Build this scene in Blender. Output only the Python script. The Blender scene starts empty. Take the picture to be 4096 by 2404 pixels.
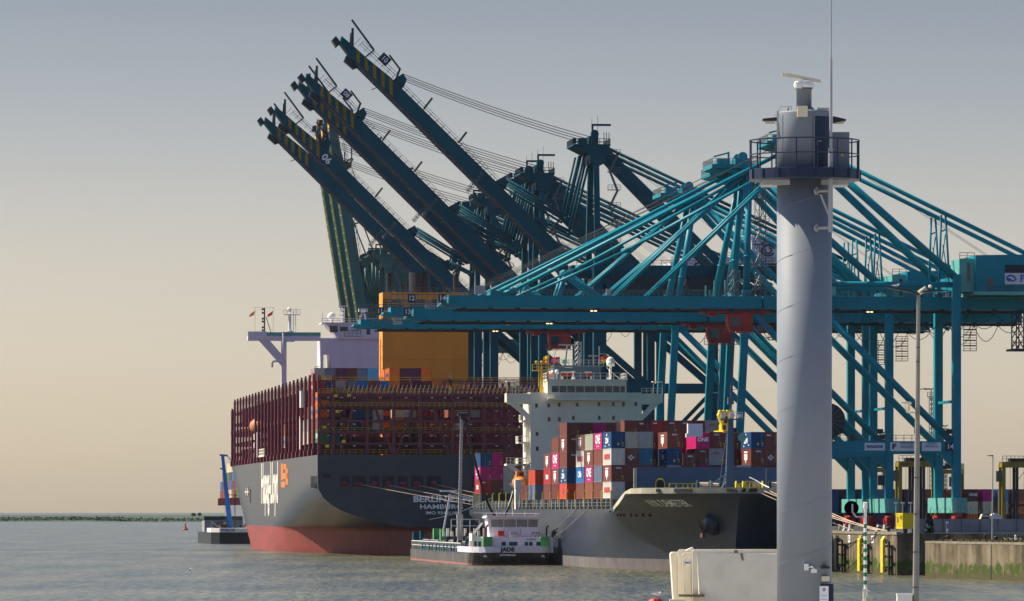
import bpy, math, random
from mathutils import Vector, Matrix
random.seed(7)
SC = bpy.context.scene
COL = SC.collection
R = math.radians
# ---------------------------------------------------------------- camera
F, CAMZ, HZ = 22756.0, 10.2, 2045.0          # focal length and horizon row, in pixels of a 4096 wide frame
cam_d = bpy.data.cameras.new("camera"); cam = bpy.data.objects.new("camera", cam_d); COL.objects.link(cam)
cam.location = (0, 0, CAMZ); cam.rotation_euler = (R(90), 0, 0)
cam_d.sensor_width = 36.0; cam_d.lens = F / 4096 * 36.0
cam_d.shift_y = (HZ - 1202) / 4096
cam_d.clip_start = 1.0; cam_d.clip_end = 60000
SC.camera = cam
# ---------------------------------------------------------------- light
SUN_AZ, SUN_EL = 18.0, 47.0                   # degrees behind straight left, degrees above the horizon
sd = Vector((-math.cos(R(SUN_AZ)) * math.cos(R(SUN_EL)), math.sin(R(SUN_AZ)) * math.cos(R(SUN_EL)), math.sin(R(SUN_EL))))
sun_d = bpy.data.lights.new("sun", 'SUN'); sun_d.energy = 5.0; sun_d.angle = R(0.53); sun_d.color = (1.0, 0.89, 0.72)
sun = bpy.data.objects.new("sun", sun_d); COL.objects.link(sun); sun.rotation_euler = (-sd).to_track_quat('-Z', 'Y').to_euler()
W = bpy.data.worlds.new("World"); SC.world = W; W.use_nodes = True
wn = W.node_tree; wn.nodes.clear()
sky = wn.nodes.new("ShaderNodeTexSky"); sky.sky_type = 'NISHITA'; sky.sun_disc = False
sky.sun_elevation = R(SUN_EL); sky.sun_rotation = math.atan2(sd.x, sd.y)
sky.altitude = 0; sky.air_density = 1.0; sky.dust_density = 1.0; sky.ozone_density = 1.2
tint = wn.nodes.new("ShaderNodeMix"); tint.data_type = 'RGBA'; tint.blend_type = 'MULTIPLY'; tint.inputs[0].default_value = 1.0
tcw = wn.nodes.new("ShaderNodeTexCoord"); sxyz = wn.nodes.new("ShaderNodeSeparateXYZ"); wn.links.new(tcw.outputs["Generated"], sxyz.inputs[0])
hz = wn.nodes.new("ShaderNodeMapRange"); hz.inputs[2].default_value = 0.25; wn.links.new(sxyz.outputs[2], hz.inputs[0])     # warm dusty air near the horizon
ramp = wn.nodes.new("ShaderNodeValToRGB"); wn.links.new(hz.outputs[0], ramp.inputs[0])
el = ramp.color_ramp.elements
SKYR = [(0.0, (1.85, 1.68, 1.62)), (0.184, (1.46, 1.26, 1.30)), (0.29, (1.06, 0.955, 1.04)), (0.36, (0.88, 0.80, 0.865)), (0.6, (1.02, 1.02, 1.15)), (1.0, (1.75, 1.78, 1.9))]
while len(el) < len(SKYR): el.new(0.5)
for e_, (p_, c_) in zip(el, SKYR): e_.position = p_; e_.color = (*c_, 1)
az = wn.nodes.new("ShaderNodeMapRange"); az.inputs[1].default_value = -0.35; az.inputs[2].default_value = 0.75; wn.links.new(sxyz.outputs[1], az.inputs[0])
side = wn.nodes.new("ShaderNodeMix"); side.data_type = 'RGBA'; side.inputs[6].default_value = (0.58, 0.66, 0.82, 1); side.inputs[7].default_value = (1, 1, 1, 1)   # bluer, deeper sky away from the sun
wn.links.new(az.outputs[0], side.inputs[0])
tm = wn.nodes.new("ShaderNodeMix"); tm.data_type = 'RGBA'; tm.blend_type = 'MULTIPLY'; tm.inputs[0].default_value = 1
wn.links.new(ramp.outputs[0], tm.inputs[6]); wn.links.new(side.outputs[2], tm.inputs[7]); wn.links.new(tm.outputs[2], tint.inputs[7])
bg = wn.nodes.new("ShaderNodeBackground"); bg.inputs[1].default_value = 0.056
wo = wn.nodes.new("ShaderNodeOutputWorld")
wn.links.new(sky.outputs[0], tint.inputs[6]); wn.links.new(tint.outputs[2], bg.inputs[0]); wn.links.new(bg.outputs[0], wo.inputs[0])
SC.view_settings.view_transform = 'Standard'; SC.view_settings.look = 'None'
SC.view_settings.exposure = 0.62; SC.view_settings.gamma = 1.0
SC.cycles.max_bounces = 6; SC.cycles.caustics_reflective = False; SC.cycles.caustics_refractive = False
# ---------------------------------------------------------------- helpers
X0, Y0, TH = 61.3, 905.6, R(6.2)             # the quay's near corner and the bearing of its edge
S_, C_ = math.sin(TH), math.cos(TH)
def Q(v, u, z=0):                            # quay frame (v inland, u along the quay away from us) -> world
    return Vector((X0 + v * C_ - u * S_, Y0 + v * S_ + u * C_, z))
def P(px, py, Y):                            # point seen at a pixel, Y metres away
    return Vector(((px - 2048) / F * Y, Y, CAMZ - (py - HZ) / F * Y))
ORG = {}
def put(o, label=None, cat=None, group=None, kind=None):
    if label: o["label"] = label
    if cat: o["category"] = cat
    if group: o["group"] = group
    if kind: o["kind"] = kind
    return o
def root(name, o3, label, cat, group=None, frame='q', rz=0.0):
    e = bpy.data.objects.new(name, None); COL.objects.link(e)
    e.empty_display_size = 1
    if frame == 'q': e.location = Q(*o3); e.rotation_euler = (0, 0, TH + rz)
    else: e.location = o3; e.rotation_euler = (0, 0, rz)
    ORG[e.name] = Vector(o3)
    return put(e, label, cat, group)
def copy_tree(o, parent=None, skip=()):
    c = o.copy(); COL.objects.link(c)
    if parent is not None: c.parent = parent
    for ch in o.children:
        if ch.name.split('.')[0] not in skip: copy_tree(ch, c, skip)
    return c
class MB:
    def __init__(s): s.v = []; s.f = []; s.m = []
    def add(s, vs, fs, mi=0):
        o = len(s.v); s.v += [tuple(p) for p in vs]; s.f += [tuple(i + o for i in f) for f in fs]; s.m += [mi] * len(fs); return s
    def box(s, x0, x1, y0, y1, z0, z1, mi=0):
        return s.add([(x0,y0,z0),(x1,y0,z0),(x1,y1,z0),(x0,y1,z0),(x0,y0,z1),(x1,y0,z1),(x1,y1,z1),(x0,y1,z1)],
                     [(0,3,2,1),(4,5,6,7),(0,1,5,4),(1,2,6,5),(2,3,7,6),(3,0,4,7)], mi)
    def bar(s, p, q, w, h=None, mi=0, w2=None, h2=None):
        p = Vector(p); q = Vector(q); h = h or w; w2 = w2 or w; h2 = h2 or h
        d = (q - p).normalized()
        side = d.cross(Vector((0, 0, 1)))
        if side.length < 1e-3: side = Vector((1, 0, 0))
        side.normalize(); up = side.cross(d).normalized()
        vs = []
        for c, a, b in ((p, w / 2, h / 2), (q, w2 / 2, h2 / 2)):
            for sx, sy in ((-1,-1),(1,-1),(1,1),(-1,1)): vs.append(c + side * a * sx + up * b * sy)
        return s.add(vs, [(3,2,1,0),(4,5,6,7),(0,1,5,4),(1,2,6,5),(2,3,7,6),(3,0,4,7)], mi)
    def tube(s, p, q, r, n=8, mi=0, r2=None, cap=True):
        p = Vector(p); q = Vector(q); r2 = r if r2 is None else r2
        d = (q - p).normalized(); a = d.orthogonal().normalized(); b = d.cross(a)
        vs = []
        for c, rr in ((p, r), (q, r2)):
            for i in range(n):
                t = 2 * math.pi * i / n; vs.append(c + a * math.cos(t) * rr + b * math.sin(t) * rr)
        fs = [(i, (i + 1) % n, n + (i + 1) % n, n + i) for i in range(n)]
        if cap: fs += [tuple(range(n - 1, -1, -1)), tuple(range(n, 2 * n))]
        return s.add(vs, fs, mi)
    def path(s, pts, r, n=6, mi=0):
        for a, b in zip(pts, pts[1:]): s.tube(a, b, r, n, mi)
        return s
    def prism(s, poly, axis, a, b, mi=0):
        n = len(poly)
        def mk(c):
            if axis == 'y': return [(p[0], c, p[1]) for p in poly]
            if axis == 'x': return [(c, p[0], p[1]) for p in poly]
            return [(p[0], p[1], c) for p in poly]
        vs = mk(a) + mk(b)
        ar = sum(poly[i][0] * poly[(i+1) % n][1] - poly[(i+1) % n][0] * poly[i][1] for i in range(n))
        fs = [tuple(range(n)), tuple(range(2 * n - 1, n - 1, -1))] + [(i, n + i, n + (i + 1) % n, (i + 1) % n) for i in range(n)]
        flip = (ar > 0) == (b > a)
        if axis == 'y': flip = not flip
        if flip: fs = [tuple(reversed(f)) for f in fs]
        return s.add(vs, fs, mi)
    def lathe(s, prof, c=(0, 0, 0), n=24, mi=0):          # prof: (r, z) from bottom to top
        vs = []; fs = []
        for r, z in prof:
            for i in range(n):
                t = 2 * math.pi * i / n; vs.append((c[0] + r * math.cos(t), c[1] + r * math.sin(t), c[2] + z))
        for k in range(len(prof) - 1):
            for i in range(n):
                j = (i + 1) % n; fs.append((k*n+i, k*n+j, (k+1)*n+j, (k+1)*n+i))
        fs.append(tuple(range(n - 1, -1, -1))); fs.append(tuple(range((len(prof)-1)*n, len(prof)*n)))
        return s.add(vs, fs, mi)
    def ball(s, c, r, n=10, mi=0, sz=1.0):
        prof = [(max(r * math.sin(math.pi * k / 8), 0.001), -r * sz * math.cos(math.pi * k / 8)) for k in range(9)]
        return s.lathe(prof, c, n, mi)
    def rail(s, pts, h=1.1, r=0.035, step=2.0, mi=0, mid=True):
        for a, b in zip(pts, pts[1:]):
            a = Vector(a); b = Vector(b); n = max(1, int((b - a).length / step)); up = Vector((0, 0, h))
            s.bar(a + up, b + up, r * 2, None, mi)
            if mid: s.bar(a + up * .5, b + up * .5, r * 1.6, None, mi)
            for i in range(n + 1):
                p = a.lerp(b, i / n); s.bar(p, p + up, r * 2, None, mi)
        return s
    def lattice(s, p, q, w, r=0.06, step=1.5, mi=0):       # four chords with zigzag
        p = Vector(p); q = Vector(q); d = q - p; L = d.length; d.normalize()
        a = d.orthogonal().normalized() * w / 2; b = d.cross(a)
        cs = [a + b, a - b, -a - b, -a + b]
        for c in cs: s.bar(p + c, q + c, r * 2, None, mi)
        n = max(1, int(L / step))
        for k in range(n):
            for i in range(4):
                s.bar(p + d * (L * k / n) + cs[i], p + d * (L * (k + 1) / n) + cs[(i + 1) % 4], r * 1.5, None, mi)
        return s
    def each(s, name, mats, parent=None, smooth=False):
        par = list(range(len(s.v)))
        def find(i):
            while par[i] != i: par[i] = par[par[i]]; i = par[i]
            return i
        for f in s.f:
            r = find(f[0])
            for q in f[1:]: par[find(q)] = r
        grp = {}
        for k, f in enumerate(s.f): grp.setdefault(find(f[0]), []).append(k)
        # pieces that touch (share space) stay together
        bb = []
        for g, fs in grp.items():
            ps = [s.v[i] for k in fs for i in s.f[k]]
            bb.append([[min(p[a] for p in ps) - .06 for a in range(3)], [max(p[a] for p in ps) + .06 for a in range(3)], list(fs)])
        mg = True
        while mg:
            mg = False
            for i in range(len(bb)):
                for j in range(i + 1, len(bb)):
                    if all(bb[i][0][a] <= bb[j][1][a] and bb[j][0][a] <= bb[i][1][a] for a in range(3)):
                        bb[i] = [[min(bb[i][0][a], bb[j][0][a]) for a in range(3)], [max(bb[i][1][a], bb[j][1][a]) for a in range(3)], bb[i][2] + bb[j][2]]; bb.pop(j); mg = True; break
                if mg: break
        out = []
        for _, _, fs in bb:
            m = MB(); idx = {}
            for k in fs:
                f = s.f[k]
                for i in f:
                    if i not in idx: idx[i] = len(m.v); m.v.append(s.v[i])
                m.f.append(tuple(idx[i] for i in f)); m.m.append(s.m[k])
            out.append(m.build(name, mats, parent, smooth))
        return out
    def build(s, name, mats, parent=None, smooth=False):
        me = bpy.data.meshes.new(name)
        off = ORG.get(parent.name, Vector()) if parent is not None else Vector()
        pp = parent
        while pp is not None and pp.name not in ORG and pp.parent is not None: pp = pp.parent
        if pp is not None: off = ORG.get(pp.name, off)
        if parent is not None and pp is not None:
            ov = Vector((off[0], off[1], off[2]))
            me.from_pydata([(p[0] - ov[0], p[1] - ov[1], p[2] - ov[2]) for p in s.v], [], s.f)
        else: me.from_pydata(s.v, [], s.f)
        if not isinstance(mats, (list, tuple)): mats = [mats]
        for m in mats: me.materials.append(m)
        if len(mats) > 1: me.polygons.foreach_set("material_index", s.m)
        if smooth: me.polygons.foreach_set("use_smooth", [True] * len(me.polygons))
        me.update()
        o = bpy.data.objects.new(name, me); COL.objects.link(o)
        if parent is not None: o.parent = parent
        return o
def qtop(mb, name, mats, o3, label, cat, group=None, smooth=False):      # a thing that is one mesh, authored in the quay frame
    me = bpy.data.meshes.new(name)
    me.from_pydata([(p[0] - o3[0], p[1] - o3[1], p[2] - o3[2]) for p in mb.v], [], mb.f)
    if not isinstance(mats, (list, tuple)): mats = [mats]
    for m in mats: me.materials.append(m)
    if len(mats) > 1: me.polygons.foreach_set("material_index", mb.m)
    if smooth: me.polygons.foreach_set("use_smooth", [True] * len(me.polygons))
    o = bpy.data.objects.new(name, me); COL.objects.link(o); o.location = Q(*o3); o.rotation_euler = (0, 0, TH)
    return put(o, label, cat, group)
def wtop(mb, name, mats, o3, label, cat, group=None, smooth=False):      # the same in world axes
    o = qtop(mb, name, mats, o3, label, cat, group, smooth); o.location = o3; o.rotation_euler = (0, 0, 0); return o
_TX = {}
def text_mesh(body, size, depth, mat, sx=1.0, align='CENTER', bold=0.0):
    key = (body, size, depth, mat.name, sx, align, bold)
    if key in _TX: return _TX[key]
    cu = bpy.data.curves.new("lettering", 'FONT'); cu.body = body; cu.size = size; cu.extrude = depth; cu.align_x = align; cu.align_y = 'CENTER'
    cu.offset = bold; cu.resolution_u = 3
    to = bpy.data.objects.new("lettering", cu); COL.objects.link(to)
    dg = bpy.context.evaluated_depsgraph_get(); dg.update()
    me = bpy.data.meshes.new_from_object(to.evaluated_get(dg)); bpy.data.objects.remove(to); bpy.data.curves.remove(cu)
    me.materials.clear(); me.materials.append(mat)
    for v in me.vertices: v.co.x *= sx
    _TX[key] = me
    return me
def text(body, size, mat, loc, right, up, parent=None, depth=0.02, sx=1.0, align='CENTER', bold=0.0, name="lettering"):
    me = text_mesh(body, size, depth, mat, sx, align, bold)
    o = bpy.data.objects.new(name, me); COL.objects.link(o)
    r = Vector(right).normalized(); u = Vector(up).normalized(); n = r.cross(u)
    off = Vector()
    if parent is not None:
        o.parent = parent
        pp = parent
        while pp is not None and pp.name not in ORG and pp.parent is not None: pp = pp.parent
        off = ORG.get(pp.name, Vector())
    M = Matrix((r, u, n)).transposed().to_4x4(); M.translation = Vector(loc) - off
    o.matrix_basis = M
    return o
# ---------------------------------------------------------------- materials
def mat(name, col, rough=0.55, metal=0.0, var=0.12, scale=0.6, dirt=None, dirt_amt=0.0, streak=False, bump=0.0, rnd=0.0, plates=None, spec=0.4, emit=0.0):
    m = bpy.data.materials.new(name); m.use_nodes = True; nt = m.node_tree; N = nt.nodes; L = nt.links
    b = N["Principled BSDF"]; b.inputs["Roughness"].default_value = rough; b.inputs["Metallic"].default_value = metal
    b.inputs["Specular IOR Level"].default_value = spec
    tc = N.new("ShaderNodeTexCoord"); no = N.new("ShaderNodeTexNoise"); no.inputs["Scale"].default_value = scale; no.inputs["Detail"].default_value = 6
    L.new(tc.outputs["Object"], no.inputs["Vector"])
    mr = N.new("ShaderNodeMapRange"); mr.inputs[1].default_value = 0.3; mr.inputs[2].default_value = 0.7
    mr.inputs[3].default_value = 1 - var; mr.inputs[4].default_value = 1 + var; L.new(no.outputs["Fac"], mr.inputs[0])
    mul = N.new("ShaderNodeMix"); mul.data_type = 'RGBA'; mul.blend_type = 'MULTIPLY'; mul.inputs[0].default_value = 1
    mul.inputs[6].default_value = (*col, 1); L.new(mr.outputs[0], mul.inputs[7]); out = mul.outputs[2]
    if rnd > 0:
        oi = N.new("ShaderNodeObjectInfo"); m2 = N.new("ShaderNodeMapRange"); m2.inputs[3].default_value = 1 - rnd; m2.inputs[4].default_value = 1 + rnd
        L.new(oi.outputs["Random"], m2.inputs[0]); x = N.new("ShaderNodeMix"); x.data_type = 'RGBA'; x.blend_type = 'MULTIPLY'; x.inputs[0].default_value = 1
        L.new(out, x.inputs[6]); L.new(m2.outputs[0], x.inputs[7]); out = x.outputs[2]
    if dirt is not None:
        n2 = N.new("ShaderNodeTexNoise"); n2.inputs["Scale"].default_value = scale * 1.7; n2.inputs["Detail"].default_value = 8
        mp = N.new("ShaderNodeMapping"); mp.inputs["Location"].default_value = (3.1, 7.7, 1.3)
        if streak: mp.inputs["Scale"].default_value = (1, 1, 0.07)
        L.new(tc.outputs["Object"], mp.inputs[0]); L.new(mp.outputs[0], n2.inputs["Vector"])
        r2 = N.new("ShaderNodeMapRange"); r2.inputs[1].default_value = 0.5; r2.inputs[2].default_value = 0.72; r2.inputs[4].default_value = dirt_amt
        L.new(n2.outputs["Fac"], r2.inputs[0]); x = N.new("ShaderNodeMix"); x.data_type = 'RGBA'
        L.new(r2.outputs[0], x.inputs[0]); L.new(out, x.inputs[6]); x.inputs[7].default_value = (*dirt, 1); out = x.outputs[2]
    if plates:                                                   # welded plate seams along a hull: (plate length, plate height, seam strength)
        sp = N.new("ShaderNodeSeparateXYZ"); cb = N.new("ShaderNodeCombineXYZ"); L.new(tc.outputs["Object"], sp.inputs[0]); L.new(sp.outputs[1], cb.inputs[0]); L.new(sp.outputs[2], cb.inputs[1])
        bt = N.new("ShaderNodeTexBrick"); bt.inputs["Scale"].default_value = 1.0; bt.inputs["Brick Width"].default_value = plates[0]; bt.inputs["Row Height"].default_value = plates[1]
        bt.inputs["Mortar Size"].default_value = 0.07; bt.inputs["Mortar Smooth"].default_value = 0.6; q = 1 - plates[2]
        bt.inputs["Color1"].default_value = (1, 1, 1, 1); bt.inputs["Color2"].default_value = (0.86, 0.87, 0.88, 1); bt.inputs["Mortar"].default_value = (q, q, q, 1)
        L.new(cb.outputs[0], bt.inputs["Vector"]); x = N.new("ShaderNodeMix"); x.data_type = 'RGBA'; x.blend_type = 'MULTIPLY'; x.inputs[0].default_value = 1
        L.new(out, x.inputs[6]); L.new(bt.outputs["Color"], x.inputs[7]); out = x.outputs[2]
    L.new(out, b.inputs["Base Color"])
    if bump > 0:
        bn = N.new("ShaderNodeTexNoise"); bn.inputs["Scale"].default_value = scale * 6; L.new(tc.outputs["Object"], bn.inputs["Vector"])
        bp = N.new("ShaderNodeBump"); bp.inputs["Strength"].default_value = bump; bp.inputs["Distance"].default_value = 0.05
        L.new(bn.outputs["Fac"], bp.inputs["Height"]); L.new(bp.outputs[0], b.inputs["Normal"])
    if emit > 0:
        b.inputs["Emission Color"].default_value = (*col, 1); b.inputs["Emission Strength"].default_value = emit
    return m
RUST = (0.16, 0.06, 0.025)
M = {}
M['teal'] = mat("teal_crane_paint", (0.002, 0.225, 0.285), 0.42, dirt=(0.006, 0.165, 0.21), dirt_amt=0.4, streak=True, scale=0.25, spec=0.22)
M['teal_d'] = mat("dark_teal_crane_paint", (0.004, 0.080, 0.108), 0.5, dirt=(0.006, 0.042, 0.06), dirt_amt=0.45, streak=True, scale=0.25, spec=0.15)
M['teal_l'] = mat("sea_green_crane_paint", (0.13, 0.42, 0.36), 0.45, var=0.1)
M['teal_g'] = mat("hazed_green_crane_paint", (0.03, 0.13, 0.115), 0.5, scale=0.25)  # green crane paint, lightened to carry the distance haze in its colour
M['cable'] = mat("steel_cable", (0.02, 0.025, 0.03), 0.5)
M['dark'] = mat("dark_steel", (0.018, 0.02, 0.025), 0.5)
M['rail'] = mat("grey_handrail_steel", (0.10, 0.13, 0.14), 0.5)
M['yellow'] = mat("yellow_paint", (0.55, 0.36, 0.02), 0.5, dirt=RUST, dirt_amt=0.3, scale=1.2)
M['yellow_b'] = mat("bright_yellow_paint", (0.75, 0.58, 0.02), 0.5, dirt=RUST, dirt_amt=0.2, scale=1.2)
M['carrier'] = mat("carrier_yellow_paint", (0.28, 0.20, 0.02), 0.5, dirt=(0.06, 0.05, 0.03), dirt_amt=0.5, scale=0.8)
M['orange_f'] = mat("orange_funnel_paint", (0.80, 0.33, 0.015), 0.45, var=0.06, scale=0.2, dirt=(0.55, 0.22, 0.02), dirt_amt=0.25, streak=True)
M['orange'] = mat("orange_paint", (0.70, 0.19, 0.02), 0.5)
M['red'] = mat("red_paint", (0.42, 0.025, 0.02), 0.5, dirt=RUST, dirt_amt=0.3, scale=0.9)
M['white'] = mat("white_paint", (0.78, 0.76, 0.70), 0.5, var=0.05)
M['white_l'] = mat("lilac_white_paint", (0.74, 0.70, 0.76), 0.45, var=0.04, scale=0.15, dirt=(0.55, 0.5, 0.5), dirt_amt=0.3, streak=True)
M['cream'] = mat("cream_white_paint", (0.80, 0.77, 0.66), 0.45, var=0.04, scale=0.15, dirt=(0.5, 0.42, 0.3), dirt_amt=0.25, streak=True)
M['black'] = mat("black_paint", (0.012, 0.012, 0.014), 0.5)
M['glass'] = mat("dark_window_glass", (0.02, 0.03, 0.04), 0.08, spec=0.8)
M['lamp'] = mat("lit_lamp", (1.0, 0.75, 0.35), 0.5, emit=1.2)
M['num'] = mat("white_number_paint", (0.85, 0.85, 0.85), 0.5, var=0.02)
M['navy_board'] = mat("navy_number_board", (0.008, 0.016, 0.035), 0.5)
M['maroon'] = mat("maroon_lashing_paint", (0.17, 0.030, 0.048), 0.5, dirt=(0.06, 0.02, 0.02), dirt_amt=0.5, scale=0.8)
M['rope'] = mat("pale_mooring_rope", (0.55, 0.42, 0.30), 0.9)
M['concrete'] = mat("quay_concrete", (0.36, 0.32, 0.25), 0.9, var=0.25, scale=0.4, dirt=(0.12, 0.10, 0.07), dirt_amt=0.6, streak=True, bump=0.3)
M['concrete_l'] = mat("pale_concrete", (0.42, 0.41, 0.38), 0.9, var=0.15, scale=0.5, bump=0.2)
M['asphalt'] = mat("quay_asphalt", (0.07, 0.068, 0.062), 0.95, var=0.3, scale=0.2)
M['galv'] = mat("galvanised_steel", (0.36, 0.37, 0.38), 0.45, metal=0.3)
M['tower'] = mat("grey_tower_paint", (0.185, 0.21, 0.24), 0.6, var=0.04, scale=0.8, bump=0.02, dirt=(0.2, 0.2, 0.2), dirt_amt=0.15, streak=True)
M['navy'] = mat("navy_door_paint", (0.006, 0.016, 0.045), 0.4)
M['ivory'] = mat("ivory_plastic", (0.66, 0.60, 0.42), 0.5, var=0.05)
M['gelcoat'] = mat("weathered_white_gelcoat", (0.80, 0.73, 0.56), 0.4, var=0.06, scale=0.9, dirt=(0.35, 0.31, 0.2), dirt_amt=0.22)
M['stain'] = mat("brown_stain", (0.20, 0.16, 0.09), 0.8)
M['green_b'] = mat("green_box_paint", (0.10, 0.38, 0.12), 0.5)
M['green_s'] = mat("signal_green_paint", (0.01, 0.20, 0.06), 0.5)
M['mast'] = mat('pale_grey_mast_paint', (0.46, 0.45, 0.42), 0.5)
M['pole'] = mat('weathered_pole_steel', (0.22, 0.21, 0.185), 0.6, var=.15, scale=1.5)
M['blue'] = mat("crane_blue_paint", (0.005, 0.16, 0.50), 0.45)
M['glow_red'] = mat("red_sign_paint", (0.62, 0.03, 0.05), 0.5)
M['logo_b'] = mat("blue_logo_paint", (0.02, 0.09, 0.30), 0.5)
M['grass'] = mat("dry_quay_grass", (0.15, 0.12, 0.035), 0.95, var=0.4, scale=0.6)
M['leaf'] = mat("far_foliage", (0.028, 0.055, 0.035), 0.9, var=0.3, scale=0.02)


# ================================================================ THE SETTING
def water_mat():
    m = bpy.data.materials.new("river_water"); m.use_nodes = True; nt = m.node_tree; N = nt.nodes; L = nt.links
    b = N["Principled BSDF"]; b.inputs["Roughness"].default_value = 0.22; b.inputs["IOR"].default_value = 1.33
    g = N.new("ShaderNodeNewGeometry")
    def noise(sx, sy, sc, det=4):
        mp = N.new("ShaderNodeMapping"); mp.inputs["Scale"].default_value = (sx, sy, 1); L.new(g.outputs["Position"], mp.inputs[0])
        n = N.new("ShaderNodeTexNoise"); n.inputs["Scale"].default_value = sc; n.inputs["Detail"].default_value = det; n.inputs["Roughness"].default_value = 0.6
        L.new(mp.outputs[0], n.inputs["Vector"]); return n.outputs["Fac"]
    a = noise(1, 0.35, 0.9, 4); c = noise(1, 0.10, 0.75, 5); big = noise(1, 0.10, 0.09, 5); lane = noise(0.12, 1.0, 0.011, 3)
    def mad(x, k, y=None):
        q = N.new("ShaderNodeMath"); q.operation = 'MULTIPLY_ADD'; q.inputs[1].default_value = k; L.new(x, q.inputs[0])
        if y is None: q.inputs[2].default_value = 0
        else: L.new(y, q.inputs[2])
        return q.outputs[0]
    mix_ = mad(c, .42, mad(big, .36, mad(lane, .22)))
    mr = N.new("ShaderNodeMapRange"); mr.inputs[1].default_value = 0.40; mr.inputs[2].default_value = 0.62; L.new(mix_, mr.inputs[0])
    mx = N.new("ShaderNodeMix"); mx.data_type = 'RGBA'; L.new(mr.outputs[0], mx.inputs[0])
    mx.inputs[6].default_value = (0.026, 0.036, 0.026, 1); mx.inputs[7].default_value = (0.205, 0.178, 0.088, 1)  # ripple light and dark painted into the base colour, with turbid tone
    L.new(mx.outputs[2], b.inputs["Base Color"]); b.inputs["Specular IOR Level"].default_value = 0.22
    ad = N.new("ShaderNodeMath"); ad.operation = 'MULTIPLY_ADD'; ad.inputs[1].default_value = 1.6; L.new(c, ad.inputs[0]); L.new(a, ad.inputs[2])
    bp = N.new("ShaderNodeBump"); bp.inputs["Strength"].default_value = 1.0; bp.inputs["Distance"].default_value = 0.9
    L.new(ad.outputs[0], bp.inputs["Height"]); L.new(bp.outputs[0], b.inputs["Normal"])
    return m
M['water'] = water_mat()
w = MB().add([(-30000, -200, 0), (30000, -200, 0), (30000, 40000, 0), (-30000, 40000, 0)], [(0, 1, 2, 3)]).build("water", M['water']); w["kind"] = "structure"
# near bank under the viewpoint (below the picture)
prof = [(-60, 7.4), (20, 7.3), (120, 5.2), (160, 5.0), (300, 5.0), (301, -1)]
nb = MB()
for (ya, za), (yb, zb) in zip(prof, prof[1:]):
    nb.add([(-140, ya, za), (140, ya, za), (140, yb, zb), (-140, yb, zb)], [(0, 1, 2, 3)])
o = nb.build("near_quay_ground", M['concrete_l']); o["kind"] = "structure"
# terminal quay: top, river face with algae, end face
def wall_mat():
    m = bpy.data.materials.new("tidal_quay_wall"); m.use_nodes = True; nt = m.node_tree; N = nt.nodes; L = nt.links; b = N["Principled BSDF"]
    b.inputs["Roughness"].default_value = 0.9; b.inputs["Specular IOR Level"].default_value = 0.2
    g = N.new("ShaderNodeNewGeometry"); sp = N.new("ShaderNodeSeparateXYZ"); L.new(g.outputs["Position"], sp.inputs[0])
    n1 = N.new("ShaderNodeTexNoise"); n1.inputs["Scale"].default_value = 0.22; n1.inputs["Detail"].default_value = 8; L.new(g.outputs["Position"], n1.inputs["Vector"])
    mp = N.new("ShaderNodeMapping"); mp.inputs["Scale"].default_value = (1, 1, 0.15); L.new(g.outputs["Position"], mp.inputs[0])
    n2 = N.new("ShaderNodeTexNoise"); n2.inputs["Scale"].default_value = 0.55; n2.inputs["Detail"].default_value = 8; L.new(mp.outputs[0], n2.inputs["Vector"])
    cr = N.new("ShaderNodeValToRGB"); cr.color_ramp.elements[0].position = 0.40; cr.color_ramp.elements[0].color = (0.065, 0.052, 0.032, 1)
    cr.color_ramp.elements[1].position = 0.62; cr.color_ramp.elements[1].color = (0.24, 0.195, 0.125, 1)
    mixn = N.new("ShaderNodeMath"); mixn.operation = 'MULTIPLY_ADD'; mixn.inputs[1].default_value = 0.5; L.new(n1.outputs["Fac"], mixn.inputs[0])
    h = N.new("ShaderNodeMath"); h.operation = 'MULTIPLY'; h.inputs[1].default_value = 0.5; L.new(n2.outputs["Fac"], h.inputs[0]); L.new(h.outputs[0], mixn.inputs[2])
    L.new(mixn.outputs[0], cr.inputs[0])
    # algae band: patchy between 0.4 and 3 m above the water
    al = N.new("ShaderNodeMapRange"); al.inputs[1].default_value = 4.4; al.inputs[2].default_value = 2.0; L.new(sp.outputs[2], al.inputs[0])
    n3 = N.new("ShaderNodeTexNoise"); n3.inputs["Scale"].default_value = 0.55; n3.inputs["Detail"].default_value = 9; n3.inputs["Roughness"].default_value = 0.65; L.new(g.outputs["Position"], n3.inputs["Vector"])
    a6 = N.new("ShaderNodeMath"); a6.operation = 'MULTIPLY'; a6.inputs[1].default_value = 0.5; L.new(al.outputs[0], a6.inputs[0])
    am = N.new("ShaderNodeMath"); am.operation = 'ADD'; L.new(a6.outputs[0], am.inputs[0]); L.new(n3.outputs["Fac"], am.inputs[1])
    ar = N.new("ShaderNodeMapRange"); ar.inputs[1].default_value = 0.90; ar.inputs[2].default_value = 0.99; L.new(am.outputs[0], ar.inputs[0])
    x = N.new("ShaderNodeMix"); x.data_type = 'RGBA'; L.new(ar.outputs[0], x.inputs[0]); L.new(cr.outputs[0], x.inputs[6]); x.inputs[7].default_value = (0.050, 0.078, 0.010, 1)
    wt = N.new("ShaderNodeMapRange"); wt.inputs[1].default_value = 1.4; wt.inputs[2].default_value = 0.3; L.new(sp.outputs[2], wt.inputs[0])
    y = N.new("ShaderNodeMix"); y.data_type = 'RGBA'; L.new(wt.outputs[0], y.inputs[0]); L.new(x.outputs[2], y.inputs[6]); y.inputs[7].default_value = (0.085, 0.075, 0.035, 1)
    L.new(y.outputs[2], b.inputs["Base Color"]); return m
M['wall'] = wall_mat(); M['kerb'] = mat('worn_kerb_stone', (0.22, 0.19, 0.14), 0.9, var=.25, scale=.5)
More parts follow.
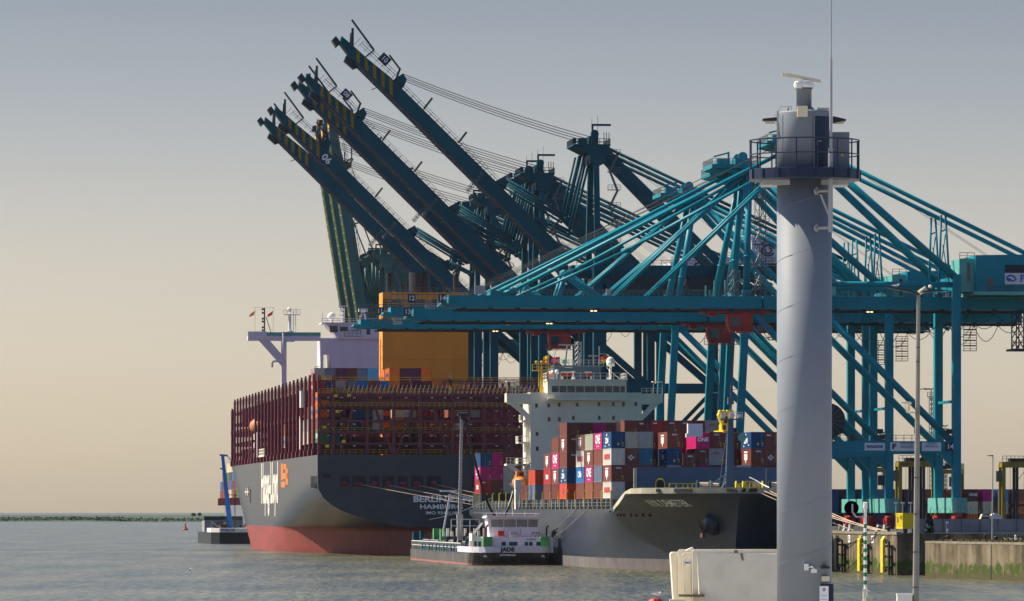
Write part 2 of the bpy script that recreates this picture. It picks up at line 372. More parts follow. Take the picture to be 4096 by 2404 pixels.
mb = MB().box(0, 900, 0, 1500, -3, 6.66)
o = qtop(mb, "terminal_quay", M['wall'], (0, 0, 0), None, None); o["kind"] = "structure"
mb = MB().box(0.0, 900, 0.0, 1500, 6.664, 6.70)
o = qtop(mb, "terminal_pavement", M['asphalt'], (0, 0, 0), None, None); o["kind"] = "structure"
mb = MB().box(-0.12, 0.7, -0.12, 1500, 6.45, 6.92)
o = qtop(mb, "quay_kerb", M['kerb'], (0, 0, 0), None, None); o["kind"] = "structure"
# the lower old quay in front, its face turned a little more towards the river
A = P(3701, 2312, 869); B = P(4096, 2325, 829); d = (B - A); d.z = 0; d.normalize()
B2 = A + d * 130; A2 = A - d * 0.0
nrm = Vector((-d.y, d.x, 0)); nrm = nrm if nrm.x > 0 else -nrm
mb = MB()
pts = [A2, B2, B2 + nrm * 120, A2 + nrm * 120]
mb.prism([(p.x, p.y) for p in pts], 'z', -3, 5.5)
o = mb.build("old_quay", M['wall']); o["kind"] = "structure"
mb = MB(); i_ = 0.6
pts2 = [A2 + nrm * i_, B2 + nrm * i_, B2 + nrm * 120, A2 + nrm * 120]
mb.prism([(p.x, p.y) for p in pts2], 'z', 5.504, 5.62)
o = mb.build("grass_strip", M['grass']); o["kind"] = "structure"
gr = MB()
for k in range(5200):
    t = random.random() * 60; n_ = i_ + random.random() ** 1.5 * 22
    p = A2 + d * t + nrm * n_; h = random.uniform(.12, .42); a = random.random() * 3.14; dx = math.cos(a) * .12; dy = math.sin(a) * .12
    gr.add([(p.x - dx, p.y - dy, 5.62), (p.x + dx, p.y + dy, 5.62), (p.x + random.uniform(-.2, .2), p.y, 5.62 + h)], [(0, 1, 2)])
o = gr.build("tufts_of_grass", M['grass']); o["kind"] = "stuff"; o["label"] = "dry yellowish grass growing on top of the old quay"
mb = MB()
a0 = A2 + nrm * -.05; b0 = B2 + nrm * -.05
mb.prism([(a0.x, a0.y), (b0.x, b0.y), ((b0 + nrm * .65).x, (b0 + nrm * .65).y), ((a0 + nrm * .65).x, (a0 + nrm * .65).y)], 'z', 5.3, 5.66)
o = mb.build("old_quay_kerb", M['kerb']); o["kind"] = "structure"
QA, QD, QN = A.copy(), d.copy(), nrm.copy()
jt = MB()
for px in (3740, 3828, 3965):                                 # open joints in the old wall
    k = (px - 2048) / F; t = (k * A.y - A.x) / (d.x - k * d.y); p = A + d * t - nrm * .03
    w_ = 0.16 if px == 3965 else 0.05
    q0 = p - d * w_; q1 = p + d * w_
    jt.prism([(q0.x, q0.y), (q1.x, q1.y), ((q1 + nrm * .1).x, (q1 + nrm * .1).y), ((q0 + nrm * .1).x, (q0 + nrm * .1).y)], 'z', 0.1, 5.4)
o = jt.build("old_quay_joint", M['black']); o["kind"] = "structure"
# the low dike and wood on the far side of the river
fs = MB(); N_ = 120
row = []
for i in range(N_ + 1):
    x = -1600 + 3200 * i / N_; y = 5450 + 90 * math.sin(i * .9) + 60 * math.sin(i * .37)
    row.append((x, y))
for (xa, ya), (xb, yb) in zip(row, row[1:]):
    fs.add([(xa, ya, -.2), (xb, yb, -.2), (xb, yb + 30, 1.0), (xa, ya + 30, 1.0)], [(0, 1, 2, 3)])
    fs.add([(xa, ya + 30, 1.0), (xb, yb + 30, 1.0), (xb, yb + 160, 5.2), (xa, ya + 160, 5.2)], [(0, 1, 2, 3)])
    fs.add([(xa, ya + 160, 5.2), (xb, yb + 160, 5.2), (xb, yb + 3000, 5.2), (xa, ya + 3000, 5.2)], [(0, 1, 2, 3)])
M['dike'] = mat("dike_grass", (0.05, 0.075, 0.035), 0.95, var=0.25, scale=0.01)
o = fs.build("far_shore", M['dike']); o["kind"] = "structure"
wd = MB()
for k in range(16000):
    x = random.uniform(-1000, 400); i = (x + 1600) / 3200 * N_; y = 5450 + 90 * math.sin(i * .9) + 60 * math.sin(i * .37)
    dens = .5 + .5 * math.sin(x * .018) * math.sin(x * .0071 + 1)
    if random.random() > .5 + .5 * dens: continue
    back = random.random()
    yy = y + 25 + back * 30; zb = .8 + back * 1.0; z = zb + random.random() ** 1.3 * (2.0 + 1.4 * dens); s = random.uniform(.3, .7)
    n_ = Vector((random.gauss(0, 1), random.gauss(0, 1), random.gauss(0, 1))).normalized(); a_ = n_.orthogonal() * s; b_ = n_.cross(a_)
    c = Vector((x, yy, z)); wd.add([c - a_ - b_, c + a_ - b_, c + a_ * .6 + b_, c - a_ * .6 + b_], [(0, 1, 2, 3)])
o = wd.build("shore_bushes", M['leaf']); o["kind"] = "stuff"; o["label"] = "dark green bushes along the foot of the far dike"
def far_tree(px, top, wid, label):
    Y = 5620; b = P(px, HZ, Y); b.z = 5.2; s = F / Y
    zt = CAMZ - (top - HZ) / s; r = wid / s / 2
    t = root("dike_tree", (b.x, b.y, b.z), label, "tree", "trees on the far dike", 'w')
    MB().tube((b.x, b.y, b.z - .3), (b.x, b.y, zt - r * .6), .35, 6, 0, .15).build("trunk", M['dark'], t)
    cr = MB(); cz = (zt + b.z + 1) / 2; hz = (zt - b.z - 1) / 2
    for k in range(260):
        a = random.random() * 6.28; e = math.asin(random.uniform(-1, 1)); q = random.uniform(.55, 1)
        c = Vector((b.x + math.cos(a) * math.cos(e) * r * q, b.y + math.sin(a) * math.cos(e) * r * q, cz + math.sin(e) * hz * q))
        n_ = Vector((random.gauss(0, 1), random.gauss(0, 1), random.gauss(0, 1))).normalized(); a_ = n_.orthogonal() * .55; b_ = n_.cross(a_)
        cr.add([c - a_ - b_, c + a_ - b_, c + a_ + b_, c - a_ + b_], [(0, 1, 2, 3)])
    cr.build("crown", M['leaf'], t)
far_tree(775, 2055, 17, "left and wider of the two round trees on the far dike")
far_tree(798, 2053, 12, "narrower right one of the two round trees on the far dike")
# the channel buoy
Y = 3070; b = P(742, HZ, Y); t = root("channel_buoy", (b.x, b.y, 0), "red channel buoy floating on the open river at left", "buoy", None, 'w')
MB().lathe([(1.2, -.5), (1.5, .1), (1.5, .7), (1.1, .9)], (b.x, b.y, 0), 16).build("float", M['red'], t, True)
MB().tube((b.x, b.y, .9), (b.x, b.y, 2.6), .75, 8, 0, .35).tube((b.x, b.y, 2.6), (b.x, b.y, 3.3), .3, 8).build("superstructure", M['red'], t)
MB().lathe([(.35, 3.3), (.45, 3.7), (.05, 4.1)], (b.x, b.y, 0), 10).build("top_light", M['red'], t)


# ================================================================ SHIP TO SHORE CRANES
def V3(a, b, t): return tuple(a[i] + (b[i] - a[i]) * t for i in range(3))
def bogies(t, v, mat_):
    for du in (-1.5, 20.0):
        b = MB(); b.box(v - .55, v + .55, du - 3.4, du + 3.4, 8.2, 9.3)
        for q in (-2.3, -.8, .8, 2.3):
            b.box(v - .45, v + .45, du + q - .62, du + q + .62, 7.1, 8.25)
            b.tube((v - .3, du + q, 7.05), (v + .3, du + q, 7.05), .36, 10)
        b.box(v - 1.3, v - .6, du - 3.9, du - 3.2, 7.2, 9.0); b.box(v - .7, v + .7, du + 3.2, du + 4.0, 7.6, 8.8)
        b.build("bogie", mat_, t)
def festoon(t, v0, v1, du, z, n, sag, mat_):
    m = MB()
    L = (v1 - v0) / n
    for k in range(n):
        s_ = sag * (0.75 + .35 * math.sin(k * 1.7))
        m.path([(v0 + L * (k + i / 8), du, z - s_ * (1 - (2 * i / 8 - 1) ** 2)) for i in range(9)], .07, 5)
        m.box(v0 + L * k - .25, v0 + L * k + .25, du - .2, du + .2, z - .25, z + .15)
    m.build("festoon_cable", mat_, t)
def trolley(t, v, du, zt, m_red):
    b = MB(); b.box(v - 5, v + 7.5, du - 3.6, du - 2.8, zt - .7, zt).box(v - 5, v + 7.5, du + 2.8, du + 3.6, zt - .7, zt).box(v - 5, v - 4.2, du - 2.8, du + 2.8, zt - .65, zt - .05)
    b.box(v + 3, v + 3.8, du - 2.8, du + 2.8, zt - .65, zt - .05).box(v - 3.8, v - 2.6, du - 2, du + 2, zt - 1.2, zt - .2)
    tr = b.build("trolley", m_red, t)
    c = MB(); c.prism([(v - .2, zt - 4.2), (v + 4.0, zt - 4.2), (v + 4.0, zt - .9), (v - .8, zt - .9), (v - .8, zt - 2.6)], 'y', du - 4.2, du - 1.6)
    cb = c.build("operator_cab", m_red, tr)
    g = MB(); g.box(v - .3, v + 1.5, du - 4.24, du - 4.2, zt - 3.4, zt - 1.5).box(v + 1.9, v + 2.0, du - 4.26, du - 4.2, zt - 4.0, zt - 1.2)
    g.build("cab_window", M['glass'], cb)
    r = MB(); r.rail([(v - 1.4, du - 4.4, zt - 4.4), (v + 6.4, du - 4.4, zt - 4.4)], 1.1, .05, 1.2).box(v - 1.4, v + 6.4, du - 4.5, du - 3.6, zt - 4.5, zt - 4.38)
    r.bar((v + 5.8, du - 4, zt - 4.4), (v + 5.8, du - 4, zt), .15)
    r.build("cab_platform", m_red, tr)
    for q in (-3.5, 5.5): pass
    return tr
def stay_pair(m, p, q, r, gap, mi=0, wob=True):       # two parallel tubes in the vertical plane
    for s_ in (-.5, .5):
        a = (p[0], p[1], p[2] + gap * s_); b = (q[0], q[1], q[2] + gap * s_); m.tube(a, b, r, 8, mi)
# ---------------------------------------------------------------- the four lowered cranes
def crane_low(num, u0, label, tv, far_apex=0.0, mast=True):
    mt = M['teal']; G = "teal cranes with lowered booms"
    old = num in (11, 12); AV = 3.5 if old else 0.0; ZB0, ZT0 = (49.7, 51.6) if old else (48.0, 50.3)
    t = root("container_crane", (0, u0, 6.7), label, "crane", G); ORG[t.name] = Vector((0, 0, 6.7))
    D0, D1, DM = 0.0, 18.5, 9.2
    for du in (D0, D1):
        m = MB(); m.bar((7.2, du, 10), (9.3, du, 52.5), 1.35, 1.5); m.build("leg", mt, t)
        m = MB(); m.bar((38, du, 10), (38, du, 54.3), 1.5, 1.75); m.build("leg", mt, t)
    for v in (7.2, 38.0):
        m = MB(); m.box(v - 1.0, v + 1.0, -5.5, 24.0, 9.9, 12.7)
        m.build("sill_beam", M['teal_l'] if v > 0 else mt, t); bogies(t, v, M['red'])
    for du in (D0, D1):
        m = MB(); z0 = 21.0
        m.box(8.2, 37.2, du - .6, du + .6, z0, z0 + 2.25)
        m.prism([(37.2, z0), (34.6, z0), (37.2, z0 - 2.6)], 'y', du - .55, du + .55).prism([(8.3, z0), (10.6, z0), (8.3, z0 - 2.6)], 'y', du - .55, du + .55)
        m.build("portal_beam", mt, t)
        m = MB(); m.tube((10.4, du, 49.6), (37.4, du, 22.9), .68, 12); m.tube((9, du, 52.4), (38, du, 52.4), .55, 12)
        m.build("diagonal_brace", mt, t, True)
    m = MB(); m.bar((38, D0, 30.7), (38, D1, 30.7), .5).bar((7.9, D0, 21.8), (7.9, D1, 21.8), .9, 2.0).bar((38, D0, 21.8), (38, D1, 21.8), .9, 2.0)
    m.bar((9.3, D0 - .6, 51.9), (9.3, D1 + .6, 51.9), 1.5, 2.4).bar((38, D0 - .6, 52.6), (38, D1 + .6, 52.6), 1.4, 2.6)
    m.each("cross_beam", mt, t)
    # girder and boom: one deep box, with trolley rail, walkway and lamps under it
    m = MB(); m.box(2.6, 66, DM - 3.4, DM + 3.4, ZB0, ZT0); m.build("girder", mt, t)
    BT = -58.6 if old else -56.4; m = MB(); m.box(BT, 2.3, DM - 3.4, DM + 3.4, ZB0, ZT0)
    m.prism([(BT, ZB0), (BT, ZB0 + .9), (BT - 1.4, ZB0 + .9), (BT - 1.5, ZB0 + .5)], 'y', DM - 3.0, DM + 3.0)
    m.box(-48.6, -46.2, DM - 3.3, DM + 3.3, ZT0, ZT0 + .9)
    bo = m.build("boom", mt, t)
    m = MB(); m.box(-55, 66, DM - 3.75, DM - 3.45, ZB0 - .5, ZB0 - .2); m.box(-55, 66, DM + 3.45, DM + 3.75, ZB0 - .5, ZB0 - .2)
    for k in range(24): m.box(-54 + k * 5, -53.2 + k * 5, DM - 3.8, DM - 3.0, ZB0 - .6, ZB0)
    m.build("trolley_rail", M['dark'], t)
    m = MB()
    for sgn in (-1, 1):
        y = DM + 3.5 * sgn; m.rail([(BT, y, ZT0), (1, y, ZT0)], 1.15, .045, 1.9); m.rail([(4, y, ZT0), (60, y, ZT0)], 1.15, .045, 1.9)
    m.rail([(BT - 1.4, DM - 2.8, 48.9), (BT, DM - 2.8, 48.9)], 1.2, .05, .7).rail([(BT - 1.4, DM + 2.8, 48.9), (BT, DM + 2.8, 48.9)], 1.2, .05, .7)
    m.box(BT - 3.6, BT, DM - 4.4, DM - 3.4, 47.9, 48.05).rail([(BT - 3.6, DM - 4.4, 48.0), (BT, DM - 4.4, 48.0)], 1.1, .06, .9)
    if old: m.rail([(BT, DM - 3.5, ZT0), (BT + 10, DM - 3.5, ZT0)], 2.6, .07, 1.2).rail([(BT + .2, DM + 3, ZT0), (BT + 6, DM + 3, ZT0)], 3.4, .08, 1.5)
    m.build("walkway_rail", M['rail'], t)
    lm = MB()
    for v in (-30, 22): lm.box(v, v + .5, DM - 3.95, DM - 3.8, ZB0 - .65, ZB0 - .45).box(v + .7, v + 1.2, DM - 3.95, DM - 3.8, ZB0 - .65, ZB0 - .45)
    lm.build("work_lamp", M['lamp'], t)
    # number board at the boom tip
    NBV, NBZ = (-54.4, 53.4) if old else (-57.6, 49.7)
    nb = MB().box(NBV - .75, NBV + .75, DM - 3.7, DM - 3.56, NBZ - .8, NBZ + .8).build("number_board", M['navy_board'], t)
    text(str(num), 1.35, M['num'], (NBV, DM - 3.73, NBZ), (1, 0, 0), (0, 0, 1), nb, .03, .95, bold=.03)
    cb = MB().box(-51.6, -49.6, DM - 3.6, DM - 3.0, 50.5, 52.1).box(-27, -26.2, DM - 3.6, DM - 3.0, 50.4, 51.6).build("control_cabinet", M['galv'], t)
    # apex frame
    ap0, ap1 = (10.6 + AV, 4.4, 78.4), (10.6 + AV, 14.0, 78.4)
    for b, a in (((9.3, D0, 53.0), ap0), ((9.3, D1, 53.0), ap1)):
        m = MB(); m.tube(b, a, .72, 12, 0, .62); m.tube(V3(b, a, 0), V3(b, a, .04), .95, 12).tube(V3(b, a, .3), V3(b, a, .31), .85, 12); m.build("apex_leg", mt, t, True)
        m = MB(); m.tube((38, b[1], 53.6), (11.2 + AV, a[1], 77.8), .74, 12); m.build("rear_strut", mt, t, True)
    m = MB(); m.box(2.8, 12.5, 2.6, 15.8, 78.4, 79.2).prism([(2.8, 78.4), (8.0, 78.4), (8.0, 77.2)], 'y', 3.4, 15.0).bar((10.6, 4.4, 66), (10.6, 14, 66), .8)
    m.box(8, 11, 6, 12.5, 79.2, 80.6)
    for y in (6.0, 12.4): m.tube((9.5, y - .2, 80.9), (9.5, y + .2, 80.9), .95, 16)
    m.box(4.2, 6.8, 5, 7, 79.2, 80.4).bar((4, 8.5, 81), (7, 8.5, 81.8), .3).bar((7, 8.5, 79.2), (7, 8.5, 82), .35)
    m.v = [(x + AV, y, z) for x, y, z in m.v]
    ax = m.each("apex_platform", mt, t)[0]
    MB().rail([(2.9 + AV, 2.7, 79.2), (12.4 + AV, 2.7, 79.2), (12.4 + AV, 15.7, 79.2), (2.9 + AV, 15.7, 79.2), (2.9 + AV, 2.7, 79.2)], 1.15, .05, 1.3).build("platform_rail", M['rail'], ax)
    m = MB()
    for du in (4.6, 13.8):
        q = DM + (3.0 if du > 9 else -3.0); m.tube((-46.0, q, 50.4), (9.4 + AV, DM + (q - DM) * 1.1, 78.8), .34, 8); m.tube((-18.8, q, 50.4), (9.8 + AV, DM + (q - DM) * 1.1, 77.6), .36, 8)
        m.tube((-46.4, q, 50.3), (-44, q, 51.5), .5, 8)
    m.build("forestay", mt, t, True)
    m = MB()                                                   # folding frame that carries the outer stays
    for sgn in (-1, 1):
        y = DM + sgn * 3.0; nd = (-22.8, y, 58.9)
        m.tube(nd, (9.4 + AV, y, 76.6), .26, 8).tube(nd, (-40, y, 51), .2, 8) if not old else m.tube(nd, (-25.6, y, 50.4), .42, 8).tube(nd, (-24.6, y, 50.4), .42, 8).tube(nd, (-12.0, y, 50.8), .55, 10)
    m.bar((-22.8, DM - 3.2, 58.9), (-22.8, DM + 3.2, 58.9), 1.2, .8); m.build("stay_frame", mt, t, True)
    m = MB()
    for du in (4.0, 14.4):
        m.tube((11.0 + AV, du, 78.2), (70, du, 49.8), .42, 8)
        m.bar((35.4, du, 50.3), (35.9, du, 65.6), .35).bar((37.6, du, 50.3), (36.7, du, 65.6), .35).bar((35.4, du, 53), (36.7, du, 62), .18).bar((37.4, du, 52.5), (36.2, du, 60), .18).bar((35.7, du, 62.4), (36.8, du, 62.9), .25)
    m.build("backstay", mt, t, True)
    m = MB()
    for k in range(2):
        y = DM - 1 + 2 * k; m.tube((9.5 + AV, y, 80.6), (-48, y, 51.6 + .4 * k), .04, 5)
        m.tube((11 + AV, y, 80.6), (46, y, 58), .04, 5)
    m.build("hoist_rope", M['cable'], t)
    # lift and stair tower beside the frame
    if mast:
        m = MB(); m.lattice((11.8, -2.0, 50.3), (11.8, -2.0, 77), 1.5, .07, 2.2); m.lattice((6.0, -2.4, 51), (6.6, -2.4, 58), 1.6, .08, 1.5)
        for z in (54, 58.5, 63, 67.5, 72, 76.5): m.box(10.2, 13.4, -3.2, -.8, z, z + .12).rail([(10.2, -3.2, z), (13.4, -3.2, z)], 1.1, .05, 1.0)
        m.build("stair_tower", M['rail'], t)
    m = MB(); m.box(5.6, 8.4, -1.6, .2, 50.3, 52.8).box(12.5, 15, -1.6, .2, 50.3, 51.9).bar((5, -.5, 50.4), (5, -.5, 56), .3).bar((6.8, -.5, 50.4), (6.8, -.5, 57), .3); m.build("equipment_cabin", M['teal_l'], t)
    # machinery house
    m = MB(); m.prism([(42, 51.2), (63, 51.2), (63, 57.0), (52, 58.2), (42, 58.0)], 'y', 1.5, 17.0); hs = m.build("machinery_house", mt, t)
    m = MB(); m.box(39.2, 42, 3.0, 12, 51.2, 57.4).box(41.6, 63, 1.2, 17.3, 50.6, 51.2); m.build("annex", M['teal_l'], hs)
    m = MB(); m.box(44.0, 45.2, 1.44, 1.5, 52.4, 53.8).box(40.6, 41.2, 2.94, 3.0, 53.2, 56.6); m.each("window", M['glass'], hs)
    sg = MB().box(47.5, 54.6, 1.38, 1.5, 52.6, 54.7).build("company_sign", M['white_l'], hs)
    text("PSA", 1.9, M['logo_b'], (52.0, 1.34, 53.65), (1, 0, 0), (0, 0, 1), sg, .02, 1.1, bold=.03)
    lg = MB(); lg.path([(48.6 + .8 * math.cos(a / 10 * 6.28), 1.35, 53.7 + .55 * math.sin(a / 10 * 6.28)) for a in range(8)], .14, 6); lg.path([(47.8 + i * .3, 1.33, 53.4 + .25 * math.sin(i * 1.2)) for i in range(7)], .13, 6)
    lg.each("emblem", M['logo_b'], sg)
    MB().box(47.5, 54.6, 1.36, 1.5, 54.7, 56.2).build("dark_panel", M['navy_board'], hs)
    MB().rail([(39.2, 2.9, 57.4), (42, 2.9, 57.4)], 1.1, .05, 1).rail([(44, 1.3, 51.2), (63, 1.3, 51.2)], 1.1, .05, 1.6).build("house_rail", M['rail'], hs)
    festoon(t, 12, 66, DM - 3.6, ZB0 - .6, 11, 3.6, M['cable'])
    m = MB()
    for k in range(5):
        z = 52 + k * 1.0; m.box(39.0, 41.4, -2.2, -.8, z - 12, z - 11.9); m.rail([(39, -2.2, z - 12), (41.4, -2.2, z - 12)], .9, .05, 1.0)
    if num == 14: m.box(49.0, 55, 2, 8, 40.2, 40.6).lattice((50.2, 3, 40.6), (50.2, 3, 47.8), 1.6, .09, 1.6).rail([(49, 2, 40.6), (55, 2, 40.6)], 1.1, .06, 1.2)
    m.each("access_platform", M['dark'], t)
    trolley(t, tv, DM, ZB0 - .1, M['red'])
    # lamps on the portal
    m = MB()
    for v in (12, 16, 23.5, 30.5, 36.5):
        m.bar((v, -.4, 23.2), (v, -.4, 24.6), .2).box(v - .55, v + .55, -.9, -.4, 24.6, 25.5)
    m.each("portal_floodlight", M['dark'], t)
    MB().rail([(8.5, -.6, 23.25), (37, -.6, 23.25)], 1.1, .05, 1.5).build("portal_rail", M['rail'], t)
    return t
LOWC = [(14, 151, "nearest lowered teal crane with number 14 on its boom tip", -3.5), (13, 223, "lowered teal crane numbered 13, second nearest of its row", 3.0),
        (12, 250, "lowered teal crane numbered 12, just behind crane 13", 20), (11, 325, "farthest lowered teal crane, numbered 11 on its boom tip", -17)]
for num, u0, lab, tv in LOWC:
    c = crane_low(num, u0, lab, tv, mast=num in (13, 14))
    if num == 14:
        s = MB().box(20.6, 24.4, -.72, -.6, 21.5, 22.9).build("maker_plate", M['white'], c)
        text("REGGIANE", .75, M['logo_b'], (22.5, -.76, 22.2), (1, 0, 0), (0, 0, 1), s, .02, .85, bold=.03)
        s = MB().box(25.4, 30.1, -.72, -.6, 21.4, 23.0).build("maker_plate", M['white'], c)
        text("F", 1.3, M['navy_board'], (26.1, -.76, 22.2), (1, 0, 0), (0, 0, 1), s, .02, 1.2, bold=.06)
        text("FANTUZZI\nREGGIANE", .6, M['logo_b'], (28.5, -.76, 22.5), (1, 0, 0), (0, 0, 1), s, .02, .85)
        s = MB().box(31.4, 35.0, -.72, -.6, 21.4, 23.0).build("capacity_plate", M['white'], c)
        text("CAPACITY\nSPREADER 65 t", .5, M['logo_b'], (33.2, -.76, 22.5), (1, 0, 0), (0, 0, 1), s, .02, .85)
        s = MB().box(35.8, 37.6, -.72, -.6, 21.4, 23.0).build("number_board", M['navy_board'], c)
        text("14", 1.3, M['num'], (36.7, -.76, 22.2), (1, 0, 0), (0, 0, 1), s, .02, 1.0, bold=.03)
        rl = MB(); rl.tube((13.6, -1.3, 27.0), (13.6, -.9, 27.0), 3.3, 28); rl.build("cable_reel", M['dark'], c)
        rs = MB()
        for k in range(16):
            a = k / 16 * 6.283; rs.bar((13.6, -1.4, 27), (13.6 + 3.2 * math.cos(a), -1.4, 27 + 3.2 * math.sin(a)), .1)
        rs.build("reel_spoke", M['rail'], c)
# ---------------------------------------------------------------- the raised cranes
def crane_high(u0, ang, paint, label, group, num=None, tipc=None, house=True):
    mt = paint
    t = root("container_crane", (0, u0, 6.7), label, "crane", group); ORG[t.name] = Vector((0, 0, 6.7))
    D0, D1, DM = 0.0, 18.5, 9.0
    for du in (D0, D1):
        MB().bar((7.5, du, 10), (7.5, du, 69), 2.2, 2.2).build("leg", mt, t)
        MB().bar((38, du, 10), (38, du, 69), 1.9, 2.0).build("leg", mt, t)
        MB().box(8.6, 37, du - .7, du + .7, 38.6, 40.6).build("portal_beam", mt, t)
        m = MB(); m.bar((8.5, du, 65.5), (37.2, du, 40.6), 1.5, 1.6).bar((8.5, du, 38.5), (22, du, 23), .9).bar((37, du, 38.5), (22, du, 23), .9).bar((8, du, 22), (37, du, 22), .9, 1.4)
        m.build("diagonal_brace", mt, t)
    for v in (7.5, 38.0):
        MB().box(v - 1.1, v + 1.1, -5.5, 24, 9.9, 12.8).build("sill_beam", mt, t); bogies(t, v, M['red'])
    m = MB(); m.bar((7.5, 0, 67.4), (7.5, D1, 67.4), 2.0, 2.8).bar((38, 0, 67.4), (38, D1, 67.4), 1.8, 2.8).bar((7.5, 0, 39.6), (7.5, D1, 39.6), 1.2, 2.2).bar((38, 0, 39.6), (38, D1, 39.6), 1.2, 2.2); m.each("cross_beam", mt, t)
    MB().box(2, 68, DM - 4, DM + 4, 66.0, 68.9).build("girder", mt, t)
    MB().rail([(3, DM - 4, 68.9), (44, DM - 4, 68.9)], 1.2, .05, 2).build("walkway_rail", M['dark'], t)
    festoon(t, 12, 66, DM - 4.2, 65.8, 9, 6.5, M['cable'])
    # boom in its own frame: s along it, n towards its upper side
    BWI = 2.3 if ang < 70 else 3.6; H = (1.0, 69.6); ca, sa = math.cos(R(ang)), math.sin(R(ang))
    def B(s, n, du): return (H[0] - s * ca + n * sa, du, H[1] + s * sa + n * ca)
    def slab(m, prof, d0, d1, mi=0):
        n = len(prof); m.add([B(s, q, d0) for s, q in prof] + [B(s, q, d1) for s, q in prof],
            [tuple(range(n)), tuple(range(2*n-1, n-1, -1))] + [(i, n+i, n+(i+1) % n, (i+1) % n) for i in range(n)], mi)
    prof = [(0, -1.7), (70, -1.7), (75, -1.0), (76, .5), (72, .8), (68, 1.0), (61, 1.7), (0, 1.7)]
    m = MB(); slab(m, prof, DM - BWI, DM + BWI); m.m = [0] * len(m.m); bm_ = m.build("boom", mt, t)
    m = MB()                                                     # rails and joints along the underside
    for q in ((-2.2, 2.2) if ang < 70 else (-3.4, -1.2, 1.2, 3.4)): slab(m, [(1, -1.95), (69, -1.95), (69, -1.7), (1, -1.7)], DM + q - .15, DM + q + .15)
    for k in range(22): slab(m, [(3 + k * 3, -2.0), (3.25 + k * 3, -2.0), (3.25 + k * 3, -1.7), (3 + k * 3, -1.7)], DM - 2.4, DM + 2.4)
    slab(m, [(1, -1.5), (69, -1.5), (69, -1.38), (1, -1.38)], DM - 2.38, DM - 2.3)
    m.build("trolley_rail", M['maroon_rail'] if ang < 70 else M['sunlit_rail'], bm_)
    if tipc is None:
        m = MB()
        for k in range(5):                                       # plumb yellow stripes when raised
            s0 = 58.5 + k * 2.75; w = 1.15; tt = ca / sa
            nb_, nt_ = -1.2, 1.5 - max(0, (s0 - 60.5)) * .09
            def sk(s, n): return B(s + n * sa / ca * 0 + n * (ca / sa) * 0 + n * (1.0 / math.tan(R(ang))) * 1.0, n, DM - BWI - .03)
            m.add([sk(s0, nb_), sk(s0 + w, nb_), sk(s0 + w, nt_), sk(s0, nt_)], [(0, 1, 2, 3), (3, 2, 1, 0)])
        m.build("hazard_stripe", M['yellow'], bm_)
    else:
        m = MB(); slab(m, [(68, -1.9), (74.2, -1.2), (75.5, .9), (70, 1.3), (66, 1.5)], DM - 2.8, DM + 2.8); m.bar(B(74, 0, DM), B(79, .5, DM), .9); m.build("boom_tip", tipc, bm_)
    m = MB()                                                     # tip gear: buffers, platform, davit
    slab(m, [(68.5, -3.0), (71.5, -3.2), (72, -1.9), (68, -1.9)], DM - 1.6, DM + 1.6); slab(m, [(75, -2.2), (77, -1.7), (77, -.4), (75, -.7)], DM - 2.0, DM + 2.0)
    m.bar(B(72.5, .5, DM - 3), B(75.5, 3.6, DM - 3), .55).bar(B(71.8, -.5, DM), B(74.8, 3.0, DM), .8); m.bar(B(68.5, 1.2, DM), B(68.2, 3.8, DM), .35).bar(B(68.2, 3.8, DM), B(77.0, 5.2, DM), .45)
    m.bar(B(59.5, 1.9, DM - 3), B(60.8, 4.8, DM - 3), .5).bar(B(60.8, 4.6, DM - 3), B(64.8, 5.2, DM - 3), .4)
    m.each("tip_gear", M['dark'], bm_)
    m = MB()
    def brail(s0, s1, n0, n1, step, h):
        k = int((s1 - s0) / step)
        for yy in (DM - 2.6, DM + 2.6):
            for hh in (h, h * .5): m.bar(B(s0, n0 + hh, yy), B(s1, n1 + hh, yy), .08)
            for i in range(k + 1):
                s = s0 + (s1 - s0) * i / k; n = n0 + (n1 - n0) * i / k; m.bar(B(s, n, yy), B(s, n + h, yy), .08)
    brail(60.5, 71.5, 2.2, 2.0, 1.6, 1.3); brail(1, 58, 1.7, 1.7, 2.0, 1.1)
    m.bar(B(72.5, 1, DM - 2.6), B(72.5, 3.4, DM - 2.6), .1); m.build("boom_rail", M['dark'], bm_)
    # brackets and braces on the boom
    for s, hh in ((58.6, 2.6), (24.3, 2.2), (11.0, 2.0)):
        m = MB()
        for yy in (DM - 2.1, DM + 2.1): slab(m, [(s - 1.6, 2.1), (s + 1.4, 2.1), (s + .8, 1.9 + hh), (s - .9, 1.9 + hh * .8)], yy - .5, yy + .5)
        m.box(B(s, 3, 0)[0] - .8, B(s, 3, 0)[0] + .8, DM - 2.5, DM + 2.5, B(s, 3, 0)[2] - .3, B(s, 3, 0)[2] + .3); m.build("stay_bracket", mt, bm_)
    m = MB()
    for s in (50, 38.5, 8): m.bar(B(s, 1.9, DM - 2.4), B(s + .4, 5.2, DM - 2.4), .5)
    m.each("boom_rest_arm", M['arm'], bm_)
    m = MB(); m.lattice(B(29, -5.0, DM - 3.2), B(29.4, 1.0, DM - 3.2), .7, .05, 1.0); m.bar(B(62, -3.4, DM), B(61.5, -2.0, DM), .2)
    if ang < 70: m.build("tip_ladder", M['rail'], bm_)
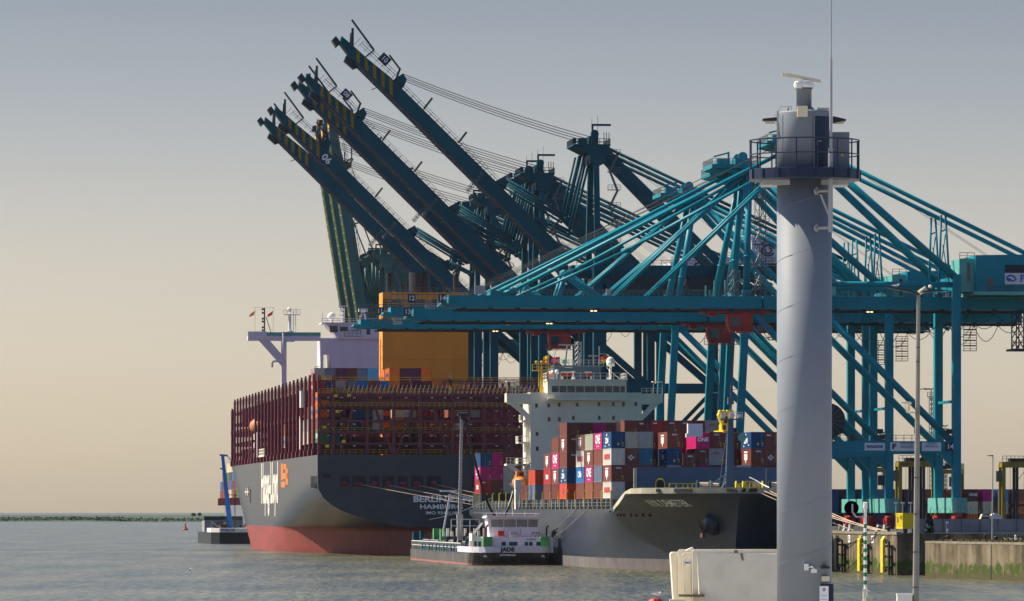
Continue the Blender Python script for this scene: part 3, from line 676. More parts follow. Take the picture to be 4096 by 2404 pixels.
    if num == '06': text('06', 2.6, M['num'], (B(55.6, -.1, 0)[0], DM - BWI - .04, B(55.6, -.1, 0)[2]), (ca, 0, -sa), (sa, 0, ca), bm_, .02, 1.1, bold=.06)
    elif num:
        nb = MB(); 
        s0 = 66.2
        q = [B(s0, 2.6, DM - 2.8), B(s0 - 2.6, 2.6, DM - 2.8), B(s0 - 2.6, 4.8, DM - 2.8), B(s0, 4.8, DM - 2.8)]
        nb.add(q + [(x, y + .15, z) for x, y, z in q], [(0, 1, 2, 3), (7, 6, 5, 4), (0, 4, 5, 1), (1, 5, 6, 2), (2, 6, 7, 3), (3, 7, 4, 0)])
        no = nb.build("number_board", M['navy_board'], bm_)
        rt = Vector((ca, 0, -sa)); up = Vector((sa, 0, ca))
        text(num, 1.7, M['num'], (B(s0 - 1.3, 3.7, 0)[0], DM - 2.83, B(s0 - 1.3, 3.7, 0)[2]), rt, up, no, .02, 1.0, bold=.03)
    # apex frame
    for a, b in ((0, 4.0), (D1, 14.0)):
        m = MB(); m.bar((7.5, a, 69), (7.6, b, 96), 1.45, 1.5, 0, 1.3, 1.3); m.build("apex_leg", mt, t)
        m = MB(); m.bar((38, a, 68), (9.4, b, 96.4), 1.5, 1.9); m.build("rear_strut", mt, t)
    m = MB(); m.prism([(2.0, 97.2), (6, 95.2), (6, 93), (9.4, 93), (10.8, 97.2)], 'y', 2.8, 15.2).box(1.9, 10.9, 2.4, 15.6, 97.2, 97.6)
    m.box(3.6, 5.6, 5, 8, 97.6, 99.2).box(2.6, 3.5, 9, 11, 98.2, 99.4).box(6.2, 8.4, 6, 12, 97.6, 99.8).bar((6.6, 3, 97.6), (6.6, 3, 102.4), .45).bar((6.4, 3, 102.2), (11, 3, 102.2), .5).tube((7.4, 5, 100.2), (7.4, 5.4, 100.2), 1.0, 14)
    for q in (9.3, 9.9, 10.5): m.bar((q, 2.5, 97.6), (q, 2.5, 100.4), .16)
    m.bar((7.2, 9, 99), (7.2, 9, 104), .08); m.bar((8.6, 9, 99), (8.6, 9, 104.8), .08)
    ax = m.each("apex_platform", mt, t)[0]
    MB().rail([(2, 2.5, 97.6), (10.8, 2.5, 97.6), (10.8, 15.5, 97.6), (2, 15.5, 97.6), (2, 2.5, 97.6)], 1.3, .06, 1.2).build("platform_rail", M['dark'], ax)
    st = MB()                                                    # zigzag stairs beside the apex leg
    for k in range(6):
        z = 70 + k * 4.2; x0, x1 = (10.6, 12.6) if k % 2 else (12.4, 10.8)
        st.box(10.2, 13.2, 2.0, 3.2, z + 4.05, z + 4.2).rail([(10.2, 2.0, z + 4.2), (13.2, 2.0, z + 4.2)], 1.1, .05, .8)
        st.bar((x0, 2.3, z), (x1, 2.3, z + 4.1), .1, .5)
        for i in range(9): st.bar((x0 + (x1 - x0) * i / 9 - .4, 2.2, z + 4.1 * i / 9), (x0 + (x1 - x0) * i / 9 + .4, 2.2, z + 4.1 * i / 9), .1)
    st.build("stair_tower", M['rail'], t)
    m = MB()
    for du in (4.2, 13.8):
        stay_pair(m, (9.8, du, 96.4), (68, du, 69.6), .38, 1.3)
    m.build("backstay", mt, t, True)
    m = MB()
    b1 = B(58.6, 4.2, 0); b2 = B(24.3, 3.8, 0); b3 = B(11, 3.6, 0)
    steep = ang > 70
    for k, yy in enumerate((5.6, 7.6, 10.4, 12.4)):              # slack luffing ropes
        pts = []
        for i in range(11):
            f = i / 10; sag = .7 * (4 * f * (1 - f))
            pts.append((b1[0] + (6.8 - b1[0]) * f, yy, b1[2] + (.75 * (k - 1.5)) + (97.4 + .9 * k - b1[2] - (.75 * (k - 1.5))) * f - sag))
        m.path(pts, .085, 5)
    m.build("luffing_rope", M['cable'], t)
    m = MB()
    k1 = (b2[0] + 15.0, 0, b2[2] - 9.2) if not steep else (b2[0] + 4, 0, b2[2] - 13); k2 = (k1[0] + .8, 0, k1[2] - 3.4)
    for yy in (5.2, 12.8):
        a = (b2[0], yy, b2[2]); kk = (k1[0], yy, k1[2]); tp = (5.0, yy, 95.4)
        m.tube(a, kk, .33, 8).tube(kk, tp, .33, 8).ball(kk, .6, 8)
        m.tube((a[0], yy, a[2] - 1.5), (kk[0] - .8, yy, kk[2] - .8), .28, 8)
        a = (b3[0], yy, b3[2]); kk = (k2[0], yy + .6, k2[2]); m.tube(a, kk, .33, 8).tube(kk, (6.4, yy + .6, 95), .33, 8).ball(kk, .6, 8)
        m.tube((3.6, yy - .4, 95), (k1[0] - 1.0, yy - .4, k1[2] + .6), .28, 8)
    m.build("folded_forestay", mt, t, True)
    m = MB()
    for k in range(3): m.tube((12 + k, DM - 1 + k, 96), (44 + k, DM - 1 + k, 72), .05, 4)
    m.build("hoist_rope", M['cable'], t)
    if house:
        hs = MB().box(44.6, 60, 1, 17, 69.4, 75.8).build("machinery_house", M['house'], t)
        MB().box(41.5, 44.6, 2, 12, 69.4, 73.6).build("annex", M['cream'], hs)
        MB().rail([(42, .6, 69.3), (60, .6, 69.3)], 1.3, .06, 1.4).rail([(44.8, 1.2, 75.8), (60, 1.2, 75.8)], 1.3, .06, 2).build("house_rail", M['dark'], hs)
        text("PSA", 4.0, M['navy_board'], (54.6, .93, 72.6), (1, 0, 0), (0, 0, 1), hs, .03, 1.05, bold=.07)
        m = MB()                                                 # round emblem: a swirl with a cap
        for rr, a0, a1 in ((1.5, 20, 330), (.8, 150, 440)):
            m.path([(48.6 + rr * math.cos(R(a0 + (a1 - a0) * i / 14)), .9, 72.4 + rr * .85 * math.sin(R(a0 + (a1 - a0) * i / 14))) for i in range(15)], .2, 6)
        m.path([(47.0, .9, 73.9), (48.8, .9, 74.9), (50.3, .9, 74.2), (50.9, .9, 72.9)], .24, 6); m.build("emblem", M['navy_board'], hs)
    m = MB(); m.box(7, 27, 2, 16, 62.8, 66).box(30, 36, 3, 12, 63.2, 66); m.build("under_girder_deck", M['dark'], t)
    return t
M['maroon_rail'] = mat("brown_rail_steel", (0.10, 0.085, 0.09), 0.55)
M['sunlit_rail'] = mat('sunlit_green_rail', (0.34, 0.38, 0.16), 0.5)  # sunlight on the steep booms' underside edges, put into the rail colour
M['arm'] = mat("ochre_arm_paint", (0.12, 0.085, 0.02), 0.5)
M['house'] = mat("lilac_house_cladding", (0.66, 0.62, 0.68), 0.5, var=0.05)
RA = "dark teal cranes with raised booms"
HIGH = [(448, "10", "raised dark teal crane with the highest boom tip, numbered 10"), (563, "08", "raised dark teal crane numbered 08, upper of the middle two booms"),
        (589, None, "raised dark teal crane without number, lower of the middle two booms"), (683, "06", "raised dark teal crane marked 06, upper of the lowest two booms"),
        (727, None, "raised dark teal crane with the lowest and leftmost boom tip")]
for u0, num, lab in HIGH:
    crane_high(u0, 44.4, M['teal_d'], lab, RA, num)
for i, u0 in enumerate((1030, 1060, 1090)):
    nm = ("nearest", "second", "farthest")[i]
    crane_high(u0, 81.0, M['teal_g'], "distant green crane with near upright boom, %s of three in a row" % nm, "green cranes with upright booms", None, M['orange_f'], house=False)


# ================================================================ SHIPS
def lerp_tab(tab, x):
    if x <= tab[0][0]: return tab[0][1]
    for (a, va), (b, vb) in zip(tab, tab[1:]):
        if x <= b: return va + (vb - va) * (x - a) / (b - a)
    return tab[-1][1]
def stained(name, col, col2, rough=0.5, amt=0.7):
    return mat(name, col, rough, var=0.15, scale=0.35, plates=(12.0, 2.2, .25), dirt=col2, dirt_amt=amt, streak=True, bump=0.05)
# ---------------------------------------------------------------- the nearer ship
M['n_hull'] = mat("grey_hull_paint", (0.026, 0.037, 0.058), 0.33, var=0.15, scale=0.3, dirt=(0.050, 0.055, 0.063), dirt_amt=0.5, streak=True, bump=0.03, spec=0.4, plates=(11.0, 2.4, .3))
M['n_boot'] = stained("muddy_waterline_paint", (0.17, 0.15, 0.145), (0.09, 0.08, 0.075), 0.6, .6)
M['n_cream'] = stained("cream_bulwark_paint", (0.62, 0.57, 0.42), (0.35, 0.2, 0.08), 0.5, .35)
M['n_wall'] = mat("slate_blue_paint", (0.075, 0.125, 0.19), 0.45, scale=0.3)
NS_U, NS_V, NS_B, NS_L = 54.7, -17.1, 16.1, 294.0
def n_stem(z): return lerp_tab([(-2, 61.5), (0, 60.5), (5, 59.5), (9, 57.5), (14.2, 54.7)], z)
def n_half(d, z):
    L = lerp_tab([(0, 72), (4, 66), (8, 54), (11, 36), (13.2, 25), (14.3, 25)], z)
    x = max(0.0, min(1.0, d / L)); f = 1 - (1 - x) ** 1.75
    aft = 1.0
    if d > 235: aft = 1 - (1 - min(1, z / 9)) * ((d - 235) / 59) ** 2 * .8
    return NS_B * f * max(aft, .05)
def n_top(u): return lerp_tab([(76, 14.2), (84, 13.2), (98, 10.6), (400, 10.6)], u)
ship = root("container_ship", (NS_V, 200, 0), "dark grey container ship with stacked containers moored nearest along the quay", "ship")
ds = [0, .6, 1.6, 3, 5, 7.5, 10.5, 14, 18, 22, 26, 30, 35, 41, 48, 56, 65, 76, 100, 140, 190, 235, 255, 270, 284, 294]
def n_rows(u_d):
    u0 = NS_U + u_d; zt = n_top(u0)
    zs = [-2, 0, 1.0, 1.9, 1.904, 4, 6, 8, 9.5]
    zs = [z for z in zs] + ([10.6, 12.0, 13.2, 13.204, zt] if zt > 13.3 else [9.8, 10.0, 10.2, 10.4, zt])
    if 10.6 < zt <= 13.3: zs = [-2, 0, 1.0, 1.9, 1.904, 4, 6, 8, 9.5, 9.5 + (zt - 9.5) * .3, 9.5 + (zt - 9.5) * .6, zt - .9, zt - .896, zt]
    return zs
def n_hull():
    cols = {}
    m = MB(); nz = len(n_rows(0))
    for side in (-1, 1):
        grid = []
        for d in ds:
            zs = n_rows(d); r = []
            for z in zs:
                u = n_stem(z) + d * (1 - (n_stem(z) - NS_U) / NS_L) if d > 0 else n_stem(z)
                r.append((NS_V + side * n_half(d, z), u, z))
            grid.append(r)
        vs = [p for r in grid for p in r]; fs = []; mi = []
        for i in range(len(ds) - 1):
            for k in range(nz - 1):
                a, b, c, dd = i*nz+k, (i+1)*nz+k, (i+1)*nz+k+1, i*nz+k+1
                fs.append((a, dd, c, b) if side > 0 else (a, b, c, dd))
                zt = n_top(NS_U + ds[i + 1])
                mi.append(1 if k < 3 else (2 if (k >= nz - 2 and zt > 10.7) else 0))
        o = len(m.v); m.v += vs; m.f += [tuple(q + o for q in f) for f in fs]; m.m += mi
        cols[side] = grid
    # stern plate and decks
    L_, R_ = cols[-1][-1], cols[1][-1]; n = len(L_)
    m.add(L_ + R_, [(k, k + 1, n + k + 1, n + k) for k in range(n - 1)], 0)
    for i in range(len(ds) - 1):
        a, b = cols[-1][i], cols[-1][i + 1]; c, d_ = cols[1][i + 1], cols[1][i]
        def dk(p):
            z = p[2] - (1.0 if n_top(p[1]) > 10.7 else .15); return (p[0], p[1], z)
        m.add([dk(a[-1]), dk(b[-1]), dk(c[-1]), dk(d_[-1])], [(0, 3, 2, 1)], 0)
    return m
ho = n_hull().build("hull", [M['n_hull'], M['n_boot'], M['n_cream']], ship, True)
for p_ in ho.data.polygons:
    if p_.material_index == 2: p_.use_smooth = False
def left_hull(u, z):                                  # v of the river-side plating
    lo = n_stem(z); d = (u - lo) / (1 - (lo - NS_U) / NS_L); return NS_V - n_half(max(d, 0), z)
def u_at(px, z):                                      # where the river side is met along a column of the picture
    lo, hi = 56.0, 340.0
    for _ in range(50):
        mid = (lo + hi) / 2; p = Q(left_hull(mid, z), mid, z); x = 2048 + F * p.x / p.y
        if x > px: lo = mid
        else: hi = mid
    return (lo + hi) / 2
def wrap_text(body, pxa, pxb, za, zb, m, parent, fn, ufn, off=.07, name="lettering", depth=.0):
    ua, ub = ufn(pxa, (za + zb) / 2), ufn(pxb, (za + zb) / 2)
    me = text_mesh(body, 10.0, 0.0, m, 1.0, 'LEFT', .08).copy()
    xs = [v.co.x for v in me.vertices]; ys = [v.co.y for v in me.vertices]; x0, x1, y0, y1 = min(xs), max(xs), min(ys), max(ys)
    og = ORG[parent.name]
    for v in me.vertices:
        u = ua + (ub - ua) * (v.co.x - x0) / (x1 - x0); z = za + (zb - za) * (v.co.y - y0) / (y1 - y0)
        v.co = Vector((fn(u, z) - off, u, z)) - og
    o = bpy.data.objects.new(name, me); COL.objects.link(o); o.parent = parent; return o
wrap_text("NYK DEMETER", 2596, 2756, 11.0, 12.15, M['num'], ship, left_hull, u_at)
m = MB()                                              # freeing ports and chocks along the bow
for px, z, w, h in ((2466, 9.6, .5, .6), (2478, 9.6, .5, .6), (2491, 9.6, .5, .6), (2519, 9.6, .5, .6), (2540, 9.6, .5, .6), (2566, 9.6, .6, .6), (2594, 9.6, .6, .6)):
    u = u_at(px, z); m.box(left_hull(u, z) - .05, left_hull(u, z) + .4, u - w, u + w, z - h / 2, z + h / 2)
m.each("freeing_port", M['black'], ship)
m = MB()
for px, w in ((2634, .5), (2716, 1.0), (2750, 1.0), (2922, .7), (2960, .9), (3010, .9)):
    z = 13.75
    if px < 2955:
        u = u_at(px, z); v = left_hull(u, z); p = 2; nx = Vector((left_hull(u + .8, z) - left_hull(u - .8, z), 1.6, 0)).normalized()
        c = Vector((v, u, z)); m.bar(c - nx * w, c + nx * w, .35, .55)
    else:
        m.box(NS_V + (px - 2955) / 23 - .9, NS_V + (px - 2955) / 23 + .9, 55.2 + (px - 2955) * .025, 56.4 + (px - 2955) * .025, z - .3, z + .3)
m.each("mooring_chock", M['black'], ship)
# anchor in its pocket
u = u_at(2852, 8.0); v = left_hull(u, 8.0)
MB().ball((v - .1, u, 8.0), 1.75, 14, 0, 1.15).build("anchor_bolster", M['n_hull'], ship, True)
m = MB(); c = Vector((v - 1.5, u - .4, 7.6)); m.bar(c + Vector((0, 0, .8)), c + Vector((-.2, .2, -1.4)), .4); m.bar(c + Vector((-.2, .6, -1.3)), c + Vector((-.9, 1.4, 1.0)), .5, .5, 0, .15, .15); m.bar(c + Vector((-.2, -.5, -1.3)), c + Vector((-.5, -1.6, .7)), .5, .5, 0, .15, .15)
m.bar(c + Vector((-.4, .9, -1.5)), c + Vector((-.2, -.9, -1.5)), .6, .7); m.build("anchor", mat("rusty_anchor_steel", (0.10, 0.05, 0.04), .8), ship)
MB().box(-29.7, -1.2, 92.1, 92.6, 13.0, 17.9).build("breakwater", M['n_wall'], ship)
MB().box(-30.3, -29.75, 91.7, 92.1, 13.2, 17.75).build("breakwater_edge", M['n_cream'], ship)
m = MB(); m.prism([(-26.4, 13.2), (-25.0, 13.2), (-25.0, 15.2), (-25.4, 15.7), (-26.0, 15.7), (-26.4, 15.2)], 'y', 91.5, 91.8); m.build("deck_door", M['black'], ship)
m = MB()
pp = [(-26.5, 91.4, 13.2), (-26.5, 91.4, 15.2), (-26.1, 91.4, 15.8), (-25.3, 91.4, 15.8), (-24.9, 91.4, 15.2), (-24.9, 91.4, 13.2)]
m.path(pp, .12, 6); m.build("door_frame", M['yellow_b'], ship)
# forecastle gear
m = MB()
for v, u, s_ in ((-20.3, 76, 1.2), (-18.4, 76, 1.0), (-16.0, 76, .9), (-11.5, 74, 1.1), (-8.2, 73, 1.2)):
    m.tube((v - .9 * s_, u, 14.4), (v + .9 * s_, u, 14.4), .55 * s_, 12); m.tube((v - 1.0 * s_, u, 14.4), (v - .85 * s_, u, 14.4), .95 * s_, 14); m.tube((v + .85 * s_, u, 14.4), (v + 1.0 * s_, u, 14.4), .95 * s_, 14); m.box(v - 1.2, v + 1.2, u - .5, u + .8, 13.2, 13.7)
m.each("mooring_winch", mat("winch_green_paint", (0.02, 0.06, 0.05), .5), ship)
m = MB()
for v, u, s_ in ((-20.3, 76, 1.2), (-18.4, 76, 1.0), (-11.5, 74, 1.1), (-8.2, 73, 1.2)): m.tube((v - .7 * s_, u, 14.4), (v + .7 * s_, u, 14.4), .7 * s_, 12)
m.each("rope_drum", M['rope'], ship)
m = MB()
for v in (-24.0, -21.6, -12.9): m.rail([(v - 1.6, 80, 13.3), (v + .8, 80, 13.3)], 1.7, .09, .8); m.rail([(v - 1.6, 80, 13.3), (v - 2.4, 80, 13.2)], 1.0, .09, .8)
for v in (-15.2, -14.0, -10.6, -5.6, -3.6): m.box(v - .25, v + .25, 70, 70.6, 13.2, 14.9); m.tube((v - .4, 70, 14.7), (v - .25, 70, 14.7), .7, 12)
m.rail([(-13.6, 72, 13.3), (-11.2, 72, 13.3)], 2.0, .09, .8).rail([(-4.5, 70, 13.3), (-2.2, 70, 13.3)], 2.0, .09, .8)
m.build("deck_rail", M['yellow_b'], ship)
m = MB(); m.path([(-13.5, 68, 16.0), (-12.6, 67, 15.5), (-11.8, 66, 14.9), (-11.2, 65, 14.5), (-10.7, 64, 14.2)], .12, 6).path([(-18.0, 72, 13.8), (-17.4, 72, 14.6), (-17.0, 71, 15.2)], .1, 6); m.each("anchor_chain", M['galv'], ship)
m = MB(); m.bar((-17.2, 75, 13.2), (-16.6, 75, 16.4), .18).bar((-18.4, 75, 15.2), (-16.6, 75, 16.6), .12).bar((-19.3, 75, 13.3), (-19.0, 75, 15.4), .6, .4); m.build("small_davit", M['galv'], ship)
# foremast
m = MB(); m.bar((-15.9, 75, 13.3), (-15.7, 75, 26.0), 1.5, 1.5, 0, .9, .9); m.bar((-15.7, 75, 26), (-15.6, 75, 32), .22); m.box(-17.6, -13.8, 74, 76, 25.9, 26.1); m.bar((-17.9, 74.6, 13.3), (-16.3, 74.8, 24), .14); m.bar((-16.8, 74.1, 16.8), (-13.4, 74.1, 16.8), .14)
m.box(-16.2, -15.2, 74.4, 75.4, 28.6, 29.8).bar((-17.0, 75, 29.6), (-14.4, 75, 29.6), .12).bar((-16.8, 75, 31.0), (-14.6, 75, 31.2), .1)
fm = m.build("foremast", M['n_wall'], ship)
m = MB(); m.rail([(-17.6, 74, 26.1), (-13.8, 74, 26.1)], 1.1, .05, .7).box(-17.5, -16.8, 73.9, 74.4, 26.3, 26.9).box(-14.6, -14.0, 73.9, 74.4, 26.3, 26.9).box(-16.0, -15.4, 73.7, 74.1, 26.3, 27.1); m.build("mast_lamp", M['white'], fm)
m = MB(); m.tube((-13.9, 74.2, 22.9), (-13.9, 73.7, 22.9), .62, 16, 0, .75); m.build("ship_horn", M['teal_l'], fm)
MB().bar((-10.6, 68, 13.2), (-10.6, 68, 17.6), .08).build("jackstaff", M['galv'], ship)
# hull side fittings: container pedestals, rail, dark coaming painted as the shade under the stacks
m = MB()
for k in range(38):
    u = 101.5 + k * 6.45
    m.bar((-33.0, u, 10.5), (-33.0, u, 12.3), .38, .3); m.bar((-32.6, u + .5, 10.5), (-32.9, u + .5, 12.35), .2)
for k in range(19): m.bar((-33.15, 101.2 + k * 13.3 - .55, 11.0), (-33.15, 101.2 + k * 13.3 - .55, 12.5), .34)
m.each("container_pedestal", M['n_cream'], ship)
m = MB()
for k in range(19):
    u = 100.6 + k * 13.3; m.bar((-33.2, u, 12.1), (-33.2, u, 13.9), .2); m.bar((-33.2, u, 13.7), (-32.9, u, 14.0), .2)
m.each("lashing_post", M['yellow_b'], ship)
MB().rail([(-33.1, 99, 10.6), (-33.1, 346, 10.6)], 1.15, .05, 2.2).build("side_rail", M['rail'], ship)
MB().box(-30.6, -3.6, 99, 342, 10.3, 12.3).build("hatch_coaming", M['dark'], ship)
# accommodation block
BU = 271.0
blk = MB().box(-28.4, -5.3, BU, BU + 14, 10.5, 34.7).build("accommodation", M['cream'], ship)
m = MB(); m.box(-25.0, -8.6, BU - 1.2, BU + 10, 33.4, 37.1); m.box(-25.2, -8.4, BU - 1.4, BU + 10.2, 37.1, 37.4); m.box(-25.1, -8.5, BU - 2.0, BU - 1.2, 33.1, 33.4); wh = m.build("wheelhouse", M['cream'], ship)
wi = [(-24.1, -22.7), (-22.5, -21.1), (-20.9, -19.3), (-19.1, -17.5), (-17.3, -15.1), (-14.9, -13.3), (-13.1, -11.6), (-11.4, -10.1), (-9.9, -8.6)]
for a, b in wi:
    b = min(b, -8.95)
    MB().box(a, b, BU - 1.24, BU - 1.2, 34.7, 36.0).build("window", M['glass'], wh)
m = MB(); m.rail([(-25.1, BU - 1.95, 33.4), (-8.5, BU - 1.95, 33.4)], 1.0, .04, 1.2).rail([(-25.1, BU - 1.2, 37.4), (-8.5, BU - 1.2, 37.4), (-8.5, BU + 9, 37.4)], 1.3, .05, 1.3).rail([(-25.1, BU - 1.2, 37.4), (-25.1, BU + 9, 37.4)], 1.3, .05, 1.3); m.build("bridge_rail", M['white'], wh)
m = MB()
for px, y in ((2146, 1622), (2195, 1621), (2237, 1619), (2309, 1618), (2396, 1617), (2453, 1616), (2494, 1617), (2543, 1616), (2196, 1677), (2237, 1677), (2294, 1672), (2397, 1671), (2454, 1671), (2148, 1736), (2149, 1795)):
    k = (px - 2048) / F; uu = BU - .03; v = (k * (Y0 + uu * C_) - X0 + uu * S_) / (C_ - k * S_); z = CAMZ - (y - HZ) * (Y0 + v * S_ + uu * C_) / F
    m = MB().box(v - .26, v + .26, uu - .02, uu + .05, z - .42, z + .42); m.build("window", M['glass'], blk)
for sg, c0, tip in ((-1, -28.4, -33.3), (1, -5.3, -.9)):
    m = MB()
    # solid wing with an opening: top slab, outer gusset, raking strut
    m.prism([(c0, 34.5), (tip, 34.5), (tip, 32.7), (tip - sg * .9, 32.3), (c0, 32.3)], 'y', BU + .2, BU + 4.2)
    m.prism([(tip - sg * .3, 32.7), (c0, 28.7), (c0, 30.0), (tip - sg * 2.4, 32.4)], 'y', BU + .6, BU + 1.4)
    wg = m.build("bridge_wing", M['cream'], ship)
    MB().rail([(c0, BU + .3, 34.5), (tip, BU + .3, 34.5)], 1.1, .04, 1.0).box(min(tip, tip - sg * 2), max(tip, tip - sg * 2), BU + .3, BU + 2.6, 36.9, 37.05).bar((tip - sg * .1, BU + .4, 34.5), (tip - sg * .1, BU + .4, 37), .1).bar((tip - sg * 1.9, BU + .4, 34.5), (tip - sg * 1.9, BU + .4, 37), .1).build("wing_rail", M['white'], wg)
m = MB()                                              # outside landings and ladders on the river side
for z, w in ((28.6, 1.7), (24.2, 2.4), (19.6, 2.4), (16.2, 2.6)):
    m.box(-28.4 - w, -28.4, BU + 1.0, BU + 6, z, z + .35); m.rail([(-28.4 - w, BU + 1.0, z + .35), (-28.4, BU + 1.0, z + .35)], 1.1, .05, .6).rail([(-28.4 - w, BU + 1.0, z + .35), (-28.4 - w, BU + 6, z + .35)], 1.1, .05, .8)
    for i in range(10): m.bar((-29.6 + .1 * i, BU + .8, z - 3.6 + .38 * i), (-29.6 + .1 * i, BU + 1.6, z - 3.6 + .38 * i), .12)
m.box(-33.2, -28.4, BU + 1, BU + 6, 19.6, 20.0).prism([(-33.2, 19.6), (-28.4, 16.0), (-28.4, 16.9), (-31.8, 19.6)], 'y', BU + 1.2, BU + 2).rail([(-33.2, BU + 1, 20), (-28.4, BU + 1, 20)], 1.2, .06, .7)
m.box(-29.2, -28.4, BU + 2, BU + 5, 10.6, 30.0); m.build("outside_landing", M['cream'], ship)
# funnel and radar mast behind the wheelhouse
m = MB(); m.box(-21.8, -12.6, BU + 16, BU + 26, 34.7, 40.2)
fn = m.build("funnel", M['n_wall'], ship)
m = MB()
for v0, v1 in ((-20.2, -17.4), (-16.0, -13.7)):
    m.box(v0, v1, BU + 15.95, BU + 16, 39.1, 39.4, 1).box(v0, v1, BU + 15.95, BU + 16, 38.4, 39.1, 0).box(v0, v0 + .5, BU + 15.95, BU + 16, 37.8, 38.4, 1).box(v0, v0 + .5, BU + 15.95, BU + 16, 37.2, 37.8, 0).box(v1 - .4, v1, BU + 15.95, BU + 16, 37.8, 38.4, 1).box(v1 - .4, v1, BU + 15.95, BU + 16, 37.2, 37.8, 0).box(v0 + .5, v1 - .4, BU + 15.95, BU + 16, 35, 38.4, 2)
m.build("funnel_band", [M['red'], M['white'], M['black']], fn)
m = MB(); m.box(-21.86, -21.8, BU + 16.5, BU + 25.5, 38.4, 39.1, 0).box(-21.86, -21.8, BU + 16.5, BU + 25.5, 39.1, 39.7, 1); m.build("funnel_band", [M['red'], M['white']], fn)
m = MB(); m.box(-22.6, -12.2, BU + 8, BU + 14, 40.2, 40.5)
for v in (-21.9, -17.0, -16.3, -12.9): m.box(v - .35, v + .35, BU + 10, BU + 11.5, 37.4, 40.2)
mp_ = m.build("mast_platform", M['n_wall'], ship)
m = MB(); m.rail([(-22.6, BU + 8, 40.5), (-12.2, BU + 8, 40.5)], 1.1, .05, 1.0); m.lattice((-17.3, BU + 10, 40.5), (-17.3, BU + 10, 45.5), 1.0, .06, .9).bar((-20.0, BU + 10, 40.5), (-19.6, BU + 10, 44.6), .3).bar((-21.4, BU + 9.5, 44.8), (-17.9, BU + 9.5, 44.7), .3).bar((-14.2, BU + 9, 40.5), (-14.2, BU + 9, 42.3), .3).bar((-15.2, BU + 9, 42.5), (-13.3, BU + 9, 42.5), .28).bar((-13.0, BU + 9, 40.4), (-13.0, BU + 9, 44.5), .2).bar((-13, BU + 9, 43), (-11, BU + 9, 42.8), .12).bar((-23.6, BU + 9, 38), (-23.6, BU + 9, 44), .1); m.each("radar_mast", M['galv'], mp_)
m = MB(); m.tube((-20.4, BU + 7.6, 41.2), (-20.4, BU + 7.2, 41.2), .55, 14); m.build("ship_horn", M['teal_l'], mp_)
m = MB(); m.tube((-11.5, BU + 3, 37.4), (-11.4, BU + 3, 40.2), .28, 8).tube((-11.4, BU + 3, 40.2), (-11.4, BU + 3, 41.3), .85, 16).ball((-11.4, BU + 3, 41.3), .85, 16); m.build("satellite_dome", M['white'], wh, True)
m = MB(); m.tube((-22.6, BU + 3, 37.4), (-22.6, BU + 3, 38.6), .12, 6).tube((-22.6, BU + 3, 38.6), (-22.6, BU + 3, 39.1), .42, 14).ball((-22.6, BU + 3, 39.1), .42, 12); m.build("satellite_dome", M['white'], wh, True)
m = MB(); m.bar((-19.4, BU + 1, 37.4), (-19.4, BU + 1, 39.0), .22); m.bar((-19.8, BU + 1, 39.0), (-19.0, BU + 1, 39.0), .2); m.prism([(-19.9, 37.4), (-18.9, 37.4), (-19.4, 38.4)], 'y', BU + .9, BU + 1.1); m.build("searchlight_post", M['white'], wh)
m = MB()
for v in (-26.2, -25.6, -24.2): m.bar((v, BU + 4, 36), (v, BU + 4, 40.2), .5 if v == -25.6 else .2)
m.box(-27.6, -23.8, BU + 3.5, BU + 4.5, 39.2, 39.4).rail([(-27.6, BU + 3.5, 39.4), (-23.8, BU + 3.5, 39.4)], 1.2, .07, .8)
for v in (-26.7, -25.6, -24.6): m.ball((v, BU + 4, 41.0), .35, 10)
m.box(-26.0, -25.2, BU + 3.8, BU + 4.2, 34.5, 36); m.build("lamp_gantry", M['yellow'], ship)
def flag(v, u, z, cols, w, h, label, rot=0.0, txt=None):
    b = root("signal_flag", (v, u, z), label, "flag", "flags above the nearer ship's bridge")
    n = len(cols)
    m = MB()
    for k in range(n):
        for i in range(6):
            def pt(a, q): 
                x = a / 6 * w; return (v + x, u + .25 * math.sin(a * 1.3), z + q - x * rot)
            m.add([pt(i, h * k / n), pt(i + 1, h * k / n), pt(i + 1, h * (k + 1) / n), pt(i, h * (k + 1) / n)], [(0, 1, 2, 3)], k)
    m.build("cloth", cols, b)
    MB().bar((v - .05, u, z - 1.6), (v - .05, u, z + h + .3), .06).build("halyard", M['cable'], b)
    if txt: text(txt, .8, M['num'], (v + w / 2, u - .32, z + h / 2 - w / 2 * rot), (1, 0, -rot), (0, 0, 1), b, .01)
M['fl_y'] = mat("yellow_flag_cloth", (0.75, 0.55, 0.02), .8); M['fl_r'] = mat("red_flag_cloth", (0.65, 0.03, 0.02), .8); M['fl_m'] = mat("magenta_flag_cloth", (0.66, 0.01, 0.12), .8); M['fl_k'] = M['black']
flag(-24.6, BU + 10, 40.7, [M['fl_r'], M['fl_y']], 1.3, 1.5, "small yellow and red flag flying left of the magenta flag", -.5)
flag(-23.0, BU + 10, 40.6, [M['fl_m']], 1.9, 1.5, "magenta flag with white letters above the bridge", -.12, "ONE")
flag(-13.1, BU + 10, 40.7, [M['fl_y'], M['fl_r']], 1.9, 1.4, "yellow and red flag behind the large white dome", -.3)
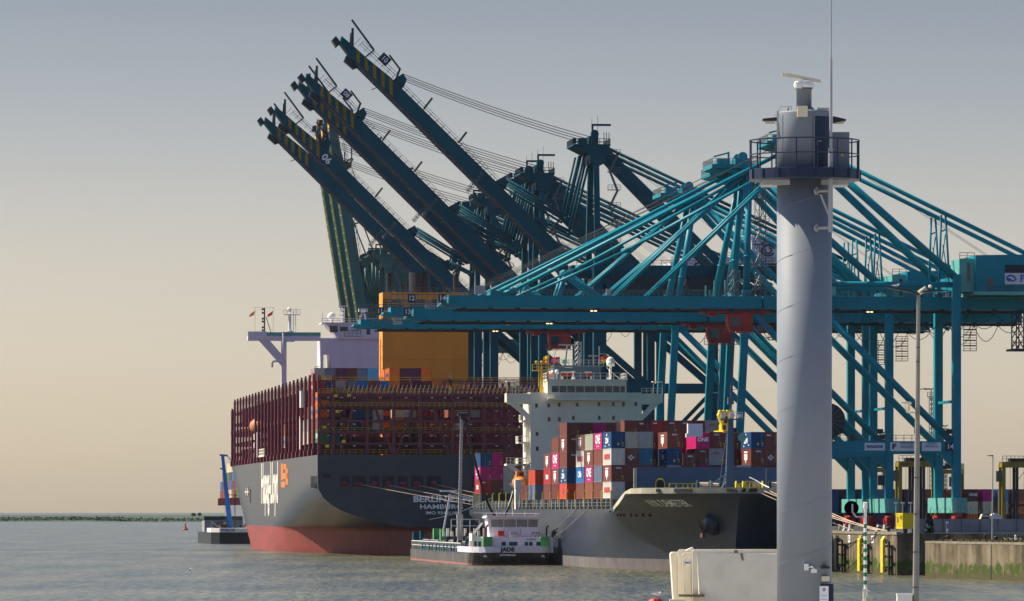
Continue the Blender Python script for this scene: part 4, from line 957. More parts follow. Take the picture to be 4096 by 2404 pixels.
# lifeboat in its davit
lb = root("lifeboat", (-31.6, 262, 15.6), "orange enclosed lifeboat hanging in its davit on the nearer ship", "lifeboat")
m = MB(); m.lathe([(.05, -3.6), (.9, -3.0), (1.45, -1.6), (1.55, 0), (1.45, 1.8), (.9, 3.2), (.05, 3.8)], (0, 0, 0), 16); vs = m.v; m.v = [(-31.6 + x, 262 + z, 16.0 + y * .95) for x, y, z in vs]
m.build("boat_hull", M['orange'], lb, True); MB().box(-32.4, -30.8, 260.5, 263, 17.2, 18.4).build("boat_cabin", M['orange'], lb); MB().box(-31.9, -31.1, 260.42, 260.5, 17.5, 18.1).build("boat_window", M['glass'], lb)
m = MB(); m.bar((-34, 258.5, 15.8), (-30.4, 258.5, 12.8), .3).bar((-29.8, 258.5, 12.6), (-29.6, 258.5, 17.2), .4).bar((-32.6, 258.4, 12.6), (-29.7, 258.4, 16), .22).bar((-31.5, 258.4, 18.4), (-29.6, 258.4, 20.3), .22).bar((-31.7, 258.4, 18.4), (-31.2, 258.4, 20.6), .1); m.build("davit", M['galv'], ship)
m = MB(); m.box(-33.2, -31.6, 255, 257.8, 10.6, 14.8, 0).box(-33.3, -32.0, 254.9, 257, 14.8, 16.6, 0).box(-31.4, -29.0, 256, 258, 10.6, 14.9, 0).tube((-28.8, 257, 15.6), (-28.8, 257, 18.4), .8, 12); m.build("deck_house", M['cream'], ship)
MB().path([(-29.6, 255.6, 13.8), (-29.6, 255.6, 14.4), (-28.4, 255.6, 14.4), (-28.4, 255.6, 11)], .25, 8).path([(-30.4, 255.4, 12.4), (-28.9, 255.4, 12.4), (-28.9, 255.4, 10.8)], .25, 8).build("bunker_pipe", M['galv'], ship)


# ================================================================ CONTAINERS
CC = {'brown': (0.20, 0.056, 0.038), 'navy': (0.006, 0.062, 0.17), 'white': (0.60, 0.57, 0.50), 'rusty white': (0.50, 0.46, 0.38), 'grey': (0.36, 0.36, 0.35), 'magenta': (0.50, 0.010, 0.155),
      'blue': (0.012, 0.17, 0.42), 'red': (0.40, 0.026, 0.028), 'pale green': (0.36, 0.40, 0.29), 'orange': (0.66, 0.16, 0.012), 'teal': (0.008, 0.14, 0.22), 'slate': (0.14, 0.18, 0.25), 'cream': (0.68, 0.60, 0.40),
      'purple': (0.10, 0.02, 0.06), 'light blue': (0.10, 0.42, 0.68), 'green': (0.05, 0.24, 0.08), 'vermilion': (0.62, 0.075, 0.02), 'maroon': (0.15, 0.035, 0.03), 'charcoal': (0.035, 0.04, 0.05), 'rust': (0.30, 0.10, 0.05)}
CM = {}
for k_, c_ in CC.items():
    CM[k_] = mat(k_.replace(' ', '_') + "_container_paint", c_, 0.5, var=0.10, scale=0.9, rnd=0.10, dirt=RUST if k_ != 'rusty white' else (0.24, 0.12, 0.05), dirt_amt=0.75 if k_ == 'rusty white' else (0.25 if k_ in ('white', 'cream', 'grey') else .16), streak=True)
CW, CLN = 2.438, 12.19
def box_mesh(col, h=2.9, L=CLN, W_=CW):
    key = ('box', col, h, L)
    if key in _TX: return _TX[key]
    m = MB(); x = W_ / 2; t = .11
    for sx in (-1, 1):                                          # corner posts and rails
        for y0 in (0, L - t * 1.6): m.box(min(sx * x, sx * (x - t * 1.6)), max(sx * x, sx * (x - t * 1.6)), y0, y0 + t * 1.6, 0, h)
        for z0, hh in ((0, .18), (h - .13, .13)): m.box(min(sx * x, sx * (x - t)), max(sx * x, sx * (x - t)), t * 1.6, L - t * 1.6, z0, z0 + hh)
    for y0 in (0, L - t):
        for z0, hh in ((0, .2), (h - .16, .16)): m.box(-x + t * 1.6, x - t * 1.6, y0, y0 + t, z0, z0 + hh)
    # corrugated walls as folded sheets
    def sheet(p0, dx, length, depth, nrm, n):
        pts = []
        for i in range(n):
            s = length * i / n; w = length / n
            for f, q in ((0, 0), (.3, 0), (.5, depth), (.8, depth)): pts.append((s + w * f, q))
        pts.append((length, 0)); vs = []
        for z in (.17, h - .12):
            for s, q in pts: vs.append((p0[0] + dx[0] * s + nrm[0] * -q, p0[1] + dx[1] * s + nrm[1] * -q, z))
        k = len(pts)
        fs = [(i, i + 1, k + i + 1, k + i) for i in range(k - 1)]
        m.add(vs, fs)
    sheet((-x + .03, L - .1), (0, -1), L - .2, .05, (-1, 0), 26); sheet((x - .03, .1), (0, 1), L - .2, .05, (1, 0), 26)
    sheet((-x + .12, .035), (1, 0), W_ - .24, .045, (0, -1), 8); sheet((x - .12, L - .035), (-1, 0), W_ - .24, .045, (0, 1), 8)
    m.box(-x + .05, x - .05, .05, L - .05, .06, .12); m.box(-x + .05, x - .05, .05, L - .05, h - .06, h - .02)
    me = bpy.data.meshes.new("container_shell"); me.from_pydata(m.v, [], m.f); me.materials.append(CM[col]); _TX[key] = me
    return me
def put_box(col, v, u, z, label, group, h=2.9, L=CLN, name="shipping_container"):
    o = bpy.data.objects.new(name, box_mesh(col, h, L)); COL.objects.link(o)
    o.location = Q(v, u, z); o.rotation_euler = (0, 0, TH); ORG[o.name] = Vector((0, 0, 0))
    return put(o, label, "container", group)
def mark_side(o, kind, h=2.9):                                   # lettering and emblems on the river side
    x = -CW / 2 - .012
    if kind == 'ONE':
        text("ONE", 2.2, M['num'], (x, 6.0, 1.7), (0, -1, 0), (0, 0, 1), o, .008, 1.5, bold=.07); text("NETWORK EXPRESS", .4, M['num'], (x, 6.0, .5), (0, -1, 0), (0, 0, 1), o, .004, 1.0)
    elif kind == 'shield':                                       # white crowned shield of three bars
        m = MB()
        for y0, y1, z0, z1 in ((4.2, 8.4, 2.2, 2.45), (4.4, 5.5, .9, 2.05), (5.75, 6.9, .55, 2.05), (7.15, 8.2, .9, 2.05)): m.box(x, x + .02, y0, y1, z0, z1)
        m.add([(x, 5.75, .55), (x, 6.9, .55), (x, 6.3, .2)], [(0, 1, 2), (2, 1, 0)]); m.build("emblem", M['num'], o)
    elif kind == 'line':                                         # white letters with a small mark above
        text("ZIM", 1.3, M['num'], (x, 6.2, 1.35), (0, -1, 0), (0, 0, 1), o, .008, 2.0, bold=.05)
        m = MB()
        for y, z in ((6.6, 2.3), (6.2, 2.5), (3.0, .6), (8.6, .45)): m.box(x, x + .02, y - .5, y + .5, z - .12, z + .12)
        m.build("emblem", M['num'], o)
    elif kind == 'YM': text("YANG MING", 1.25, M['glow_red'], (x, 6.0, 1.45), (0, -1, 0), (0, 0, 1), o, .008, 1.15, bold=.05)
    elif kind == 'inch': text("tex", 1.7, M['num'], (x, 6.0, 1.5), (0, -1, 0), (0, 0, 1), o, .008, 2.0, bold=.05)
    elif kind == 'dot':
        m = MB(); m.tube((x, 6, 1.5), (x + .02, 6, 1.5), .65, 12); m.build("emblem", M['logo_b'], o)
    elif kind == 'HL': text("Hapag-Lloyd", 1.3, M['logo_b'], (x, 6.1, 1.5), (0, -1, 0), (0, 0, 1), o, .008, 1.2, bold=.03)
    elif kind == 'vert': text("CMA", 1.5, M['num'], (x, 6.0, 1.5), (0, -1, 0), (0, 0, 1), o, .008, 2.0, bold=.05)
    elif kind == 'EVER': text("EVERGREEN", 1.2, M['num'], (x, 6.0, 1.5), (0, -1, 0), (0, 0, 1), o, .008, 1.3, bold=.05)
def mark_end(o, kind, h=2.9):
    y = -.012
    if kind == 'tex': text("tex", .55, M['num'], (-.55, y, h - .55), (1, 0, 0), (0, 0, 1), o, .006, 1.0, bold=.02)
    elif kind == 'code': text("HLXU", .34, M['num'], (.1, y, h - .5), (1, 0, 0), (0, 0, 1), o, .006, 1.0, bold=.02)
    elif kind == 'OOCL': text("OOCL", .42, M['glow_red'], (0, y, h - .85), (1, 0, 0), (0, 0, 1), o, .006, 1.0, bold=.03)
    elif kind == 'ONE': text("ONE", .95, M['num'], (.05, y, h * .55), (1, 0, 0), (0, 0, 1), o, .006, 1.0, bold=.03)
    elif kind == 'plate':
        MB().box(-.9, -.15, y - .01, y + .02, h - .62, h - .4).build("plate", M['num'], o)
    if kind in ('yel', 'code', 'OOCL', 'line') or kind is None:
        MB().box(.75, .95, y - .01, y + .02, .75, 1.05).box(.75, .92, y - .01, y + .02, .35, .55).build("warning_plate", M['yellow_b'], o)
    if kind == 'line': MB().box(-.12, .2, y - .01, y + .02, .55, .95).build("number_plate", M['yellow_b'], o)
    if kind == 'haz':
        m = MB()
        for a, b in ((-.2, 1.6), (.15, 1.3), (-.2, 1.0), (-.55, 1.3)): m.add([(a, y, b - .22), (a + .22, y, b), (a, y, b + .22), (a - .22, y, b)], [(0, 1, 2, 3)])
        m.build("hazard_label", M['num'], o)
    MB().box(.62, .66, y - .008, y + .02, .5, h - .5).build("door_bar", M['galv'], o) if kind in ('code', 'line', 'tex', 'haz') else None
ORDN = ["front", "second", "third", "fourth", "fifth", "sixth", "seventh", "eighth", "ninth", "tenth", "eleventh", "twelfth", "thirteenth", "fourteenth"]
TIER = ["bottom", "second", "third", "fourth", "fifth", "sixth", "seventh"]
NB = "containers stacked on the nearer ship"
PITCH, ZB, TH_ = 2.49, 12.5, 2.94
ncol = lambda j: -33.1 + PITCH * j + CW / 2
done = set()
def nbox(b, j, t, col, side=None, end=None, h=2.9, u=None, z=None):
    if (b, j, t) in done: return
    done.add((b, j, t))
    uu = 101 + 13.3 * b if u is None else u
    where = ("%s bay" % ORDN[b]) if b < 17 and b < len(ORDN) else "aft stack"
    cj = "outermost" if j == 0 else ("%s inward" % ORDN[j])
    lab = "%s container on nearer ship, %s, %s column from river, %s tier" % (col, where, cj, TIER[t])
    o = put_box(col, ncol(j), uu, ZB + TH_ * t if z is None else z, lab, NB, h)
    if side: mark_side(o, side, h)
    if end is not False: mark_end(o, end, h)
    return o
N_ = None
front = [['white', 'maroon', 'brown', 'brown', 'brown', 'brown', 'brown', 'brown', 'brown', 'brown', 'brown', 'brown', 'brown'],
         ['brown', 'brown', 'brown', 'maroon', 'grey', 'brown', 'magenta', 'maroon', N_, 'white', 'brown', 'maroon', 'brown'],
         ['white', 'brown', 'teal', N_, 'navy', N_, 'brown', 'grey', N_, N_, 'brown', 'brown', 'maroon'],
         ['navy', 'rusty white', 'grey', N_, 'brown', N_, N_, 'brown', N_, N_, 'navy', 'brown', 'maroon']]
ends = [[N_] * 13, ['code', N_, 'code', 'code', 'yel', 'code', 'haz', N_, N_, N_, 'code', 'plate', N_],
        ['yel', 'haz', 'yel', N_, 'line', N_, 'code', 'OOCL', N_, N_, 'code', 'haz', 'tex'], ['line', 'yel', 'yel', N_, 'code', N_, N_, 'code', N_, N_, 'line', 'tex', 'code']]
sides0 = {(0, 0): 'YM', (1, 0): 'shield', (2, 0): 'YM', (3, 0): 'line', (3, 4): 'shield', (3, 7): 'shield', (2, 4): 'line', (3, 10): 'line', (2, 10): 'shield'}
for t in range(4):
    for j in range(13):
        if front[t][j]: nbox(0, j, t, front[t][j], sides0.get((t, j)), ends[t][j])
nbox(0, 5, 2, 'brown', None, 'code', 2.9, 99.0, ZB + TH_ * 2 - .9)
nbox(0, 6, 3, 'magenta', None, 'ONE', 2.9, 100.2, ZB + TH_ * 3 - .1)
edge = {1: [('brown', N_), ('slate', N_), ('brown', N_), ('magenta', 'ONE')], 2: [('rust', N_), ('magenta', 'ONE'), ('brown', 'shield'), ('pale green', N_)],
        3: [('brown', N_), ('blue', 'vert'), ('white', 'YM'), ('brown', 'shield')], 5: [('vermilion', 'dot'), ('navy', 'line'), ('brown', N_), ('brown', 'shield')],
        6: [('maroon', N_), ('brown', 'shield'), ('magenta', 'ONE'), ('brown', N_)], 7: [('brown', N_), ('red', 'inch'), ('brown', 'shield')], 9: [('slate', N_), ('vermilion', N_)], 10: [('maroon', N_)]}
rc = ['brown', 'brown', 'maroon', 'navy', 'brown', 'red', 'grey', 'brown', 'magenta']
for b, lst in edge.items():
    for t, (c, s) in enumerate(lst): nbox(b, 0, t, c, s, 'code' if b == 5 and t >= 2 else N_)
for b in (1, 5, 9):                                              # what shows through the gaps
    for j in range(1, 13):
        for t in ((1, 2, 3) if b < 9 else (0, 1)):
            if b == 5 and t < 3 and j > 3: continue
            if b == 1 and j < 3: continue
            if b == 9 and j > 3: continue
            nbox(b, j, t, rc[(j * 3 + t * 5 + b) % len(rc)], N_, N_)
for j, c in enumerate(['brown', 'maroon', 'magenta', 'brown']): nbox(5, j, 4, c, N_, 'yel', 2.6)
for j, (c, e) in zip(range(3, 11), [('brown', 'yel'), ('maroon', 'tex'), ('red', 'plate'), ('brown', 'code'), ('brown', 'code'), ('maroon', N_), ('grey', 'OOCL'), ('maroon', N_)]):
    nbox(3, j, 4, c, N_, e, 2.6)
    nbox(3, j, 3, rc[j % 9], N_, N_)
aft = [[('vermilion', 'inch'), 'maroon', 'rusty white', 'brown', 'brown'], [('magenta', 'ONE'), 'magenta', 'rusty white', 'brown', 'maroon'], [('slate', N_), 'magenta', 'maroon', 'maroon', 'brown']]
for t, lst in enumerate(aft):
    for j, c in enumerate(lst):
        s = N_
        if isinstance(c, tuple): c, s = c
        if t == 0 and j == 0: c = 'red'
        if t == 2 and j == 0: c = 'navy'
        nbox(20, j, t, c, s, 'plate' if t == 0 and j == 0 else N_, 2.9, 326.0, 14.0 + TH_ * t)
MB().box(-33.1, -4, 324, 340, 10.6, 14.0).build("hatch_stand", M['dark'], ship)
# the spreader and the white lashing cage lowered onto the cargo
sp = root("container_spreader", (ncol(9) + .6, 124, 24.3), "yellow spreader and headblock hanging over the containers by the foremast", "spreader")
m = MB(); x = ncol(9) + .6; z = 24.35
m.box(x - 1.3, x + 1.3, 121.5, 133.5, z, z + .5).box(x - 1.0, x + 1.0, 125.5, 129, z + .5, z + 1.6); m.build("frame", M['yellow_b'], sp)
m = MB(); m.prism([(x - .9, z + 1.6), (x + .9, z + 1.6), (x + 1.5, z + 3.3), (x + 1.2, z + 3.9), (x - 1.2, z + 3.9), (x - 1.5, z + 3.3)], 'y', 126, 128.5)
for q in (-1.0, -.35, .35, 1.0): m.tube((x + q, 126.2, z + 3.9), (x + q, 128.2, z + 3.9), .32, 12)
m.build("headblock", M['yellow_b'], sp)
m = MB(); m.box(x - .8, x - .2, 125.3, 125.5, z + .6, z + 1.4).box(x - .5, x + .1, 125.9, 126, z + 1.8, z + 3.0).box(x + .2, x + 1.2, 121.4, 121.5, z + .05, z + .9); m.build("hydraulic_unit", M['dark'], sp)
m = MB()
for q in (-1.0, 1.0):
    for y in (126.3, 128): m.bar((x + q, y, z + 4.1), (x + q * 1.6, y, 47.4), .07)
m.build("hoist_rope", M['cable'], sp)
cg = root("lashing_cage", (-19.1, 97, 22.4), "pale lilac lashing cage standing before the magenta container", "cage")
MB().box(-20.0, -17.4, 97, 98.4, 23.3, 25.6).build("cage_body", M['white_l'], cg); MB().box(-20.3, -20.0, 97, 98.2, 23.2, 23.9).build("step", M['white'], cg)


M['j_hull'] = stained('barge_black_hull_paint', (0.075, 0.073, 0.07), (0.30, 0.26, 0.18), 0.5, .45)
# ================================================================ THE GIANT SHIP AND ITS NEIGHBOURS
M['b_hull'] = mat("dark_grey_hull_paint", (0.036, 0.048, 0.068), 0.30, var=0.12, scale=0.2, dirt=(0.05, 0.056, 0.066), dirt_amt=0.5, streak=True, bump=0.02, spec=0.4, plates=(13.0, 2.6, .3))
M['b_stern'] = M['b_hull']
M['b_red'] = stained("red_antifouling_paint", (0.30, 0.055, 0.045), (0.12, 0.05, 0.045), 0.6, .65)
BV, BB, BS, BL = -31.2, 30.6, 413.0, 400.0
gs = root("giant_container_ship", (BV, 600, 0), "giant container ship with orange funnel, its broad dark stern towards us", "ship")
def b_half(u, z):
    d = u - BS
    if z >= 17: b0 = 1.0
    elif z > 6.2: b0 = (1 - ((17 - z) / 10.8) ** 2.3) ** .5
    else: b0 = 0.0
    L = lerp_tab([(-2, 170), (0, 158), (6.4, 135), (10, 105), (14, 60), (17, 12), (24, 1)], z)
    t = min(1, d / L); h = 1 - (1 - t) ** 1.9; f = b0 + (1 - b0) * h
    s0 = lerp_tab([(0, 640), (14, 706), (24, 752)], z); e0 = lerp_tab([(0, 806), (24, 818)], z)
    if u > s0: f *= max(.02, 1 - ((u - s0) / (e0 - s0)) ** 2.1) if u < e0 else .02
    return BB * f
us = [413, 414.5, 417, 421, 426, 432, 440, 450, 462, 476, 492, 510, 530, 552, 575, 600, 620, 640, 655, 670, 685, 700, 715, 730, 745, 760, 775, 788, 798, 806, 812]
zs = [-2, 0, 2, 4, 5.2, 6.2, 6.35, 6.36, 6.8, 7.4, 8.2, 9.2, 10.4, 11.8, 13.4, 15.2, 17, 17.3, 20, 23.2]
m = MB(); G_ = {}
for side in (-1, 1):
    vs = []
    for u in us:
        for z in zs: vs.append((BV + side * b_half(u, z), u, z))
    n = len(zs); fs = []; mi = []
    for i in range(len(us) - 1):
        for k in range(n - 1):
            a, b, c, d = i*n+k, (i+1)*n+k, (i+1)*n+k+1, i*n+k+1
            fs.append((a, b, c, d) if side > 0 else (a, d, c, b)); mi.append(1 if zs[k] < 6.355 else 0)
    o_ = len(m.v); m.v += vs; m.f += [tuple(q + o_ for q in f) for f in fs]; m.m += mi
    G_[side] = vs
hull = m.build("hull", [M['b_hull'], M['b_red']], gs, True)
m = MB(); n = len(zs)                                           # flat transom and deck, kept crisp as their own plate
L_ = [p for p in G_[-1][:n] if p[2] >= 6.2]; R_ = [p for p in G_[1][:n] if p[2] >= 6.2]
k = len(L_); m.add(L_ + R_, [(i, i + 1, k + i + 1, k + i) for i in range(k - 1)]); m.f = [tuple(reversed(f)) for f in m.f]
m.build("transom", M['b_hull'], gs)
m = MB()
for i in range(len(us) - 1):
    a = G_[-1][i*n+n-1]; b = G_[-1][(i+1)*n+n-1]; c = G_[1][(i+1)*n+n-1]; d = G_[1][i*n+n-1]
    m.add([(p[0], p[1], 23.1) for p in (a, b, c, d)], [(0, 3, 2, 1)])
m.build("main_deck", M['maroon'], gs)
y_ = BS - .06
text("BERLIN EXPRESS", 1.95, M['num'], (-30.9, y_, 12.95), (1, 0, 0), (0, 0, 1), gs, .02, 1.26, bold=.06)
text("HAMBURG", 1.5, M['num'], (-33.2, y_, 11.2 + .0), (1, 0, 0), (0, 0, 1), gs, .02, 1.4, bold=.03)
text("IMO 9540118", 1.0, M['num'], (-33.2, y_, 9.8), (1, 0, 0), (0, 0, 1), gs, .02, 1.3, bold=.015)
# aft mooring deck openings with red winches inside
for v0, v1 in ((-56.6, -54.4), (-53.9, -50.6), (-49.8, -47.6), (-46.8, -44.2), (-43.2, -41.0), (-40.2, -37.4), (-36.6, -33.2), (-26.0, -20.0), (-18.8, -14.2)):
    op = MB().box(v0, v1, BS - .03, BS + .3, 15.7, 18.4).build("mooring_opening", M['black'], gs)
    m = MB(); c = (v0 + v1) / 2
    m.tube((c - .7, BS - .1, 16.5), (c + .7, BS - .1, 16.5), .55, 10).box(c - 1.0, c + 1.0, BS - .08, BS, 15.7, 16.0).tube((c - .2, BS - .12, 17.0), (c + .1, BS - .12, 17.0), .35, 8); m.build("mooring_winch", M['maroon'], op)
MB().box(-60.6, -58.8, BS - .03, BS + .2, 17.9, 18.9).build("mooring_opening", M['black'], gs)
m = MB()
for k in range(5): m.box(-61.9, -61.5, 416 + k * 4.2, 417.6 + k * 4.2, 15.4 + k * .1, 18.4)
m.each("side_chock", M['black'], gs)
# writing on the side
for v in []: pass
sx = BV - BB - .05
text("Hapag-Lloyd", 14.4, M['cream'], (sx, 581.5, 17.0), (0, -1, 0), (0, 0, 1), gs, .02, .92, bold=.45)
m = MB()
for y0, y1, z0, z1 in ((518, 528, 20.6, 22.0), (512, 530, 18.3, 19.7), (522, 537, 16.2, 17.6), (512, 520, 16.8, 20.8), (530, 537, 18.0, 22.2)): m.box(sx, sx + .1, y0, y1, z0, z1)
m.build("orange_emblem", M['orange'], gs)
m = MB(); m.box(sx - .02, sx + .3, 668, 686, 14.4, 16.8); m.build("pilot_door", M['dark'], gs); m = MB(); m.box(sx - .05, sx + .3, 671, 673, 14.5, 16.7).box(sx - .05, sx + .3, 679, 681, 14.5, 16.7).box(sx - .05, sx + .3, 668, 686, 15.4, 15.7); m.build("pilot_ladder", M['cream'], gs)
MB().box(sx - .05, sx + .3, 660, 663, 12.6, 16.2).build("fender_slot", M['black'], gs)
# lashing bridges
def lash(u, b, zt, full=True, first=False):
    m = MB(); n = 8; vs = [BV - b + 2 * b * i / n for i in range(n + 1)]
    for i, v in enumerate(vs): m.box(v - .3, v + .3, u, u + .9, 23.2, zt if i in (0, n) else zt - 1.2)
    for z in ((26.6, 29.4, 32.2, 35.0, 38.0) if zt > 40 else (26.6, 29.4, 32.2, 35.2)): m.box(BV - b, BV + b, u + .05, u + 1.2, z - .45, z + .25)
    if full: m.box(BV - b + .4, BV + b - .4, u + .9, u + 1.0, 35.0, zt - 2.6); m.box(BV - b + .4, BV + b - .4, u + .9, u + 1.0, 24, 27.5)
    for sgn in (-1, 1):
        v = BV + sgn * b; m.box(v - .22, v + .22, u - .5, u + .5, 23.2, zt + .6); m.box(v - .35, v + .35, u - .8, u + 1.4, 32.3, 33.2); m.box(v - .5, v + .5, u - .6, u + 1.4, 23.2, 24.6)
    lb_ = m.build("lashing_bridge", M['maroon'], gs)
    m = MB(); st = 1.3 if first else 3.2
    m.rail([(BV - b, u, zt - 1.2), (BV + b, u, zt - 1.2)], 1.0, .06, st); m.build("lashing_rail", M['yellow'] if u < 440 or random.random() < .15 else M['maroon'], lb_)
    return lb_
for i in range(1, 27):
    u = 413.4 + 13.4 * i
    b = b_half(u, 23.2) - .15
    if b < 6: continue
    zt = 41.6 if i < 25 else 39.2
    lash(u, b, zt, full=i < 23)
# stern frame: the big one facing us
m = MB(); ys = BS + .2
for v in (-61.4, -58.2, -50.3, -44.2, -38.0, -30.6, -23.1, -16.9, -9.4, -2.0): m.box(v - .38, v + .38, ys, ys + .9, 23.2, 37.9 if v > -57 else 41.6)
for z, h in ((34.6, .8), (31.0, .55), (28.4, .5), (25.8, .5), (37.0, .7)): m.box(-61.4, -1.0, ys + .1, ys + 1.4, z - h / 2, z + h / 2)
m.box(-61.4, -58.2, ys + .1, ys + 1.4, 40.0, 40.4); m.box(-61.4, -1, ys + 1.2, ys + 1.4, 33.6, 34.4); m.box(-61.4, -1, ys + 1.2, ys + 1.4, 35.9, 36.9)
stf = m.build("stern_lashing_frame", M['maroon'], gs)
m = MB()
for a, b in ((-56.6, -53.6), (-44.4, -48.6), (-43.6, -39.6), (-31.4, -35.2), (-30.0, -26.2), (-17.4, -21.4), (-16.2, -12.6), (-3, -7)):
    m.bar((a, ys + .3, 23.3), (b, ys + .3, 34.4), .55)
    m.bar((b, ys + .9, 34.4), (b + (a - b) * .4 + .8, ys + .9, 26), .3)
m.build("diagonal_brace", M['maroon'], stf)
m = MB(); m.rail([(-61.4, ys - .1, 37.4), (-1, ys - .1, 37.4)], 1.05, .055, 1.0).rail([(-61.4, ys - .1, 34.2), (-1, ys - .1, 34.2)], 1.0, .05, 1.2).rail([(-61.4, ys - .1, 40.4), (-58.2, ys - .1, 40.4)], 1.1, .06, .8)
m.rail([(-61.4, ys + .8, 23.3), (-1, ys + .8, 23.3)], 1.1, .05, 1.4).rail([(-61.4, ys - .1, 28.6), (-1, ys - .1, 28.6)], .9, .035, 1.6)
m.build("frame_rail", M['yellow'], stf)
m = MB()
for v, z in ((-60.0, 40.8), (-57.6, 36.8), (-57.2, 33.2), (-60.2, 29.6), (-59.6, 25.2), (-55.8, 26.3), (-54.5, 36.9)): m.box(v - .45, v + .45, ys - .12, ys - .05, z - .3, z + .3)
m.each("tier_plate", M['yellow_b'], stf)
m = MB()
for z in (36.3, 33.3, 30.2, 27.6, 25.2):
    for i in range(20): m.box(-59.6 + i * 3.0, -59.0 + i * 3.0, ys + .05, ys + .12, z, z + .14)
m.build("walkway_lamp", M['num'], stf)
m = MB()
for i in range(58): m.bar((-60 + i * 1.02, ys + .4, 37.4), (-59.4 + i * 1.02, ys - .4, 39.3), .07)
m.build("lashing_rod", M['galv'], stf)
fl = root("stern_flag", (-31.6, 412, 37), "black red and yellow ensign on the giant ship's stern frame", "flag")
m = MB()
for k, c in enumerate((0, 1, 2)): m.add([(-31.5, 411.9, 41 - k * .7), (-30.8, 411.6, 40.2 - k * .8), (-31.0, 411.6, 39.2 - k * .8), (-31.6, 411.9, 40.2 - k * .7)], [(0, 1, 2, 3)], c)
m.build("cloth", [M['black'], M['fl_r'], M['fl_y']], fl); MB().bar((-31.5, 412, 37), (-31.3, 412, 42.2), .1).build("flagstaff", M['galv'], fl)
# containers still on board
GB = "containers on the giant ship"
bcol = lambda j: -61.4 + 2.5 * j + CW / 2
bdone = set()
def bbox(b, j, t, col, side=None, end=None):
    if (b, j, t) in bdone: return
    bdone.add((b, j, t))
    lab = "%s container on giant ship, %s stern bay, %s column from river, %s tier" % (col, "first" if b == 0 else ORDN[b], "outermost" if j == 0 else ORDN[j] if j < 14 else "middle", TIER[t])
    if j >= 14: lab = "%s container on giant ship, %s stern bay, %s column from quay, %s tier" % (col, "first" if b == 0 else ORDN[b], ORDN[max(1, 24 - j)] if 24 - j < 14 else "middle", TIER[t])
    o = put_box(col, bcol(j), 414.9 + 13.4 * b + .3, 26.1 + 2.92 * t if t < 9 else 0, lab, GB, 2.89, 11.6)
    if side: mark_side(o, side)
    return o
for t, (c, s) in enumerate([('green', 'vert'), ('brown', N_), ('orange', 'HL'), ('orange', 'HL')]): bbox(0, 0, t, c, s)
for t, (c, s) in enumerate([('brown', N_), ('brown', N_), ('grey', 'HL'), ('brown', N_), ('red', 'inch'), ('grey', 'YM')]): bbox(1, 0, t, c, s)
for j, c in ((1, 'slate'), (2, 'purple'), (3, 'maroon'), (4, 'slate')): bbox(1, j, 5, c)
for j, c in ((1, 'navy'), (2, 'grey'), (3, 'slate'), (4, 'blue')): bbox(1, j, 4, c)
bbox(1, 5, 5, 'light blue', 'vert'); bbox(1, 5, 4, 'brown'); bbox(1, 6, 4, 'blue')
bbox(2, 7, 5, 'orange')
bbox(1, 7, 5, 'orange', 'HL'); bbox(1, 7, 4, 'orange', 'HL')
for j, c in ((8, 'purple'), (9, 'purple'), (10, 'orange')): bbox(1, j, 5, c)
for j, c in ((8, 'maroon'), (9, 'purple'), (10, 'maroon'), (11, 'orange')): bbox(1, j, 4, c)
for j, t, c in ((0, 1, 'brown'), (1, 0, 'teal'), (1, 2, 'brown'), (1, 3, 'rust'), (2, 1, 'rust'), (3, 1, 'navy'), (3, 2, 'navy'), (4, 2, 'teal'), (5, 2, 'white'), (5, 1, 'white'), (7, 2, 'cream'), (7, 1, 'orange'), (8, 2, 'white'), (8, 1, 'rust'), (12, 2, 'rust'), (13, 2, 'white'), (13, 1, 'white'), (14, 2, 'grey'), (9, 0, 'maroon')): bbox(0, j, t, c)
bbox(8, 0, 0, 'grey', 'HL'); bbox(8, 0, 1, 'rust')
bbox(3, 0, 0, 'white'); bbox(3, 0, 1, 'grey'); bbox(2, 0, 0, 'white'); bbox(2, 0, 1, 'grey'); bbox(2, 0, 2, 'maroon')
# funnel
fb = MB().box(-40.8, -19.9, 483, 493, 23.2, 63.4).build("funnel", M['orange_f'], gs)
m = MB()
for z in (56.0, 47.0): m.box(-40.83, -19.87, 482.97, 493.03, z, z + .12)
m.build("funnel_seam", mat("dull_orange_paint", (0.6, 0.24, 0.02), .5), fb)
m = MB()
for k in range(6):
    for q in range(5): m.box(-37.4 + (q > 0) * 0, -35.6, 482.9, 483, 60.0, 60.2)
for a, b in ((-40.8, -36.2), (-34.2, -30.4), (-28.8, -21.4)):
    for k in range(5): m.box(a, b, 482.93, 483, 59.2 + k * .55, 59.45 + k * .55)
m.build("funnel_louvre", M['dark'], fb)
m = MB(); m.tube((-31.4, 488, 63.4), (-31.4, 488, 68.4), 2.5, 20).tube((-38.8, 488, 63.4), (-38.8, 488, 68.2), .75, 12).tube((-22.4, 488, 63.4), (-22.4, 488, 68), .7, 12)
for v in (-36, -34.5, -27.8, -25.4): m.tube((v, 486, 63.4), (v, 486, 65.6), .3, 8)
m.each("exhaust_pipe", M['dark'], fb)
MB().rail([(-40.7, 483.1, 63.4), (-20, 483.1, 63.4)], 1.1, .05, 1.4).build("funnel_rail", M['rail'], fb)
m = MB(); m.path([(-41.1, 486, 24), (-41.1, 486, 52)], .12, 6)
for k in range(9): m.bar((-41.3, 484.5, 28 + k * 2.8), (-40.8, 484.5, 28 + k * 2.8), .15)
m.build("funnel_ladder", M['orange'], fb)
